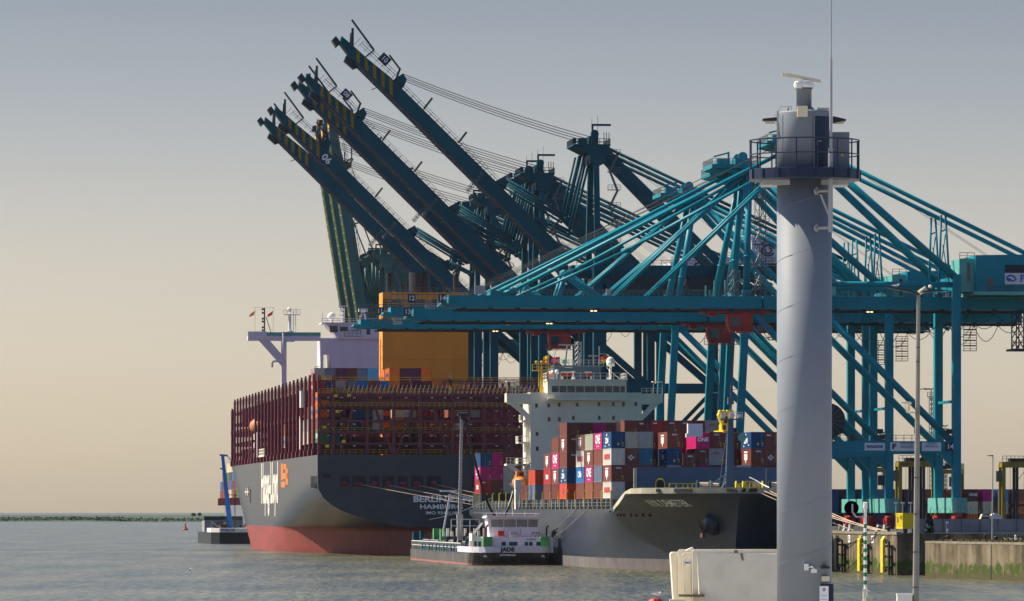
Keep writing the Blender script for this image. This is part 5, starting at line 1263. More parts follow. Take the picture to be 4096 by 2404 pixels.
# forward deckhouse with its long bridge wings
DU = 673.0; WL = M['white_l']
house = MB(); house.box(-38.9, -20.2, DU, DU + 14, 23.2, 58.0).box(-41.6, -40.9, DU, DU + 14, 23.2, 58.0)
for z0, z1 in ((23.2, 44.5), (48.2, 49.4), (53.4, 58)): house.box(-40.9, -38.9, DU, DU + 1, z0, z1)
for z0, z1 in ((23.2, 44.5), (53.9, 58)): house.box(-40.9, -38.9, DU + 13, DU + 14, z0, z1)
hb = house.build("deckhouse", WL, gs)
m = MB(); m.prism([(-36.8, 57.8), (-20, 57.8), (-20, 62.0), (-39.5, 62.0), (-40, 61.6)], 'y', DU - .6, DU + 9).box(-41.4, -19.5, DU - .8, DU + 10, 61.9, 62.3); bw_ = m.build("wheelhouse", WL, hb)
MB().box(-36.4, -34.2, DU - .66, DU - .6, 59.9, 61.1).box(-29.0, -28.0, DU - .66, DU - .6, 59.0, 62.0).box(-39.2, -37.0, DU - .66, DU - .6, 59.6, 61.4).each("window", M['glass'], bw_)
MB().box(-35.8, -35.1, DU - .05, DU + .05, 44.9, 45.9).box(-34.1, -33.4, DU - .05, DU + .05, 44.9, 45.9).each("window", M['glass'], hb)
m = MB(); m.rail([(-41.4, DU - .7, 62.3), (-19.5, DU - .7, 62.3)], 1.1, .06, 1.4).bar((-41.2, DU, 62), (-41.2, DU, 64.8), .15).lattice((-35.5, DU + 2, 62.3), (-35.5, DU + 2, 66.4), .8, .07, .9).bar((-36.8, DU + 2, 66.9), (-34.2, DU + 2, 66.9), .25).bar((-31, DU + 2, 62.3), (-30, DU + 2, 65.4), .5).bar((-28.6, DU + 2, 62.3), (-29.6, DU + 2, 65.4), .5).box(-31, -28.6, DU + 1, DU + 3, 65.4, 66.2); m.build("roof_mast", M['white'], bw_)
MB().ball((-38.4, DU + 3, 64.0), 1.2, 14).tube((-38.4, DU + 3, 62.2), (-38.4, DU + 3, 63.2), .4).build("satellite_dome", M['white'], bw_, True)
m = MB(); m.box(-61.7, -41.6, DU + 1, DU + 5, 57.3, 58.6).box(-61.7, -56.5, DU + .9, DU + 1.2, 58.6, 59.8); m.prism([(-58.6, 57.3), (-55.6, 57.3), (-51.0, 52.0), (-51.0, 48.8)], 'y', DU + 1.5, DU + 2.6); m.box(-52.4, -51.0, DU + 1.2, DU + 3.2, 24, 57.4); wg = m.build("bridge_wing", WL, gs)
m = MB(); m.box(-56.5, -41.6, DU + .9, DU + 1.0, 58.6, 59.6); m.build("wing_windbreak", M['teal_l'], wg)
m = MB(); m.path([(-49.2, DU + .6, 59.7), (-51.6, DU + .6, 59.7), (-52.0, DU + .6, 59.2), (-52.0, DU + .6, 52.2), (-52.6, DU + .6, 51.6), (-54.6, DU + .6, 51.6), (-55.0, DU + .6, 51.1), (-55.0, DU + .6, 49.9)], .28, 8); m.box(-51.5, -48.9, DU + .5, DU + 3, 57.0, 57.4); m.build("drain_pipe", WL, wg, True)
m = MB(); m.bar((-57.0, DU + 3, 58.6), (-57.0, DU + 3, 66.4), .35).bar((-56.6, DU + 3, 64), (-55, DU + 3, 59), .18)
for z in (60.2, 61, 62.6, 63.4, 65, 66): m.ball((-57.5, DU + 3, z), .32, 8)
m.bar((-60, DU + 3, 66.4), (-54, DU + 3, 66.4), .06); m.build("signal_mast", M['dark'], wg)
m = MB(); m.tube((-50.0, DU + 3, 58.6), (-50.0, DU + 3, 64.4), .45, 10).tube((-49, DU + 3, 58.6), (-49, DU + 3, 66.2), .12, 6).tube((-48.4, DU + 3, 58.6), (-48.4, DU + 3, 66.2), .12, 6).box(-51.8, -47.2, DU + 2, DU + 4, 64.4, 64.6).rail([(-51.8, DU + 2, 64.6), (-47.2, DU + 2, 64.6)], 1.3, .05, .8).ball((-50.2, DU + 3, 65.8), .7, 10); m.build("lookout_mast", M['white'], wg)
for v, c, lab in ((-59.6, 'fl_y', "small orange flag on the giant ship's bridge wing"), (-54.6, 'fl_r', "small red flag on the giant ship's bridge wing")):
    f = root("signal_flag", (v, DU + 3, 63), lab, "flag", "flags on the bridge wing")
    m = MB(); m.add([(v, DU + 3, 65.6), (v - 1.5, DU + 3.2, 64.6), (v - 1.6, DU + 3, 63.8), (v - .3, DU + 2.8, 64.4)], [(0, 1, 2, 3)]); m.build("cloth", M['orange'] if c == 'fl_y' else M['fl_r'], f); MB().bar((v, DU + 3, 58.7), (v, DU + 3, 66.4), .06).build("halyard", M['cable'], f)
m = MB(); m.box(-42.8, -41.6, DU + 1, DU + 4, 23.2, 49).rail([(-43.2, DU + 1, 49), (-41.6, DU + 1, 49)], 1.2, .06, .8); m.build("ladder_trunk", WL, hb)
lbo = root("lifeboat", (-59.5, 640, 30), "orange lifeboat hung under the giant ship's far bridge wing", "lifeboat")
m = MB(); m.lathe([(.05, -5), (1.5, -4), (2.3, -1.6), (2.4, 1.6), (1.5, 4), (.05, 5)], (0, 0, 0), 12); m.v = [(-60.0 + x, 655 + z, 33.4 + y) for x, y, z in m.v]; m.build("boat_hull", mat("faded_orange_paint", (0.55, 0.2, 0.09), .5), lbo, True)
m = MB(); m.box(-60.6, -57, 662, 668, 23.3, 31.5).box(-61.6, -60.5, 636, 637.5, 23.0, 31.5); m.build("davit_housing", M['white'], gs)
# deck gangway box and the white pilot gear at the side
m = MB(); m.rail([(-61.9, 600, 25), (-61.9, 622, 25)], 1.6, .1, 1.5).box(-62.1, -61.5, 600, 622, 24.6, 25); m.build("stowed_gangway", M['cream'], gs)
m = MB(); m.box(-61.9, -61.2, 468, 471, 25, 33).box(-62.0, -61.3, 465, 469, 35, 39); m.build("white_locker", M['cream'], gs)
# ---------------------------------------------------------------- the ship beyond, seen past the giant's bow
fsh = root("far_container_ship", (-30, 1000, 0), "distant container ship half hidden beyond the giant ship's bow", "ship")
m = MB(); fr = [(860, 1.0), (1040, 1.0), (1066, .86), (1085, .62), (1100, .3), (1108, .04)]
for (ua, fa), (ub, fb_) in zip(fr, fr[1:]):
    za, zb_ = .0, 16.0
    def hv(f, z, u): return -23.5 - 23.5 * min(1, f * (.55 + .45 * z / 12.5) if u > 1041 else f)
    for (z0, z1) in ((0, 5), (5, 10), (10, 12.2)):
        m.add([(hv(fa, z0, ua), ua, z0), (hv(fb_, z0, ub), ub, z0), (hv(fb_, z1, ub), ub, z1), (hv(fa, z1, ua), ua, z1)], [(0, 3, 2, 1)])
    m.add([(hv(fa, 12.2, ua), ua, 12.2), (hv(fb_, 12.2, ub), ub, 12.2), (0, ub, 12.2), (0, ua, 12.2)], [(0, 1, 2, 3)])
m.add([(-47, 860, 0), (0, 860, 0), (0, 860, 12.2), (-47, 860, 12.2)], [(0, 1, 2, 3)])
m.build("hull", mat("pale_grey_hull_paint", (0.15, 0.16, 0.175), .5), fsh)
m = MB(); m.box(-46.2, -2, 862, 1085, 12.2, 14.4)
for k in range(32): m.box(-46.9, -46.2, 864 + k * 7, 864.8 + k * 7, 12.2, 14.7)
m.build("lashing_bridge", M['maroon'], fsh)
tiers = [1, 2, 2, 3, 3, 4, 5, 5, 5, 5]; fc_ = ['brown', 'cream', 'maroon', 'blue', 'rust', 'brown', 'cream', 'green', 'brown', 'blue', 'cream', 'rust', 'brown', 'orange']
ti = [2, 3, 4, 4, 5, 5, 5]
for k in range(10):
    nt_ = [2, 3, 3, 4, 4, 5, 5, 5, 5, 5][k]
    for t in range(nt_):
        c = fc_[(k * 5 + t * 3) % len(fc_)]
        put_box(c, -45.0, 1068 - k * 13.6, 14.5 + t * 2.95, "%s container on distant ship, %s bay from left, %s tier" % (c, "first" if k == 0 else ORDN[k], TIER[t]), "containers on the distant ship", 2.9, 12.19)
# ---------------------------------------------------------------- far barge with the blue crane
fb = root("crane_barge", (-84, 1000, 0), "distant dark barge carrying a tall blue crane beside the giant ship", "barge")
b0 = P(846, 2163, 1779); b1 = P(1010, 2163, 1779); L0 = 80
vx = (b0 - Q(0, 0)).dot(Vector((C_, S_, 0))); uu0 = (b0 - Q(0, 0)).dot(Vector((-S_, C_, 0)))
ORG[fb.name] = Vector((vx + 7, uu0, 0)); fb.location = Q(vx + 7, uu0, 0)
m = MB(); m.prism([(vx, uu0 + 3), (vx + 2.5, uu0), (vx + 12, uu0), (vx + 14.4, uu0 + 3), (vx + 14.4, uu0 + L0), (vx, uu0 + L0)], 'z', -.6, 3.6); m.build("hull", M['dark'], fb)
m = MB(); m.prism([(vx - .05, uu0 + 26), (vx - .05, uu0 + 3), (vx + 2.5, uu0 - .06), (vx + 12, uu0 - .06), (vx + 14.4, uu0 + 3), (vx + 14.4, uu0 + 26)], 'z', 3.6, 4.9); m.build("bow_bulwark", M['white'], fb)
text("PHILOS", 1.3, M['logo_b'], (vx + 5.2, uu0 - .12, 4.3), (1, 0, 0), (0, 0, 1), fb, .02, 1.0, bold=.03)
m = MB(); m.box(vx + .8, vx + 13, uu0 + 55, uu0 + 70, 3.6, 7.4); hsx = m.build("deckhouse", M['galv'], fb); MB().box(vx + .6, vx + 13.2, uu0 + 54.5, uu0 + 70, 7.4, 8.6).build("wheelhouse", M['glass'], hsx)
m = MB()
for k in range(26): m.bar((vx + random.uniform(.3, 13), uu0 + random.uniform(8, 50), 3.6), (vx + random.uniform(.3, 13), uu0 + random.uniform(8, 50), random.uniform(4.5, 7)), random.uniform(.2, .8))
m.build("deck_pipework", M['dark'], fb)
m = MB(); pb = P(922, 2118, 1800); pt = P(890, 1820, 1800)
def qv(p): d = p - Q(0, 0); return (d.dot(Vector((C_, S_, 0))), d.dot(Vector((-S_, C_, 0))), p.z)
pb, pt = qv(pb), qv(pt); m.bar((pb[0], pb[1], 3.6), pb, 2.2); m.bar(pb, pt, 1.5, 1.7, 0, .8, .9); m.bar((pt[0] - .9, pt[1], pt[2]), (pt[0] + 1.6, pt[1], pt[2] - .2), .6); pm = tuple(pt[i] + (pb[i] - pt[i]) * .18 for i in range(3)); m.bar((pm[0] - 1.2, pm[1], pm[2]), (pm[0], pm[1], pm[2] - .3), .5)
m.build("crane_boom", M['blue'], fb)
pts = []
for i in range(13):
    f = i / 12; pts.append((pt[0] + 1.6 + 7.5 * f, pt[1], pt[2] - .3 - 17.5 * f ** 1.25))
MB().path(pts, .12, 5).build("transfer_hose", M['black'], fb)
m = MB(); x_ = pb[0] + 1.4; m.bar((x_, pb[1], 3.6), (x_, pb[1], 15.6), .25).bar((x_ - 2.4, pb[1], 15.4), (x_ + 4.2, pb[1], 15.2), .2); m.build("signal_mast", M['dark'], fb)
m = MB(); 
for k in range(3): m.add([(x_ + 4.4, pb[1], 14.2 - k * .45), (x_ + 6.2, pb[1] + .2, 13.2 - k * .45), (x_ + 6.2, pb[1] + .2, 12.7 - k * .45), (x_ + 4.4, pb[1], 13.7 - k * .45)], [(0, 1, 2, 3)], k)
m.build("ensign", [M['fl_r'], M['white'], M['logo_b']], fb)


# ================================================================ THE TANKER BARGE IN FRONT
jd = root("tanker_barge", (-42, 200, 0), "tanker barge with white stern bulwark and wheelhouse alongside the grey ship", "barge")
J0, J1, JL, JR = 174.0, 309.0, -50.5, -34.1
def jout(dz=0.0, top=0.0):
    o = []
    for a in range(7):                                         # rounded port corner of the stern
        t = math.pi / 2 * a / 6; o.append((JL + 5.5 - 5.5 * math.cos(t - 0) * 1.0, J0 + 6.0 - 6.0 * math.sin(t)))
    for a in range(7):
        t = math.pi / 2 * a / 6; o.append((JR - 3.0 + 3.0 * math.sin(t), J0 + 5 - 5 * math.cos(t)))
    o += [(JR, J1 - 8), (JR - 4, J1), (JL + 4, J1), (JL, J1 - 8)]
    return o
def jskin(m, z0, z1, k0, k1, idx=None, mi=0, off=0.0):
    o = jout(); n = len(o); cx, cy = (JL + JR) / 2, (J0 + J1) / 2
    vs = []
    for z, k in ((z0, k0), (z1, k1)):
        for x, y in o:
            yy = y + (k if y < J0 + 8 else 0)
            vs.append((x + (-off if x < cx else off) , yy - (off if y < J0 + 8 else 0), z))
    rng = range(n) if idx is None else idx
    m.add(vs, [(i, (i + 1) % n, n + (i + 1) % n, n + i) for i in rng], mi)
m = MB(); jskin(m, -.6, .35, 3.0, 2.2, None, 1); jskin(m, .35, 2.35, 2.2, 0, None, 0); m.add([(x, y, 2.3) for x, y in jout()], [tuple(range(len(jout())))], 2)
m.build("hull", [M['j_hull'], mat("faded_red_paint", (0.34, 0.12, 0.10), .7), M['dark']], jd)
m = MB(); rw = MB()
o = jout(); nn = len(o)
out_ = [(JL - .06, J0 + 26), ] + [(x, y - .06) for x, y in o[:14]] + [(JR + .05, J0 + 10)]
k = len(out_)
m.add([(x, y, 2.4) for x, y in out_] + [(x, y, 3.5) for x, y in out_], [(i, i + 1, k + i + 1, k + i) for i in range(k - 1)])
inn = [(x + (.25 if x < -42 else -.25), y + .3) for x, y in out_]
m.add([(x, y, 3.5) for x, y in out_] + [(x, y, 3.5) for x, y in inn], [(i, i + 1, k + i + 1, k + i) for i in range(k - 1)])
m.build("stern_bulwark", M['white_l'], jd)
yt = J0 - .1
text("JADE", 1.05, M['black'], (-43.6, yt - .02, 2.95), (1, 0, 0), (0, 0, 1), jd, .01, 1.15, bold=.05)
text("ROTTERDAM", .46, M['num'], (-43.6, yt - .02 + .1, 1.9), (1, 0, 0), (0, 0, 1), jd, .01, 1.1, bold=.02)
for v in (-47.8, -36.8): text("NL", .5, M['num'], (v, yt + .12 + (0.35 if v < -45 else .25), 1.7), (1, 0, 0), (0, 0, 1), jd, .01, 1.1, bold=.03)
m = MB(); m.box(-47.6, -34.8, J0 + 1.2, J0 + 15, 2.3, 5.25); acc = m.build("accommodation", M['white_l'], jd)
m = MB()
for a, b in ((-44.6, -43.8), (-43.2, -41.6), (-40.2, -39.6), (-39.4, -38.7), (-38.0, -36.6)): m.box(a, b, J0 + 1.14, J0 + 1.2, 3.7, 4.4)
m.each("porthole", M['teal_d'], acc)
text("02326830", .45, M['black'], (-39.0, J0 + 1.15, 4.85), (1, 0, 0), (0, 0, 1), acc, .005)
m = MB(); m.prism([(-50.0, 2.6), (-47.6, 2.6), (-47.6, 5.1), (-48.6, 5.3), (-50.0, 6.0)], 'y', J0 + 3.4, J0 + 9); sh = m.build("side_house", M['white'], jd)
m = MB()
for q in (0, .7, 1.8): m.box(-50.05, -49.95, J0 + 4 + q * 1.6, J0 + 4.7 + q * 1.6, 3.4, 4.6)
m.box(-49.6, -49.1, J0 + 3.34, J0 + 3.4, 3.4, 4.5).box(-48.8, -48.3, J0 + 3.34, J0 + 3.4, 3.2, 4.5); m.each("side_window", M['glass'], sh)
m = MB(); m.prism([(-46.4, 5.25), (-37.2, 5.25), (-37.0, 8.9), (-46.9, 8.9)], 'y', J0 + 5, J0 + 11); m.prism([(-47.3, 8.9), (-36.6, 8.9), (-36.9, 9.35), (-47.0, 9.35)], 'y', J0 + 4.2, J0 + 11.6); wh = m.build("wheelhouse", M['white_l'], jd)
for a, b in ((-46.2, -43.9), (-43.7, -41.5), (-41.3, -39.3), (-39.1, -37.3)): MB().box(a, b, J0 + 4.94, J0 + 5.0, 7.2, 8.6).build("wheelhouse_window", mat("pale_reflecting_glass", (0.20, 0.20, 0.19), .1, spec=.8) if 'jg' not in M else M['jg'], wh) if M.setdefault('jg', mat("pale_reflecting_glass", (0.20, 0.20, 0.19), .1, spec=.8)) else None
m = MB(); m.bar((-49.6, J0 + 6, 9.9), (-36.4, J0 + 6, 9.75), .12).bar((-47, J0 + 6, 9.3), (-47, J0 + 6, 9.9), .1).bar((-42, J0 + 6, 9.3), (-42, J0 + 6, 11.4), .1).bar((-36.6, J0 + 6, 9.2), (-35.6, J0 + 6, 9.2), .12).bar((-37.5, J0 + 6, 9.3), (-37.5, J0 + 6, 9.9), .1)
for v in (-45.2, -39.8, -43.7): m.bar((v, J0 + 5, 9.3), (v, J0 + 5, 10.3), .07)
m.build("aerial", M['white'], wh)
for v0, v1 in ((-48.1, -46.4), (-37.2, -35.5)): MB().box(v0, v1, J0 + .9, J0 + 2.4, 3.5, 5.4).build("green_locker", M['green_b'], jd)
for v, du in ((-49.6, 70), (-47.2, 110), (-46.6, 112)): MB().box(v, v + 1.5, J0 + du, J0 + du + 2, 4.3, 6.6).build("green_locker", M['green_b'], jd)
MB().box(-45.2, -44.0, J0 + 2, J0 + 3, 5.5, 6.5).build("red_locker", M['red'], jd)
m = MB(); m.bar((-41, J0 + 2.4, 5.6), (-40.8, J0 + 2.4, 7.4), .2).box(-42.9, -41.4, J0 + 2, J0 + 3.2, 5.3, 6.3); m.build("deck_crate", M['galv'], jd)
m = MB()
for a, b in (((-38.9, 5.3), (-38.3, 6.2)), ((-38.2, 5.3), (-37.7, 6.2)), ((-38.9, 6.2), (-37.4, 6.2)), ((-37.6, 5.3), (-37.3, 6.2))): m.bar((a[0], J0 + 2, a[1]), (b[0], J0 + 2, b[1]), .14)
m.build("picnic_table", M['arm'], jd)
m = MB()
for v, z0, z1 in ((-47.4, 5.2, 7.2), (-35.9, 5.2, 7.1)): m.bar((v, J0 + 2.6, z0), (v, J0 + 2.6, z1), .32); m.bar((v, J0 + 2.6, z1), (v + .4, J0 + 2.6, z1 + .4), .3)
m.box(-34.9, -34.5, J0 + 3, J0 + 4, 3.4, 5.6).box(-34.9, -33.9, J0 + 2.6, J0 + 3.2, 5.6, 6.4).bar((-34.6, J0 + 3, 6.4), (-33.8, J0 + 2.6, 7), .25); m.each("exhaust_stack", M['dark'], jd)
m = MB(); m.ball((-33.9, J0 + 3, 5.8), .5, 10).bar((-34.8, J0 + 2.8, 3.4), (-34.8, J0 + 2.8, 4.8), .5).bar((-34.0, J0 + 2.8, 3.4), (-34.0, J0 + 2.8, 4.8), .5); m.build("deck_winch", M['white'], jd)
m = MB(); m.bar((-49.5, J0 + 12, 5), (-47.6, J0 + 8, 8.0), .3); m.build("gangway", M['galv'], jd)
m = MB()                                                       # pipework and valves over the tank deck
for v in (-48.4, -47.0, -45.4, -44.0, -41.8, -40, -38.2): m.bar((v, J0 + 20, 4.0 + (v % 1) * .5), (v, J1 - 14, 4.0 + (v % 1) * .5), .22)
for k in range(46):
    y = J0 + 18 + k * 2.3; m.bar((-49.4, y, 3.8), (-35.4, y, 3.9), .12); m.bar((-49.0, y, 2.3), (-49.0, y, 4.2), .15)
m.build("deck_pipework", M['galv'], jd)
m = MB()
for k in range(170):
    v = random.uniform(-49.4, -35.2); y = J0 + 20 + random.random() * 104; h = random.uniform(3.6, 5.4); s = random.uniform(.18, .42)
    m.box(v - s, v + s, y - s, y + s, 2.3, h)
    if random.random() < .4: m.tube((v, y, h), (v, y, h + .5), s * .9, 8)
m.build("valve_gear", mat("dark_green_deck_paint", (0.018, 0.045, 0.045), .5), jd)
m = MB()
for k in range(11): m.box(JL - .02, JL + .7, J0 + 24 + k * 7.6, J0 + 25.6 + k * 7.6, 1.9, 3.6)
m.box(-49.9, -48.6, J1 - 8, J1 - 6, 2.3, 5.9).box(-48.2, -47.2, J1 - 6, J1 - 4, 2.3, 6.1); m.each("side_bollard", M['teal_d'], jd)
MB().rail([(JL + .15, J0 + 22, 2.35), (JL + .15, J1 - 10, 2.35)], 1.7, .07, 3.0).rail([(JR - .15, J0 + 22, 2.35), (JR - .15, J1 - 10, 2.35)], 1.4, .06, 3.5).rail([(-49, J0 + 22, 4.2), (-36, J0 + 22, 4.2)], 1.1, .06, 1.4).build("deck_rail", M['white'], jd)
m = MB()
for i in range(14): m.box(JL + .4 + i * .9, JL + .9 + i * .9, J0 + 60 + (i % 3), J0 + 60.6 + (i % 3), 5.2, 6.8 if i % 2 else 6.2)
m.each("tank_vent", M['white'], jd); MB().box(-40.8, -39.2, J0 + 58, J0 + 60, 4.3, 7.4).build("red_locker", M['red'], jd)
# hose crane: tall pale post, hose drooping to the ship's manifold
m = MB(); m.bar((-46.7, J0 + 60, 2.3), (-46.7, J0 + 60, 9.6), .8, .8, 0, 1.2, 1.2); m.bar((-46.7, J0 + 60, 9.6), (-46.3, J0 + 60, 29.4), .62, .62, 0, .5, .5); cp = m.build("crane_post", M['mast'], jd)
m = MB()
for k in range(28): m.box(-46.95 + .012 * k, -46.85 + .012 * k, J0 + 59.4, J0 + 59.5, 10 + k * .68, 10.4 + k * .68)
m.box(-47.1, -45.2, J0 + 59, J0 + 61, 29.2, 29.7).box(-46.6, -45.6, J0 + 59, J0 + 61, 28.4, 29.2).box(-47.6, -44.9, J0 + 59.6, J0 + 60.4, 30.0, 30.2); m.build("crane_head", M['dark'], cp)
m = MB(); m.rail([(-48.6, J0 + 58, 6), (-43, J0 + 58, 6)], 2.6, .09, 1.6); m.bar((-51, J0 + 50, 6), (-49.6, J0 + 50, 13.6), .35).bar((-51.6, J0 + 50, 14.2), (-48.2, J0 + 50, 14.2), .35).bar((-53.4, J0 + 50, 13.2), (-47.6, J0 + 50, 13.4), .12); m.each("radar_mast", M['white'], jd)
p0 = Vector((-45.6, J0 + 60, 28.6)); p1 = Vector((-33.6, 256, 14.2)); pts = []
for i in range(21):
    f = i / 20; p = p0.lerp(p1, f); p.z -= 11.5 * (4 * f * (1 - f)) * (.62 + .55 * f); pts.append(p)
h_ = MB(); h_.path(pts, .26, 7)
ho = qtop(h_, "bunker_hose", M['black'], tuple(p1), "long black hose drooping from the barge's crane to the grey ship", "hose")
# ---------------------------------------------------------------- mooring lines
def rope(p, q, sag, label, group, r=.055, mt='rope', n=16):
    p = Vector(p); q = Vector(q); m = MB()
    m.path([p.lerp(q, i / n) - Vector((0, 0, sag * 4 * (i / n) * (1 - i / n))) for i in range(n + 1)], r, 5)
    return wtop(m, "mooring_rope", M[mt], tuple(q), label, "rope", group)
g1 = "stern ropes of the giant ship"
rope(Q(-52.0, BS - .3, 16.4), Q(-.5, 352, 7.3), .6, "lowest of the slack ropes from the giant ship's stern", g1)
rope(Q(-45.4, BS - .3, 16.2), Q(-.5, 350, 7.6), .5, "second rope up from the giant ship's stern", g1)
rope(Q(-38.6, BS - .3, 16.2), Q(-.5, 354, 8.2), .4, "third rope up from the giant ship's stern", g1)
rope(Q(-34.2, BS - .3, 16.3), Q(-.5, 358, 8.8), .3, "uppermost and shortest rope from the giant ship's stern", g1)
g2 = "bow ropes of the nearer ship"
rope(Q(-12.6, 57, 13.6), Q(.8, 13, 7.0), .5, "longest bow rope running down to the quay's end", g2, .07)
rope(Q(-11.6, 57, 13.6), Q(.8, 14, 7.0), .9, "second bow rope, close beneath the longest one", g2, .07)
rope(Q(-8.8, 58, 13.6), Q(.8, 22, 7.0), .4, "bow rope crossing below the black signal disc", g2, .07)
rope(Q(-7.8, 58, 13.6), Q(.8, 23, 7.0), .9, "lowest bow rope crossing below the black signal disc", g2, .07)
rope(Q(-13.5, 57, 13.4), Q(-.2, 40, 7.0), .2, "darker steep bow rope by the right anchor", g2, .07)
g3 = "thin lines of the tanker barge"
rope(Q(-50.2, 262, 8.5), Q(-33.4, 300, 13.0), .6, "thin line from the barge's deck up to the grey ship", g3, .05, 'galv')
rope(Q(-34.6, 186, 5.5), Q(-33.3, 150, 11.0), .2, "left one of two thin lines up the grey hull", g3, .05, 'galv')
rope(Q(-34.2, 180, 5.0), Q(-33.3, 132, 11.0), .2, "right one of two thin lines up the grey hull", g3, .05, 'galv')


# ================================================================ THINGS ON THE QUAY
def qpx(px, v):                                               # u on the line v = const met along a picture column
    k = (px - 2048) / F; return (X0 + v * C_ - k * (Y0 + v * S_)) / (S_ + k * C_)
# fender dolphins on the quay's river face
for px, lab in ((3443, "second"), (3536, "nearest"), (3350, "third")):
    u = qpx(px, -1.2); t = root("fender_panel", (-1.2, u, 0), "%s from the quay's corner of the upright fender panels on the wall" % lab, "fender", "fender panels on the quay wall")
    m = MB(); m.box(-1.6, -1.2, u - 1.1, u + 1.1, .4, 5.6); m.prism([(-1.6, 5.6), (-1.2, 5.6), (-1.2, 6.2)], 'y', u - 1.1, u + 1.1); m.build("panel", M['yellow_b'] if px > 3400 else M['dark'], t)
    m = MB()
    for z in (1.2, 2.9, 4.6): m.bar((-1.2, u - .8, z), (0, u - .8, z), .3).bar((-1.2, u + .8, z), (0, u + .8, z), .3)
    for z in (.7, 3.0, 5.2): m.box(-1.15, -.9, u - 1.0, u + 1.0, z - .15, z + .15)
    m.box(-1.15, -.85, u - 3.8, u - 3.3, 0, 5.4).bar((-1.0, u - 3.5, 5.2), (-.9, u, 5.6), .3).bar((-1.0, u - 3.5, 2.8), (-1, u, 3.0), .3).bar((-1.0, u - 3.5, .9), (-1, u, 1.1), .3); m.build("frame", M['black'], t)
for px, s in ((3397, "51"), (3490, "50")):
    u = qpx(px, -.06); o = root("berth_number", (-.1, u, 5.8), "white berth board reading %s on the sunlit quay wall" % s, "sign", "berth boards")
    b = MB().box(-.1, -.02, u - 1.2, u + 1.2, 5.0, 6.2).build("board", M['num'], o); text(s, 1.1, M['black'], (-.13, u, 5.6), (0, -1, 0), (0, 0, 1), b, .01, 1.6)
def bollard(v, u, z, lab, grp="mooring bollards"):
    b = root("bollard", (v, u, z), lab, "bollard", grp)
    MB().lathe([(.55, 0), (.5, .1), (.28, .2), (.26, .6), (.5, .75), (.52, .9), (.2, 1.0)], (v, u, z), 14).build("post", M['black'], b, True); MB().box(v - .7, v + .7, u - .7, u + .7, z, z + .08).build("base_plate", M['dark'], b)
bollard(.9, 13, 6.7, "squat bollard at the quay's end holding the long bow ropes"); bollard(.9, 22, 6.7, "squat bollard behind the first one, holding the lower ropes"); bollard(.9, 34, 6.7, "squat bollard farthest along the quay edge"); bollard(3.4, 3, 6.7, "bollard at the quay end right of the yellow container")
for i, px in enumerate((3352, 3374, 3395, 3508, 3533)):
    v = 1.6; u = qpx(px, v); t = root("concrete_block", (v, u, 6.7), "%s pale concrete barrier block on the quay edge counted from left" % ORDN[i].replace("front", "first"), "barrier", "concrete barrier blocks")
    MB().prism([(v - .3, 6.7), (v + .9, 6.7), (v + .35, 7.1), (v + .5, 8.0), (v + .1, 8.0), (v + .05, 7.2)], 'y', u - .8, u + .8).build("block", M['concrete_l'], t)
# yellow cabin container at the end of the quay, three lamp posts behind
u = 2.0; v = 1.25
yc = root("yellow_container", (v + 1.22, u, 7.4), "bright yellow container on short legs at the quay's end", "container")
CM['yellow_'] = mat("yellow_container_paint", (0.72, 0.58, 0.01), .5, var=.08)
sh = bpy.data.objects.new("shell", box_mesh('yellow_', 2.5, 6.0)); COL.objects.link(sh); sh.parent = yc; sh.location = (0, 0, 0)
text("K23", .8, M['black'], (v - .03, u + 1.4, 9.2), (0, -1, 0), (0, 0, 1), yc, .01, 1.6)
m = MB(); m.path([(v - .03, u + 4.3, 9.3), (v - .03, u + 3.9, 8.8), (v - .03, u + 4.4, 8.4)], .08, 5); m.build("marking", M['black'], yc)
m = MB()
for q in (.25, 1.7): m.box(v + q, v + q + .6, u + .3, u + 1.2, 6.7, 7.4)
m.each("support_leg", M['dark'], yc)
for i, px in enumerate((3584, 3611, 3642)):
    p = P(px, 2050, 960); lab = ("left", "middle", "right")[i]
    t = root("quay_lamp", (p.x, p.y, 6.7), "%s of three short lamp posts behind the yellow container" % lab, "lamp", "short lamp posts on the quay", 'w')
    MB().tube((p.x, p.y, 6.7), (p.x, p.y, 11.5), .09, 8).build("pole", M['galv'], t); MB().box(p.x - .3, p.x + .3, p.y - .2, p.y + .2, 11.5, 11.75).build("lamp_head", M['white'], t)
# the flood wall with razor wire
fw = root("flood_wall", (30, 6, 6.7), "long grey concrete wall topped with razor wire behind the grass", "wall")
m = MB(); m.box(5.2, 70, 14.0, 14.5, 6.7, 8.95); m.box(70, 70.4, 14, 80, 6.7, 8.95); m.build("panel", mat("grey_wall_concrete", (0.24, 0.24, 0.25), .9, var=.15, scale=.4, dirt=(.12, .11, .1), dirt_amt=.5, streak=True), fw)
m = MB()
for k in range(22): m.box(7 + k * 3.0, 7.08 + k * 3.0, 13.97, 14.0, 6.75, 8.9)
m.build("panel_joint", M['dark'], fw)
m = MB()
for k in range(220): 
    a = k * .9; v = 8 + k * .13; m.bar((v, 14.25 + .45 * math.cos(a), 10.4 + .45 * math.sin(a)), (v + .13, 14.25 + .45 * math.cos(a + .9), 10.4 + .45 * math.sin(a + .9)), .035)
for k in range(10): m.bar((8 + k * 3.2, 14.2, 8.9), (8 + k * 3.2, 14.2, 10.6), .06)
m.build("razor_wire", M['dark'], fw)
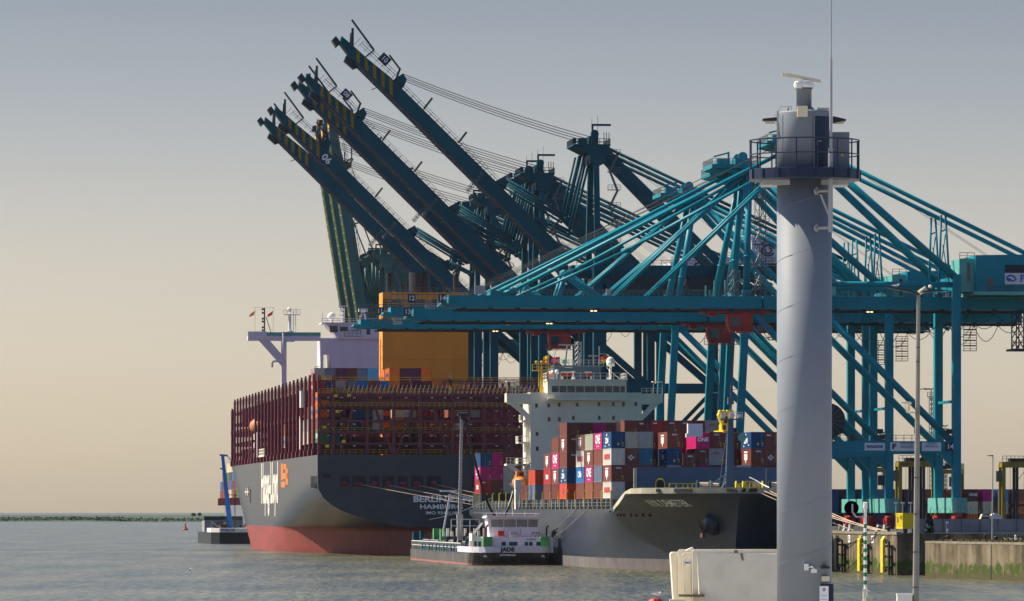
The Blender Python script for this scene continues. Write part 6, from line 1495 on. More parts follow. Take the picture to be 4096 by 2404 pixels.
# lower quay: shrub, sign, bollards, chain posts, lamp post
def on_old(px, back, z=5.62):                                   # a point on the old quay 'back' metres behind its edge
    k = (px - 2048) / F; a = QA + QN * back; t = (k * a.y - a.x) / (QD.x - k * QD.y); p = a + QD * t; return Vector((p.x, p.y, z))
p = on_old(3718, 16, 5.6); p = Vector((p.x, p.y, 6.0)); t = root("shrub", tuple(p), "small dark shrub growing against the flood wall", "shrub", None, 'w')
MB().tube(p, p + Vector((0, 0, 1.5)), .08, 6).build("stem", M['dark'], t); m = MB()
for k in range(420):
    a = random.random() * 6.28; r = random.random() ** .6 * .85; z = random.random() ** .8 * 3.6; r *= (1.15 - z / 4.6); c = p + Vector((math.cos(a) * r, math.sin(a) * r, .1 + z)); n_ = Vector((random.gauss(0, 1), random.gauss(0, 1), random.gauss(0, 1))).normalized(); a_ = n_.orthogonal() * .12; b_ = n_.cross(a_); m.add([c - a_ - b_, c + a_ - b_, c + a_ + b_, c - a_ + b_], [(0, 1, 2, 3)])
m.build("crown", M['leaf'], t)
p = on_old(3789, 6); t = root("harbour_sign", tuple(p), "narrow white and blue sign standing on the old quay", "sign", None, 'w')
MB().box(p.x - .16, p.x + .16, p.y - .03, p.y + .03, p.z + 1.5, p.z + 3.0).build("board", M['num'], t); MB().box(p.x - .13, p.x + .12, p.y - .05, p.y - .03, p.z + 1.9, p.z + 2.7).build("blue_panel", M['logo_b'], t); MB().bar((p.x, p.y, p.z), (p.x, p.y, p.z + 1.5), .08).build("post", M['dark'], t); MB().box(p.x - .14, p.x + .14, p.y - .05, p.y + .02, p.z + 1.2, p.z + 1.6).build("plate", M['ivory'], t)
def wb(px, back, lab):
    p = on_old(px, back); b = root("bollard", tuple(p), lab, "bollard", "mooring bollards", 'w'); MB().lathe([(.42, 0), (.36, .15), (.22, .25), (.22, .55), (.5, .7), (.3, .85)], tuple(p), 12).build("post", M['black'], b, True)
wb(3793, 5, "black bollard at the foot of the harbour sign"); wb(3985, 2.2, "black bollard in the grass below the street lamp")
p = on_old(3987, 2.0); MB()
t = root("street_lamp", tuple(on_old(3969, 4)), "slender grey street lamp on the old quay at right", "lamp", None, 'w'); p = on_old(3969, 4)
MB().tube(p, p + Vector((.1, 0, 13.0)), .13, 10, 0, .07).build("pole", M['galv'], t); MB().prism([(p.x + .15, p.z + 13.0), (p.x - .75, p.z + 12.95), (p.x - .75, p.z + 12.88), (p.x + .15, p.z + 12.8)], 'y', p.y - .15, p.y + .15).build("lamp_head", M['dark'], t)
pr = None
for i, px in enumerate((3941, 4012, 4033, 4054, 4062, 4076, 4090)):
    p = on_old(px, 6 if i else 7); w_ = px == 4062; t = root("chain_post", tuple(p), "%s low post of the chain fence on the old quay, counted from left" % ORDN[i].replace("front", "first"), "post", "chain fence posts", 'w')
    MB().tube(p, p + Vector((0, 0, .9)), .14 if i else .22, 8).ball(p + Vector((0, 0, .9)), .16 if i else .25, 8).build("post", M['white'] if w_ else M['black'], t)
    if pr is not None and i > 1:
        m = MB(); a_, b_ = pr + Vector((0, 0, .75)), p + Vector((0, 0, .75)); m.path([a_.lerp(b_, q / 6) - Vector((0, 0, .35 * 4 * (q / 6) * (1 - q / 6))) for q in range(7)], .035, 4); m.build("chain", M['galv'], t)
    pr = p
# straddle carriers
def carrier(px, Y, rot, lab, top=15.5, L=9.5, Wd=5.0):
    b = P(px, HZ, Y); b.z = 6.7
    t = root("straddle_carrier", tuple(b), lab, "straddle carrier", "yellow straddle carriers", 'w', 0.0); ORG[t.name] = Vector((0, 0, 6.7)); t.rotation_euler = (0, 0, rot)
    cy = M['carrier']; z = 6.7; hx, hy = L / 2, Wd / 2
    for sy in (-1, 1):
        for sx in (-1, 1):
            m = MB(); m.bar((sx * hx * .93, sy * hy, z + 1.3), (sx * hx * .93, sy * hy, z + top - 1.0), .85, .8); m.build("leg", cy, t)
            m = MB(); m.bar((sx * hx * .28, sy * hy, z + 1.3), (sx * hx * .28, sy * hy, z + top - 1.0), .6, .6); m.build("leg", M['dark'], t)
        m = MB(); m.box(-hx, hx, sy * hy - .45, sy * hy + .45, z + top - 2.0, z + top - .7); m.build("top_beam", cy, t)
        m = MB(); m.box(-hx, hx, sy * hy - .4, sy * hy + .4, z + .9, z + 1.7)
        m.build("bottom_beam", M['dark'], t)
        m = MB()
        for q in (-.85, -.3, .3, .85): m.tube((q * hx, sy * hy - .3, z + .65), (q * hx, sy * hy + .3, z + .65), .65, 14)
        m.build("wheel", M['black'], t)
    m = MB(); m.box(-hx, -hx + .7, -hy, hy, z + top - 1.9, z + top - .9).box(hx - .7, hx, -hy, hy, z + top - 1.9, z + top - .9); m.build("cross_beam", cy, t)
    m = MB(); m.box(-hx * .6, hx * .7, -hy * .7, hy * .8, z + top - .7, z + top + .1).tube((hx * .4, -1.2, z + top + .2), (hx * .4, 1.2, z + top + .2), .7, 12).rail([(-hx, -hy - .4, z + top - .7), (hx, -hy - .4, z + top - .7)], 1.3, .05, .9); m.build("machinery_deck", M['dark'], t)
    for q in (-2.4, -1.8, 1.0): pass
    m = MB(); m.prism([(-hx - 1.2, z + top - 5.2), (-hx + .4, z + top - 5.2), (-hx + .4, z + top - 2.6), (-hx - 1.2, z + top - 2.8)], 'y', -hy - .2, -hy + 1.5); m.build("cab", M['glass'], t)
    m = MB(); m.box(-3, 3, -1.2, 1.2, z + 4.6, z + 5.1)
    for q in (-2.5, 2.5): m.bar((q, 0, z + 5), (q, 0, z + top - 1.2), .06)
    m.path([(-2, -hy - .5, z + top - 2.2), (-1, -hy - .5, z + top - 4.6), (.2, -hy - .5, z + top - 3.0)], .06, 5); m.build("spreader", M['dark'], t)
    return t
c = carrier(3667, 1300, R(4), "yellow straddle carrier behind the light pole, nearest the quay's end", 15.6, 9.0)
text("TEREX", .7, M['black'], (-3.0, -2.96, 20.9), (1, 0, 0), (0, 0, 1), c, .01)
carrier(3505, 1390, R(80), "yellow straddle carrier between the legs of crane 12", 15.0, 9.0); carrier(3797, 1420, R(75), "yellow straddle carrier between the two land legs of crane 14", 14.8, 9.0)
carrier(4085, 1290, R(3), "yellow straddle carrier at the right edge of the picture", 15.4, 9.4)
# yard stacks
GY = "containers in the yard behind the quay"
yl_ = [['charcoal', 'navy', 'navy'], ['purple', 'charcoal', 'purple'], ['maroon', 'purple', 'navy'], ['navy', 'purple', 'slate'], ['brown', 'purple', 'purple'], ['blue', 'navy', 'purple'], ['orange', 'maroon', 'rust'],
       ['maroon', 'orange', 'brown'], ['orange', 'rust', 'orange'], ['orange', 'cream', 'maroon'], ['brown', 'cream', 'magenta'], ['maroon', 'cream', 'light blue'], ['rust', 'orange', 'rust']]
for i in range(13):
    px = 3334 + i * 62.0; Y = 1345
    p = P(px, HZ, Y); rel = p - Q(0, 0); vv = rel.dot(Vector((C_, S_, 0))); uu = rel.dot(Vector((-S_, C_, 0)))
    for t_ in range(3):
        c = yl_[i][t_]
        o = put_box(c, vv, uu + (i % 3) * .5, 6.7 + t_ * 2.91, "%s yard container behind the quay, %s stack from left, %s tier" % (c, ("first" if i == 0 else ORDN[i]), TIER[t_]), GY)
        if i == 11 and t_ == 2: mark_side(o, 'vert')
        if i in (8, 9) and t_ == 2: mark_end(o, 'ONE')
# yard vans and light towers
p = P(3945, 2093, 1180); t = root("workshop_van", (p.x, p.y, 6.7), "small cream van parked behind the flood wall", "van", None, 'w')
x, y = p.x, p.y
MB().prism([(x - 1.2, 7.1), (x + 1.2, 7.1), (x + 1.2, 9.3), (x - .8, 9.6), (x - 1.2, 8.6)], 'y', y, y + 4).build("body", M['ivory'], t); MB().box(x - .9, x + .6, y - .03, y, 8.2, 9.0).build("windscreen", M['glass'], t)
for q in (-1, .9): MB().tube((x + q, y - .1, 7.1), (x + q, y + .3, 7.1), .4, 10).build("wheel", M['black'], t)
p = P(3985, 2093, 1190); t = root("site_tent", (p.x, p.y, 6.7), "low white storage tent beside the cream van", "tent", None, 'w'); x, y = p.x, p.y
MB().prism([(x - 1.7, 6.7), (x + 1.9, 6.7), (x + 1.9, 8.2), (x + .4, 9.8), (x - .4, 9.8), (x - 1.7, 8.6)], 'y', y, y + 6).build("cover", M['white_l'], t); MB().box(x - 1.7, x + 1.9, y - .05, y, 6.7, 7.0).build("kerb_board", M['logo_b'], t)
for px, top, Y, lab in ((3725, 1552, 1900, "taller lattice floodlight mast between the crane legs"), (3780, 1700, 2200, "shorter lattice floodlight mast right of the taller one"), (3535, 1725, 2100, "small lattice floodlight mast left of the light pole")):
    p = P(px, HZ, Y); zt = CAMZ - (top - HZ) * Y / F; t = root("floodlight_mast", (p.x, p.y, 6.7), lab, "light mast", "lattice floodlight masts", 'w')
    MB().lattice((p.x, p.y, 6.7), (p.x, p.y, zt - 3), 1.0, .09, 1.6).build("mast", M['rail'], t)
    m = MB(); m.box(p.x - 1.4, p.x + 1.4, p.y - 1, p.y + 1, zt - 3, zt - 2.8).rail([(p.x - 1.4, p.y - 1, zt - 2.8), (p.x + 1.4, p.y - 1, zt - 2.8)], 1.4, .08, .7)
    for q in (-2.8, -1.5, .2): m.prism([(p.x + q - .9, zt - .6), (p.x + q + 1.1, zt - .2), (p.x + q + 1.1, zt), (p.x + q - .9, zt - .3)], 'y', p.y - .6, p.y + .6)
    m.bar((p.x, p.y, zt - 3), (p.x, p.y, zt - .2), .25).bar((p.x - 2.4, p.y, zt - .5), (p.x + 1, p.y, zt - .4), .2); m.build("lamp_head", M['dark'], t)
# bright red service frames under crane 14
for px, Y, lab in ((3690, 1150, "red service frame on the quay right of the light pole"), (3560, 1180, "red service frame on the quay left of the light pole")):
    p = P(px, HZ, Y); x, y = p.x, p.y; t = root("service_frame", (x, y, 6.7), lab, "frame", "red service frames", 'w')
    m = MB(); m.rail([(x - 3, y, 6.7), (x + 4, y, 6.7)], 1.9, .12, 1.4).bar((x + 2, y, 6.7), (x + 3.2, y, 10), .35); m.build("rail", M['red'], t); MB().box(x - .6, x + .8, y - .2, y + .8, 6.8, 8.0).build("control_box", M['galv'], t)


# ================================================================ THE NEAR BANK
def near(px, Y): p = P(px, HZ, Y); return p.x, p.y
# ---- radar tower
TX, TY = P(3217.5, HZ, 225.3).x, 225.3; TR = 1.09; TS = F / 225.3
tz = lambda y: CAMZ - (y - HZ) / TS; tx = lambda px: (px - 2048) / TS
tw = root("radar_tower", (TX, TY, 5.0), "tall grey cylindrical radar tower with a railed platform near its top", "tower", None, 'w')
zp = tz(722); zt_ = tz(455)
M['weld'] = mat("pale_weld_line", (0.55, 0.56, 0.57), .4)
MB().lathe([(TR, 5.0), (TR, zp)], (TX, TY, 0), 64).build("shaft", M['tower'], tw, True)
m = MB(); m.lathe([(TR * .985, zp), (TR * .985, zt_), (TR * .97, zt_ + .06), (TR * .5, zt_ + .14)], (TX, TY, 0), 64); hd = m.build("cabin", M['tower'], tw, True)
m = MB(); pts = []
for i in range(560):                                             # spiral weld seam
    a = i * .1; z = 5 + i * .0318; pts.append((TX + (TR + .001) * math.cos(a), TY + (TR + .001) * math.sin(a), z))
    if z > zp - .5: break
m.path(pts, .007, 4); m.build("weld_seam", M['tower'], tw)
m = MB(); PR = 2.2
m.lathe([(PR, zp + .02), (PR, zp + .40), (PR - .04, zp + .42), (0.02, zp + .42)], (TX, TY, 0), 40); m.lathe([(.02, zp - .02), (PR - .05, zp - .02), (PR, zp + .02)], (TX, TY, 0), 40)
for k in range(18):
    a = k / 18 * 6.283; m.bar((TX + PR * 1.005 * math.cos(a), TY + PR * 1.005 * math.sin(a), zp + .02), (TX + PR * 1.005 * math.cos(a), TY + PR * 1.005 * math.sin(a), zp + .4), .07)
pf = m.build("platform", M['navy'], tw)
m = MB(); m.box(TX - 1.7, TX + 1.7, TY - .9, TY + .9, zp - .22, zp - .02); m.build("platform_bracket", M['galv'], tw)
m = MB(); n = 16; zz = zp + .42
for hh, r in ((1.15, .03), (.58, .026)):
    for k in range(48):
        a, b = k / 48 * 6.283, (k + 1) / 48 * 6.283; m.tube((TX + 2.17 * math.cos(a), TY + 2.17 * math.sin(a), zz + hh), (TX + 2.17 * math.cos(b), TY + 2.17 * math.sin(b), zz + hh), r, 6)
for k in range(16): a = (k + .5) / 16 * 6.283; m.tube((TX + 2.17 * math.cos(a), TY + 2.17 * math.sin(a), zz), (TX + 2.17 * math.cos(a), TY + 2.17 * math.sin(a), zz + 1.17), .03, 6)
m.build("guard_rail", M['navy'], pf)
def on_tower(px, r=TR): x = tx(px) - TX; return TX + x, TY - math.sqrt(max(r * r - x * x, 0))
x0, y0 = on_tower(3253); x1, y1 = on_tower(3316)
m = MB()
for i in range(6):
    a, b = 3253 + 64 * i / 6, 3253 + 64 * (i + 1) / 6; xa, ya = on_tower(a, TR); xb, yb = on_tower(b, TR)
    m.add([(xa, ya - .02, zp + .42), (xb, yb - .02, zp + .42), (xb, yb - .02, tz(470)), (xa, ya - .02, tz(470))], [(0, 1, 2, 3)])
dr = m.build("door", M['navy'], hd); xa, ya = on_tower(3264); MB().bar((xa, ya - .06, tz(568)), (xa, ya - .06, tz(588)), .035).bar((xa, ya - .07, tz(571)), (xa + .16, ya - .05, tz(571)), .03).build("handle", M['galv'], dr)
m = MB(); xa, ya = on_tower(3251); m.bar((xa, ya - .03, zp + .42), (xa, ya - .03, tz(468)), .05); m.bar((xa, ya - .03, tz(468)), (x1, y1 - .03, tz(468)), .05); m.build("door_frame", M['tower'], hd)
m = MB(); xc, yc2 = tx(3365), TY + .3; m.box(tx(3332), tx(3398), yc2 - .3, yc2 + .5, zp + .43, tz(528)); cb = m.build("equipment_cabinet", M['tower'], tw)
m = MB(); m.add([(tx(3363), yc2 - .31, tz(625)), (tx(3374), yc2 - .31, tz(625)), (tx(3368), yc2 - .31, tz(606))], [(0, 1, 2)]); m.build("warning_label", M['yellow_b'], cb)
m = MB(); xl = tx(3108); yl = TY - .25
m.tube((xl, yl, zp + .4), (xl, yl, zt_ + .1), .025, 6); m.tube((xl + .02, yl - .3, zp + .4), (xl + .02, yl - .3, zt_ + .1), .02, 6)
for k in range(7): m.tube((xl - .12, yl - .15, zp + .7 + k * .31), (xl + .16, yl - .15, zp + .7 + k * .31), .014, 5)
m.build("ladder", M['galv'], hd)
for s, xa, xb in ((-1, 3050, 3108), (1, 3332, 3383)):
    m = MB(); m.prism([(tx(xa), tz(484) - (.0 if s < 0 else .09)), (tx(xb), tz(484) - (.0 if s > 0 else .0)), (tx(xb), tz(470 if s < 0 else 478)), (tx(xa), tz(476 if s < 0 else 466))], 'y', TY - .25, TY + .25)
    lf = m.build("lamp_bracket", M['dark'], hd); c = tx((xa + xb) / 2); MB().box(c - .18, c + .18, TY - .2, TY + .2, tz(494), tz(485)).build("floodlight", M['ivory'], lf)
xa, ya = on_tower(3203); MB().box(tx(3183), tx(3224), TY - TR - .25, TY - TR + .05, tz(476), tz(433)).build("antenna_panel", M['ivory'], hd)
MB().lathe([(.3, zt_ + .1), (.3, tz(360)), (.33, tz(359)), (.33, tz(355))], (tx(3216), TY, 0), 24).build("radar_pedestal", M['tower'], hd, True)
m = MB(); m.box(tx(3180), tx(3252), TY - .3, TY + .3, tz(352), tz(330)); m.box(tx(3184), tx(3206), TY - .42, TY - .3, tz(356), tz(338)); m.lathe([(.38, tz(352)), (.42, tz(340)), (.36, tz(326)), (.12, tz(322))], (tx(3216), TY, 0), 20); gb = m.build("radar_gearbox", M['white'], hd)
m = MB(); m.add([(tx(3125), TY - .55, tz(310)), (tx(3150), TY - .62, tz(313)), (tx(3286), TY + .5, tz(327)), (tx(3286), TY + .62, tz(327)), (tx(3150), TY - .46, tz(313)), (tx(3125), TY - .4, tz(310)),
                 (tx(3125), TY - .55, tz(297)), (tx(3150), TY - .62, tz(297)), (tx(3286), TY + .5, tz(315)), (tx(3286), TY + .62, tz(315)), (tx(3150), TY - .46, tz(297)), (tx(3125), TY - .4, tz(297))],
      [(5, 4, 3, 2, 1, 0), (6, 7, 8, 9, 10, 11), (0, 1, 7, 6), (1, 2, 8, 7), (2, 3, 9, 8), (3, 4, 10, 9), (4, 5, 11, 10), (5, 0, 6, 11)]); m.build("radar_scanner", M['ivory'], hd)
m = MB(); m.path([(tx(3117), TY - .4, zt_ + .1), (tx(3117), TY - .4, zt_ + .24), (tx(3163), TY - .4, zt_ + .26), (tx(3163), TY - .4, zt_ + .1)], .014, 5); m.tube((tx(3150), TY - .4, zt_ + .1), (tx(3150), TY - .35, zt_ + .2), .05, 8); m.build("roof_rail", M['galv'], hd)
m = MB(); m.prism([(tx(3228), zt_ + .05), (tx(3258), zt_ + .05), (tx(3250), zt_ + .2), (tx(3244), zt_ + .24), (tx(3238), zt_ + .2)], 'y', TY - .62, TY - .55); m.build("lifting_lug", M['tower'], hd)
m = MB(); m.box(tx(3268), tx(3296), TY - .5, TY - .2, zt_ + .02, tz(434)); m.tube((tx(3274), TY - .35, tz(444)), (tx(3314), TY - .35, tz(444)), .11, 12); m.build("roof_lamp", M['ivory'], hd)
# whip aerial carried on two brackets beside the shaft
wy = TY - TR - .35; wx = (3322 - 2048) / F * wy
m = MB(); m.tube((wx, wy, tz(935)), (wx, wy, tz(600)), .095, 14).tube((wx + .015, wy, tz(600)), (wx + .015, wy, tz(248)), .062, 12).tube((wx + .02, wy, tz(248)), (wx + .02, wy, tz(-160)), .032, 8); am = m.build("aerial_mast", M['galv'], tw)
m = MB()
for y in (770, 917):
    xa, ya = on_tower(3262); m.tube((tx(3262), ya + .02, tz(y)), (wx, wy, tz(y)), .07, 12); m.tube((tx(3258), ya - .03, tz(y)), (tx(3262), ya - .06, tz(y)), .15, 14)
m.bar((tx(3275), wy + .1, tz(785)), (wx, wy, tz(885)), .07); m.build("mast_bracket", M['galv'], tw)
# camera, lamp and notice on the lower shaft
xa, ya = on_tower(3218); m = MB(); m.box(tx(3212), tx(3228), ya - .16, ya + .02, tz(2280), tz(2254)); m.path([(tx(3228), ya - .1, tz(2268)), (tx(3243), ya - .14, tz(2266)), (tx(3250), ya - .16, tz(2276))], .028, 8); m.box(tx(3238), tx(3260), ya - .3, ya - .05, tz(2290), tz(2275)); m.build("security_camera", M['white'], tw)
xa, ya = on_tower(3296, TR); m = MB(); m.box(tx(3280), tx(3314), ya - .2, ya + .1, tz(2274), tz(2264)).bar((tx(3278), ya - .02, tz(2268)), (tx(3278), ya - .02, tz(2322)), .03); m.build("small_canopy", M['dark'], tw)
MB().box(tx(3281), tx(3313), ya - .18, ya + .1, tz(2324), tz(2304)).build("junction_box", M['ivory'], tw)
xa, ya = on_tower(3290); sg = MB(); sg.box(tx(3251), tx(3329), ya - .1, ya - .04, tz(2470), tz(2334)); sg = sg.build("notice_door", M['navy'], tw)
nb = MB().box(tx(3273), tx(3309), ya - .12, ya - .1, tz(2460), tz(2343)).build("notice_board", M['num'], sg)
m = MB(); m.tube((tx(3291), ya - .122, tz(2357)), (tx(3291), ya - .121, tz(2357)), .075, 16); m.build("notice_emblem", mat("pale_pink_print", (.45, .32, .3), .6), nb)
m = MB()
for y, w in ((2378, 14), (2383, 9), (2396, 12), (2404, 12)): m.box(tx(3291 - w), tx(3291 + w), ya - .122, ya - .12, tz(y + 1.2), tz(y))
m.build("notice_text_line", M['rail'], nb)
# ---- white moulded hull shell on the bank
TYK = 236.0; ks = F / TYK; kx = lambda px: (px - 2048) / ks; kz = lambda y: CAMZ - (y - HZ) / ks
sk = root("moulded_shell", (kx(2900), TYK, 5.0), "weathered white moulded shell with ribs standing behind the grey tower", "shell", None, 'w')
m = MB()
def loft(m, secs):
    n = len(secs[0]); vs = [p for s in secs for p in s]
    m.add(vs, [(i*n+k, i*n+(k+1) % n, (i+1)*n+(k+1) % n, (i+1)*n+k) for i in range(len(secs)-1) for k in range(n)] + [tuple(range(n-1, -1, -1)), tuple(range((len(secs)-1)*n, len(secs)*n))])
def sec(x0, x1, y, ztop, zbot, fl, r=.08): return [(x0 + fl, y, zbot), (x1 - fl, y, zbot), (x1, y, ztop - r), (x1 - r, y, ztop), (x0 + r, y, ztop), (x0, y, ztop - r)]
loft(m, [sec(kx(2684), kx(3290), TYK + .5, kz(2209), 5, .22), sec(kx(2684), kx(3290), TYK + 2.6, kz(2209), 5, .22)])
loft(m, [sec(kx(2728), kx(3150), TYK - .2, kz(2211), 5, .12), sec(kx(2728), kx(3150), TYK + .5, kz(2209), 5, .12)])
m.build("shell_body", M['gelcoat'], sk)
m = MB(); loft(m, [sec(kx(2712), kx(3270), TYK + .15, kz(2197), 5, .03), sec(kx(2712), kx(3270), TYK + .45, kz(2197), 5, .03)])
loft(m, [sec(kx(2767), kx(3120), TYK - .65, kz(2199), 5, .03), sec(kx(2767), kx(3120), TYK - .3, kz(2199), 5, .03)]); m.build("flange_rib", M['gelcoat'], sk)
m = MB(); loft(m, [[(kx(2804), TYK - .95, 5), (kx(3106), TYK - .95, 5), (kx(3106), TYK - .72, kz(2216)), (kx(3098), TYK - .66, kz(2211)), (kx(2794), TYK - .66, kz(2211)), (kx(2786), TYK - .72, kz(2216))], [(kx(2785), TYK - .3, 5), (kx(3110), TYK - .3, 5), (kx(3110), TYK - .3, kz(2216)), (kx(3098), TYK - .3, kz(2210)), (kx(2794), TYK - .3, kz(2210)), (kx(2780), TYK - .3, kz(2216))]]); m.build("front_panel", M['gelcoat'], sk)
m = MB(); m.box(kx(2934), kx(2949), TYK - .67, TYK - .62, kz(2212), kz(2200)); m.add([(kx(2958), TYK - .745, kz(2213)), (kx(2968), TYK - .745, kz(2213)), (kx(2972), TYK - .80, kz(2240)), (kx(2966), TYK - .80, kz(2243)), (kx(2961), TYK - .775, kz(2228))], [(4, 3, 2, 1, 0)])
m.box(kx(2712), kx(2815), TYK - .97, TYK - .55, kz(2386), kz(2376)); m.each("stain", M['stain'], sk)
lb = MB().box(kx(2742), kx(2759), TYK - .24, TYK - .205, kz(2260), kz(2243)).build("maker_label", M['num'], sk); text("FMT", .125, M['logo_b'], (kx(2750.5), TYK - .25, kz(2251.5)), (1, 0, 0), (0, 0, 1), lb, .003, 1.0, bold=.004)
MB().path([(kx(2742), TYK - .3, kz(2203)), (kx(2756), TYK - .35, kz(2195)), (kx(2768), TYK - .35, kz(2190)), (kx(2772), TYK - .35, kz(2196))], .03, 6).build("lifting_strap", M['white'], sk)
MB().box(kx(2675), kx(2736), TYK - 1.6, TYK - .98, 5, kz(2395)).build("base_block", M['ivory'], sk)
# ---- light pole
LX, LY = P(3663, HZ, 240).x, 240.0; ls = F / LY; lx = lambda px: (px - 2048) / ls; lz = lambda y: CAMZ - (y - HZ) / ls
lp = root("light_pole", (LX, LY, 5.0), "tall pale octagonal light pole with two flat lamp arms", "lamp", None, 'w')
MB().tube((lx(3662), LY, 5), (lx(3674), LY, lz(1180)), .15, 8, 0, .075).build("pole", M['pole'], lp)
m = MB()
for y in (2350, 2209, 2057, 1911, 1448, 1391): m.tube((lx(3662 + (2404 - y) * .0098), LY, lz(y)), (lx(3662 + (2404 - y) * .0098), LY, lz(y) + .03), .155 - (2404 - y) * .00006, 10)
m.build("pole_band", M['dark'], lp)
m = MB(); m.prism([(lx(3549), lz(1151)), (lx(3555), lz(1153.5)), (lx(3648), lz(1172)), (lx(3646), lz(1160)), (lx(3600), lz(1154))], 'y', LY - .3, LY + .1); m.prism([(lx(3680), lz(1171)), (lx(3802), lz(1164)), (lx(3790), lz(1161)), (lx(3740), lz(1159)), (lx(3690), lz(1166))], 'y', LY - .25, LY + .15)
m.path([(lx(3640), LY, lz(1166)), (lx(3674), LY, lz(1176)), (lx(3690), LY, lz(1170))], .05, 8); m.build("lamp_arm", M['dark'], lp)
m = MB(); m.bar((lx(3676), LY, lz(1172)), (lx(3705), LY, lz(1152)), .12, .2); m.ball((lx(3720), LY - .1, lz(1147)), .085, 12); m.build("sensor_head", M['ivory'], lp, True)
m = MB(); m.prism([(lx(3598), lz(1612)), (lx(3644), lz(1618)), (lx(3644), lz(1610)), (lx(3634), lz(1606)), (lx(3600), lz(1609))], 'y', LY - .35, LY + .05); m.bar((lx(3635), LY - .1, lz(1617)), (lx(3635), LY - .1, lz(1645)), .09); m.path([(lx(3620), LY - .1, lz(1618)), (lx(3626), LY - .1, lz(1650)), (lx(3645), LY - .1, lz(1652)), (lx(3664), LY - .05, lz(1648))], .02, 6); m.bar((lx(3640), LY - .05, lz(1650)), (lx(3665), LY, lz(1650)), .06); m.build("camera_head", M['ivory'], lp)
MB().box(lx(3588), lx(3648), LY - .2, LY + .3, 5, lz(2381)).box(lx(3586), lx(3650), LY - .22, LY + .32, lz(2381), lz(2375)).build("control_cabinet", M['white'], lp)
# ---- striped signal pole with its black disc
SX, SY = P(3461, HZ, 238).x, 238.0; ss = F / SY; qx = lambda px: (px - 2048) / ss; qz = lambda y: CAMZ - (y - HZ) / ss
sp = root("signal_pole", (SX, SY, 5.0), "green and white striped signal pole carrying a black disc", "signal", None, 'w')
m = MB(); ys = [2338] + [2338 - 16.1 * i for i in range(1, 16)]
for i in range(15): m.tube((SX, SY, qz(ys[i])), (SX, SY, qz(ys[i + 1])), .068, 12, i % 2)
m.build("striped_pole", [M['green_s'], M['num']], sp, False)
MB().tube((SX, SY, qz(2356)), (SX, SY, qz(2338)), .066, 12).tube((SX, SY, qz(2097)), (SX, SY, qz(2034)), .066, 12).lathe([(.09, qz(2034)), (.1, qz(2024)), (.08, qz(2023)), (.1, qz(2018)), (.08, qz(2017)), (.1, qz(2010)), (.05, qz(2008))], (SX, SY, 0), 14).build("lantern", M['white'], sp)
m = MB(); m.box(qx(3452), qx(3470), SY - .14, SY + .12, 5, qz(2356)).prism([(qx(3452), qz(2356)), (qx(3480), qz(2362)), (qx(3480), qz(2365)), (qx(3452), qz(2366))], 'y', SY - .2, SY + .2); m.build("base_cabinet", M['white'], sp); MB().box(qx(3460), qx(3490), SY - .35, SY - .15, 5, qz(2388)).build("cable_box", M['ivory'], sp)
m = MB(); m.tube((qx(3406), SY + .02, qz(2032.5)), (qx(3406), SY + .06, qz(2032.5)), .305, 40); m.build("black_disc", mat('matt_black_disc', (0.003, 0.003, 0.003), .95, spec=.05), sp)
m = MB(); m.bar((qx(3409.5), SY - .02, qz(2016)), (qx(3409.5), SY - .02, qz(2050)), .07).bar((qx(3409.5), SY - .02, qz(2048)), (qx(3425), SY - .02, qz(2068)), .07).bar((qx(3424), SY - .02, qz(2068)), (qx(3460), SY - .02, qz(2066)), .06); m.build("signal_arm", M['galv'], sp)
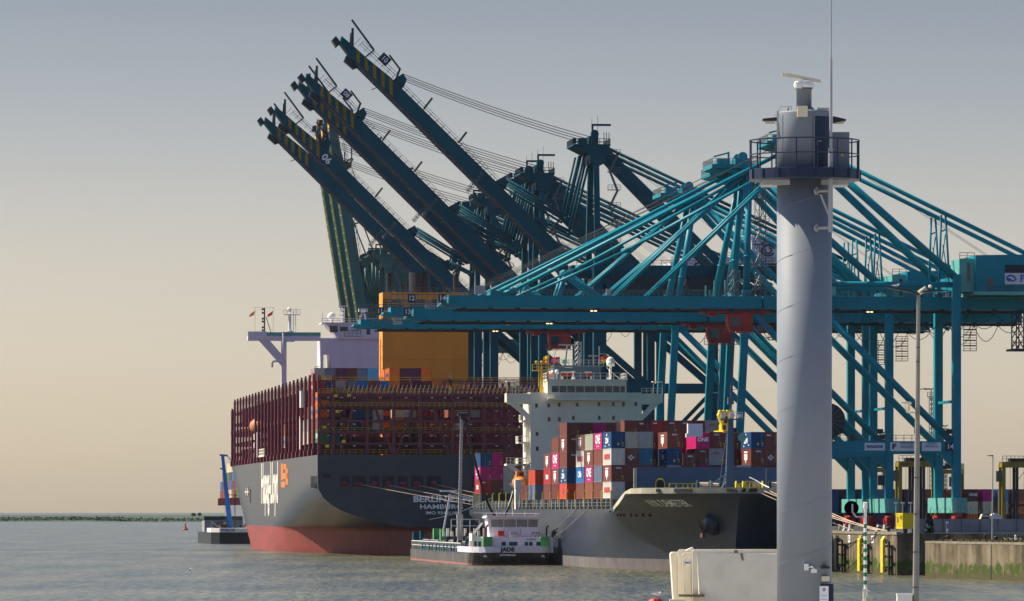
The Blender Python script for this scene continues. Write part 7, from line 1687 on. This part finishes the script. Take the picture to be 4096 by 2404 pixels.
# ---- red marker post with a gull on it
GX, GY_ = P(2624, HZ, 232).x, 232.0; gs_ = F / GY_; gx = lambda px: (px - 2048) / gs_; gz = lambda y: CAMZ - (y - HZ) / gs_
mp = root("marker_drum", (GX, GY_, 5.0), "red marker drum on the bank with a gull standing on top", "marker", None, 'w')
MB().lathe([(.33, 5.0), (.33, gz(2404)), (.27, gz(2398)), (.2, gz(2393)), (.02, gz(2392.5))], (GX, GY_, 0), 18).build("drum", M['red'], mp); MB().box(gx(2618), gx(2622), GY_ - .34, GY_ - .2, gz(2404), gz(2396)).box(gx(2632), gx(2636), GY_ - .34, GY_ - .2, gz(2404), gz(2396)).build("slot", M['dark'], mp)
def gull(loc, face, lab, fly=False, s=1.0):
    x, y, z = loc; t = root("gull", loc, lab, "bird", "gulls", 'w')
    m = MB(); f = face
    def L_(pts): return [(x + a * f * s, y + b * s, z + c * s) for a, b, c in pts]
    # body: rings along its length, tail to bill base
    rings = [(-.24, .02, .19, .008), (-.16, .045, .185, .03), (-.06, .075, .185, .065), (.04, .08, .195, .075), (.11, .06, .22, .06), (.145, .04, .255, .04), (.17, .042, .285, .04), (.20, .03, .29, .028), (.215, .008, .287, .008)]
    n = 10; vs = []
    zo = -.19 if fly else 0
    for a, w, c, h in rings:
        for i in range(n): q = 6.283 * i / n; vs += L_([(a, w * math.cos(q), c + zo + h * math.sin(q))])
    m.add(vs, [(k*n+i, k*n+(i+1) % n, (k+1)*n+(i+1) % n, (k+1)*n+i) for k in range(len(rings)-1) for i in range(n)] + [tuple(range(n)), tuple(range((len(rings)-1)*n, len(rings)*n))])
    m.build("body", M['white'], t, True)
    w_ = MB()
    if fly:
        for sg in (-1, 1): w_.add(L_([(.06, sg * .05, .02), (-.1, sg * .05, .02), (-.06, sg * .3, .12), (.1, sg * .3, .14), (-.16, sg * .62, .06), (-.06, sg * .6, .08)]), [(0, 1, 2, 3), (3, 2, 4, 5), (3, 2, 1, 0), (5, 4, 2, 3)])
    else:
        for sg in (-1, 1): w_.add(L_([(.08, sg * .075, .22), (-.05, sg * .085, .18), (-.3, sg * .02, .19), (-.28, sg * .015, .21), (-.05, sg * .06, .255), (.06, sg * .05, .265)]), [(0, 1, 2, 3, 4, 5), (5, 4, 3, 2, 1, 0)])
    w_.build("wing", M['grey_wing'], t)
    m = MB(); a = L_([(.21, 0, .287 + zo), (.27, 0, .28 + zo)]); m.tube(a[0], a[1], .012 * s, 6, 0, .003); m.build("bill", M['dark'], t)
    hd_ = MB(); c_ = L_([(.178, 0, .288 + zo)])[0]; hd_.ball(c_, .043 * s, 10); hd_.build("hood", M['hood'], t, True)
    if not fly:
        m = MB()
        for sg in (-.03, .03): a = L_([(.0, sg, 0), (.0, sg, .13), (.06, sg, 0)]); m.tube(a[0], a[1], .008 * s, 5); m.tube(a[0], a[2], .008 * s, 5)
        m.build("leg", M['red'], t)
M['grey_wing'] = mat("gull_grey_feathers", (0.48, 0.49, 0.50), .8); M['hood'] = mat("gull_brown_hood", (0.06, 0.04, 0.03), .8)
gull((gx(2630), GY_, gz(2393.5)), 1, "black headed gull standing on the red marker drum", False, .95)
gull((lx(3585), LY - .1, lz(1156)), 1, "gull standing on the left lamp arm of the light pole", False, .75)
b = P(760, 2280, 560); gull((b.x, b.y, b.z), -1, "white gull flying low over the river at left", True, 1.15)
b = P(1938, 2058, 1160); gull((b.x, b.y, b.z), 1, "tiny white gull above the barge's deck pipes", True, 1.0)



# ================================================================ THE AIR
hm = bpy.data.materials.new("haze_air"); hm.use_nodes = True; hn = hm.node_tree; hn.nodes.clear()
pv = hn.nodes.new("ShaderNodeVolumePrincipled"); pv.inputs["Density"].default_value = 0.9e-5; pv.inputs["Color"].default_value = (0.80, 0.90, 1.0, 1); pv.inputs["Anisotropy"].default_value = 0.3
ho_ = hn.nodes.new("ShaderNodeOutputMaterial"); hn.links.new(pv.outputs[0], ho_.inputs["Volume"])
hz_ = MB().box(-2600, 2600, -260, 8700, -5, 260).build("haze", hm); put(hz_, "thin bluish summer haze over the harbour", kind="stuff")
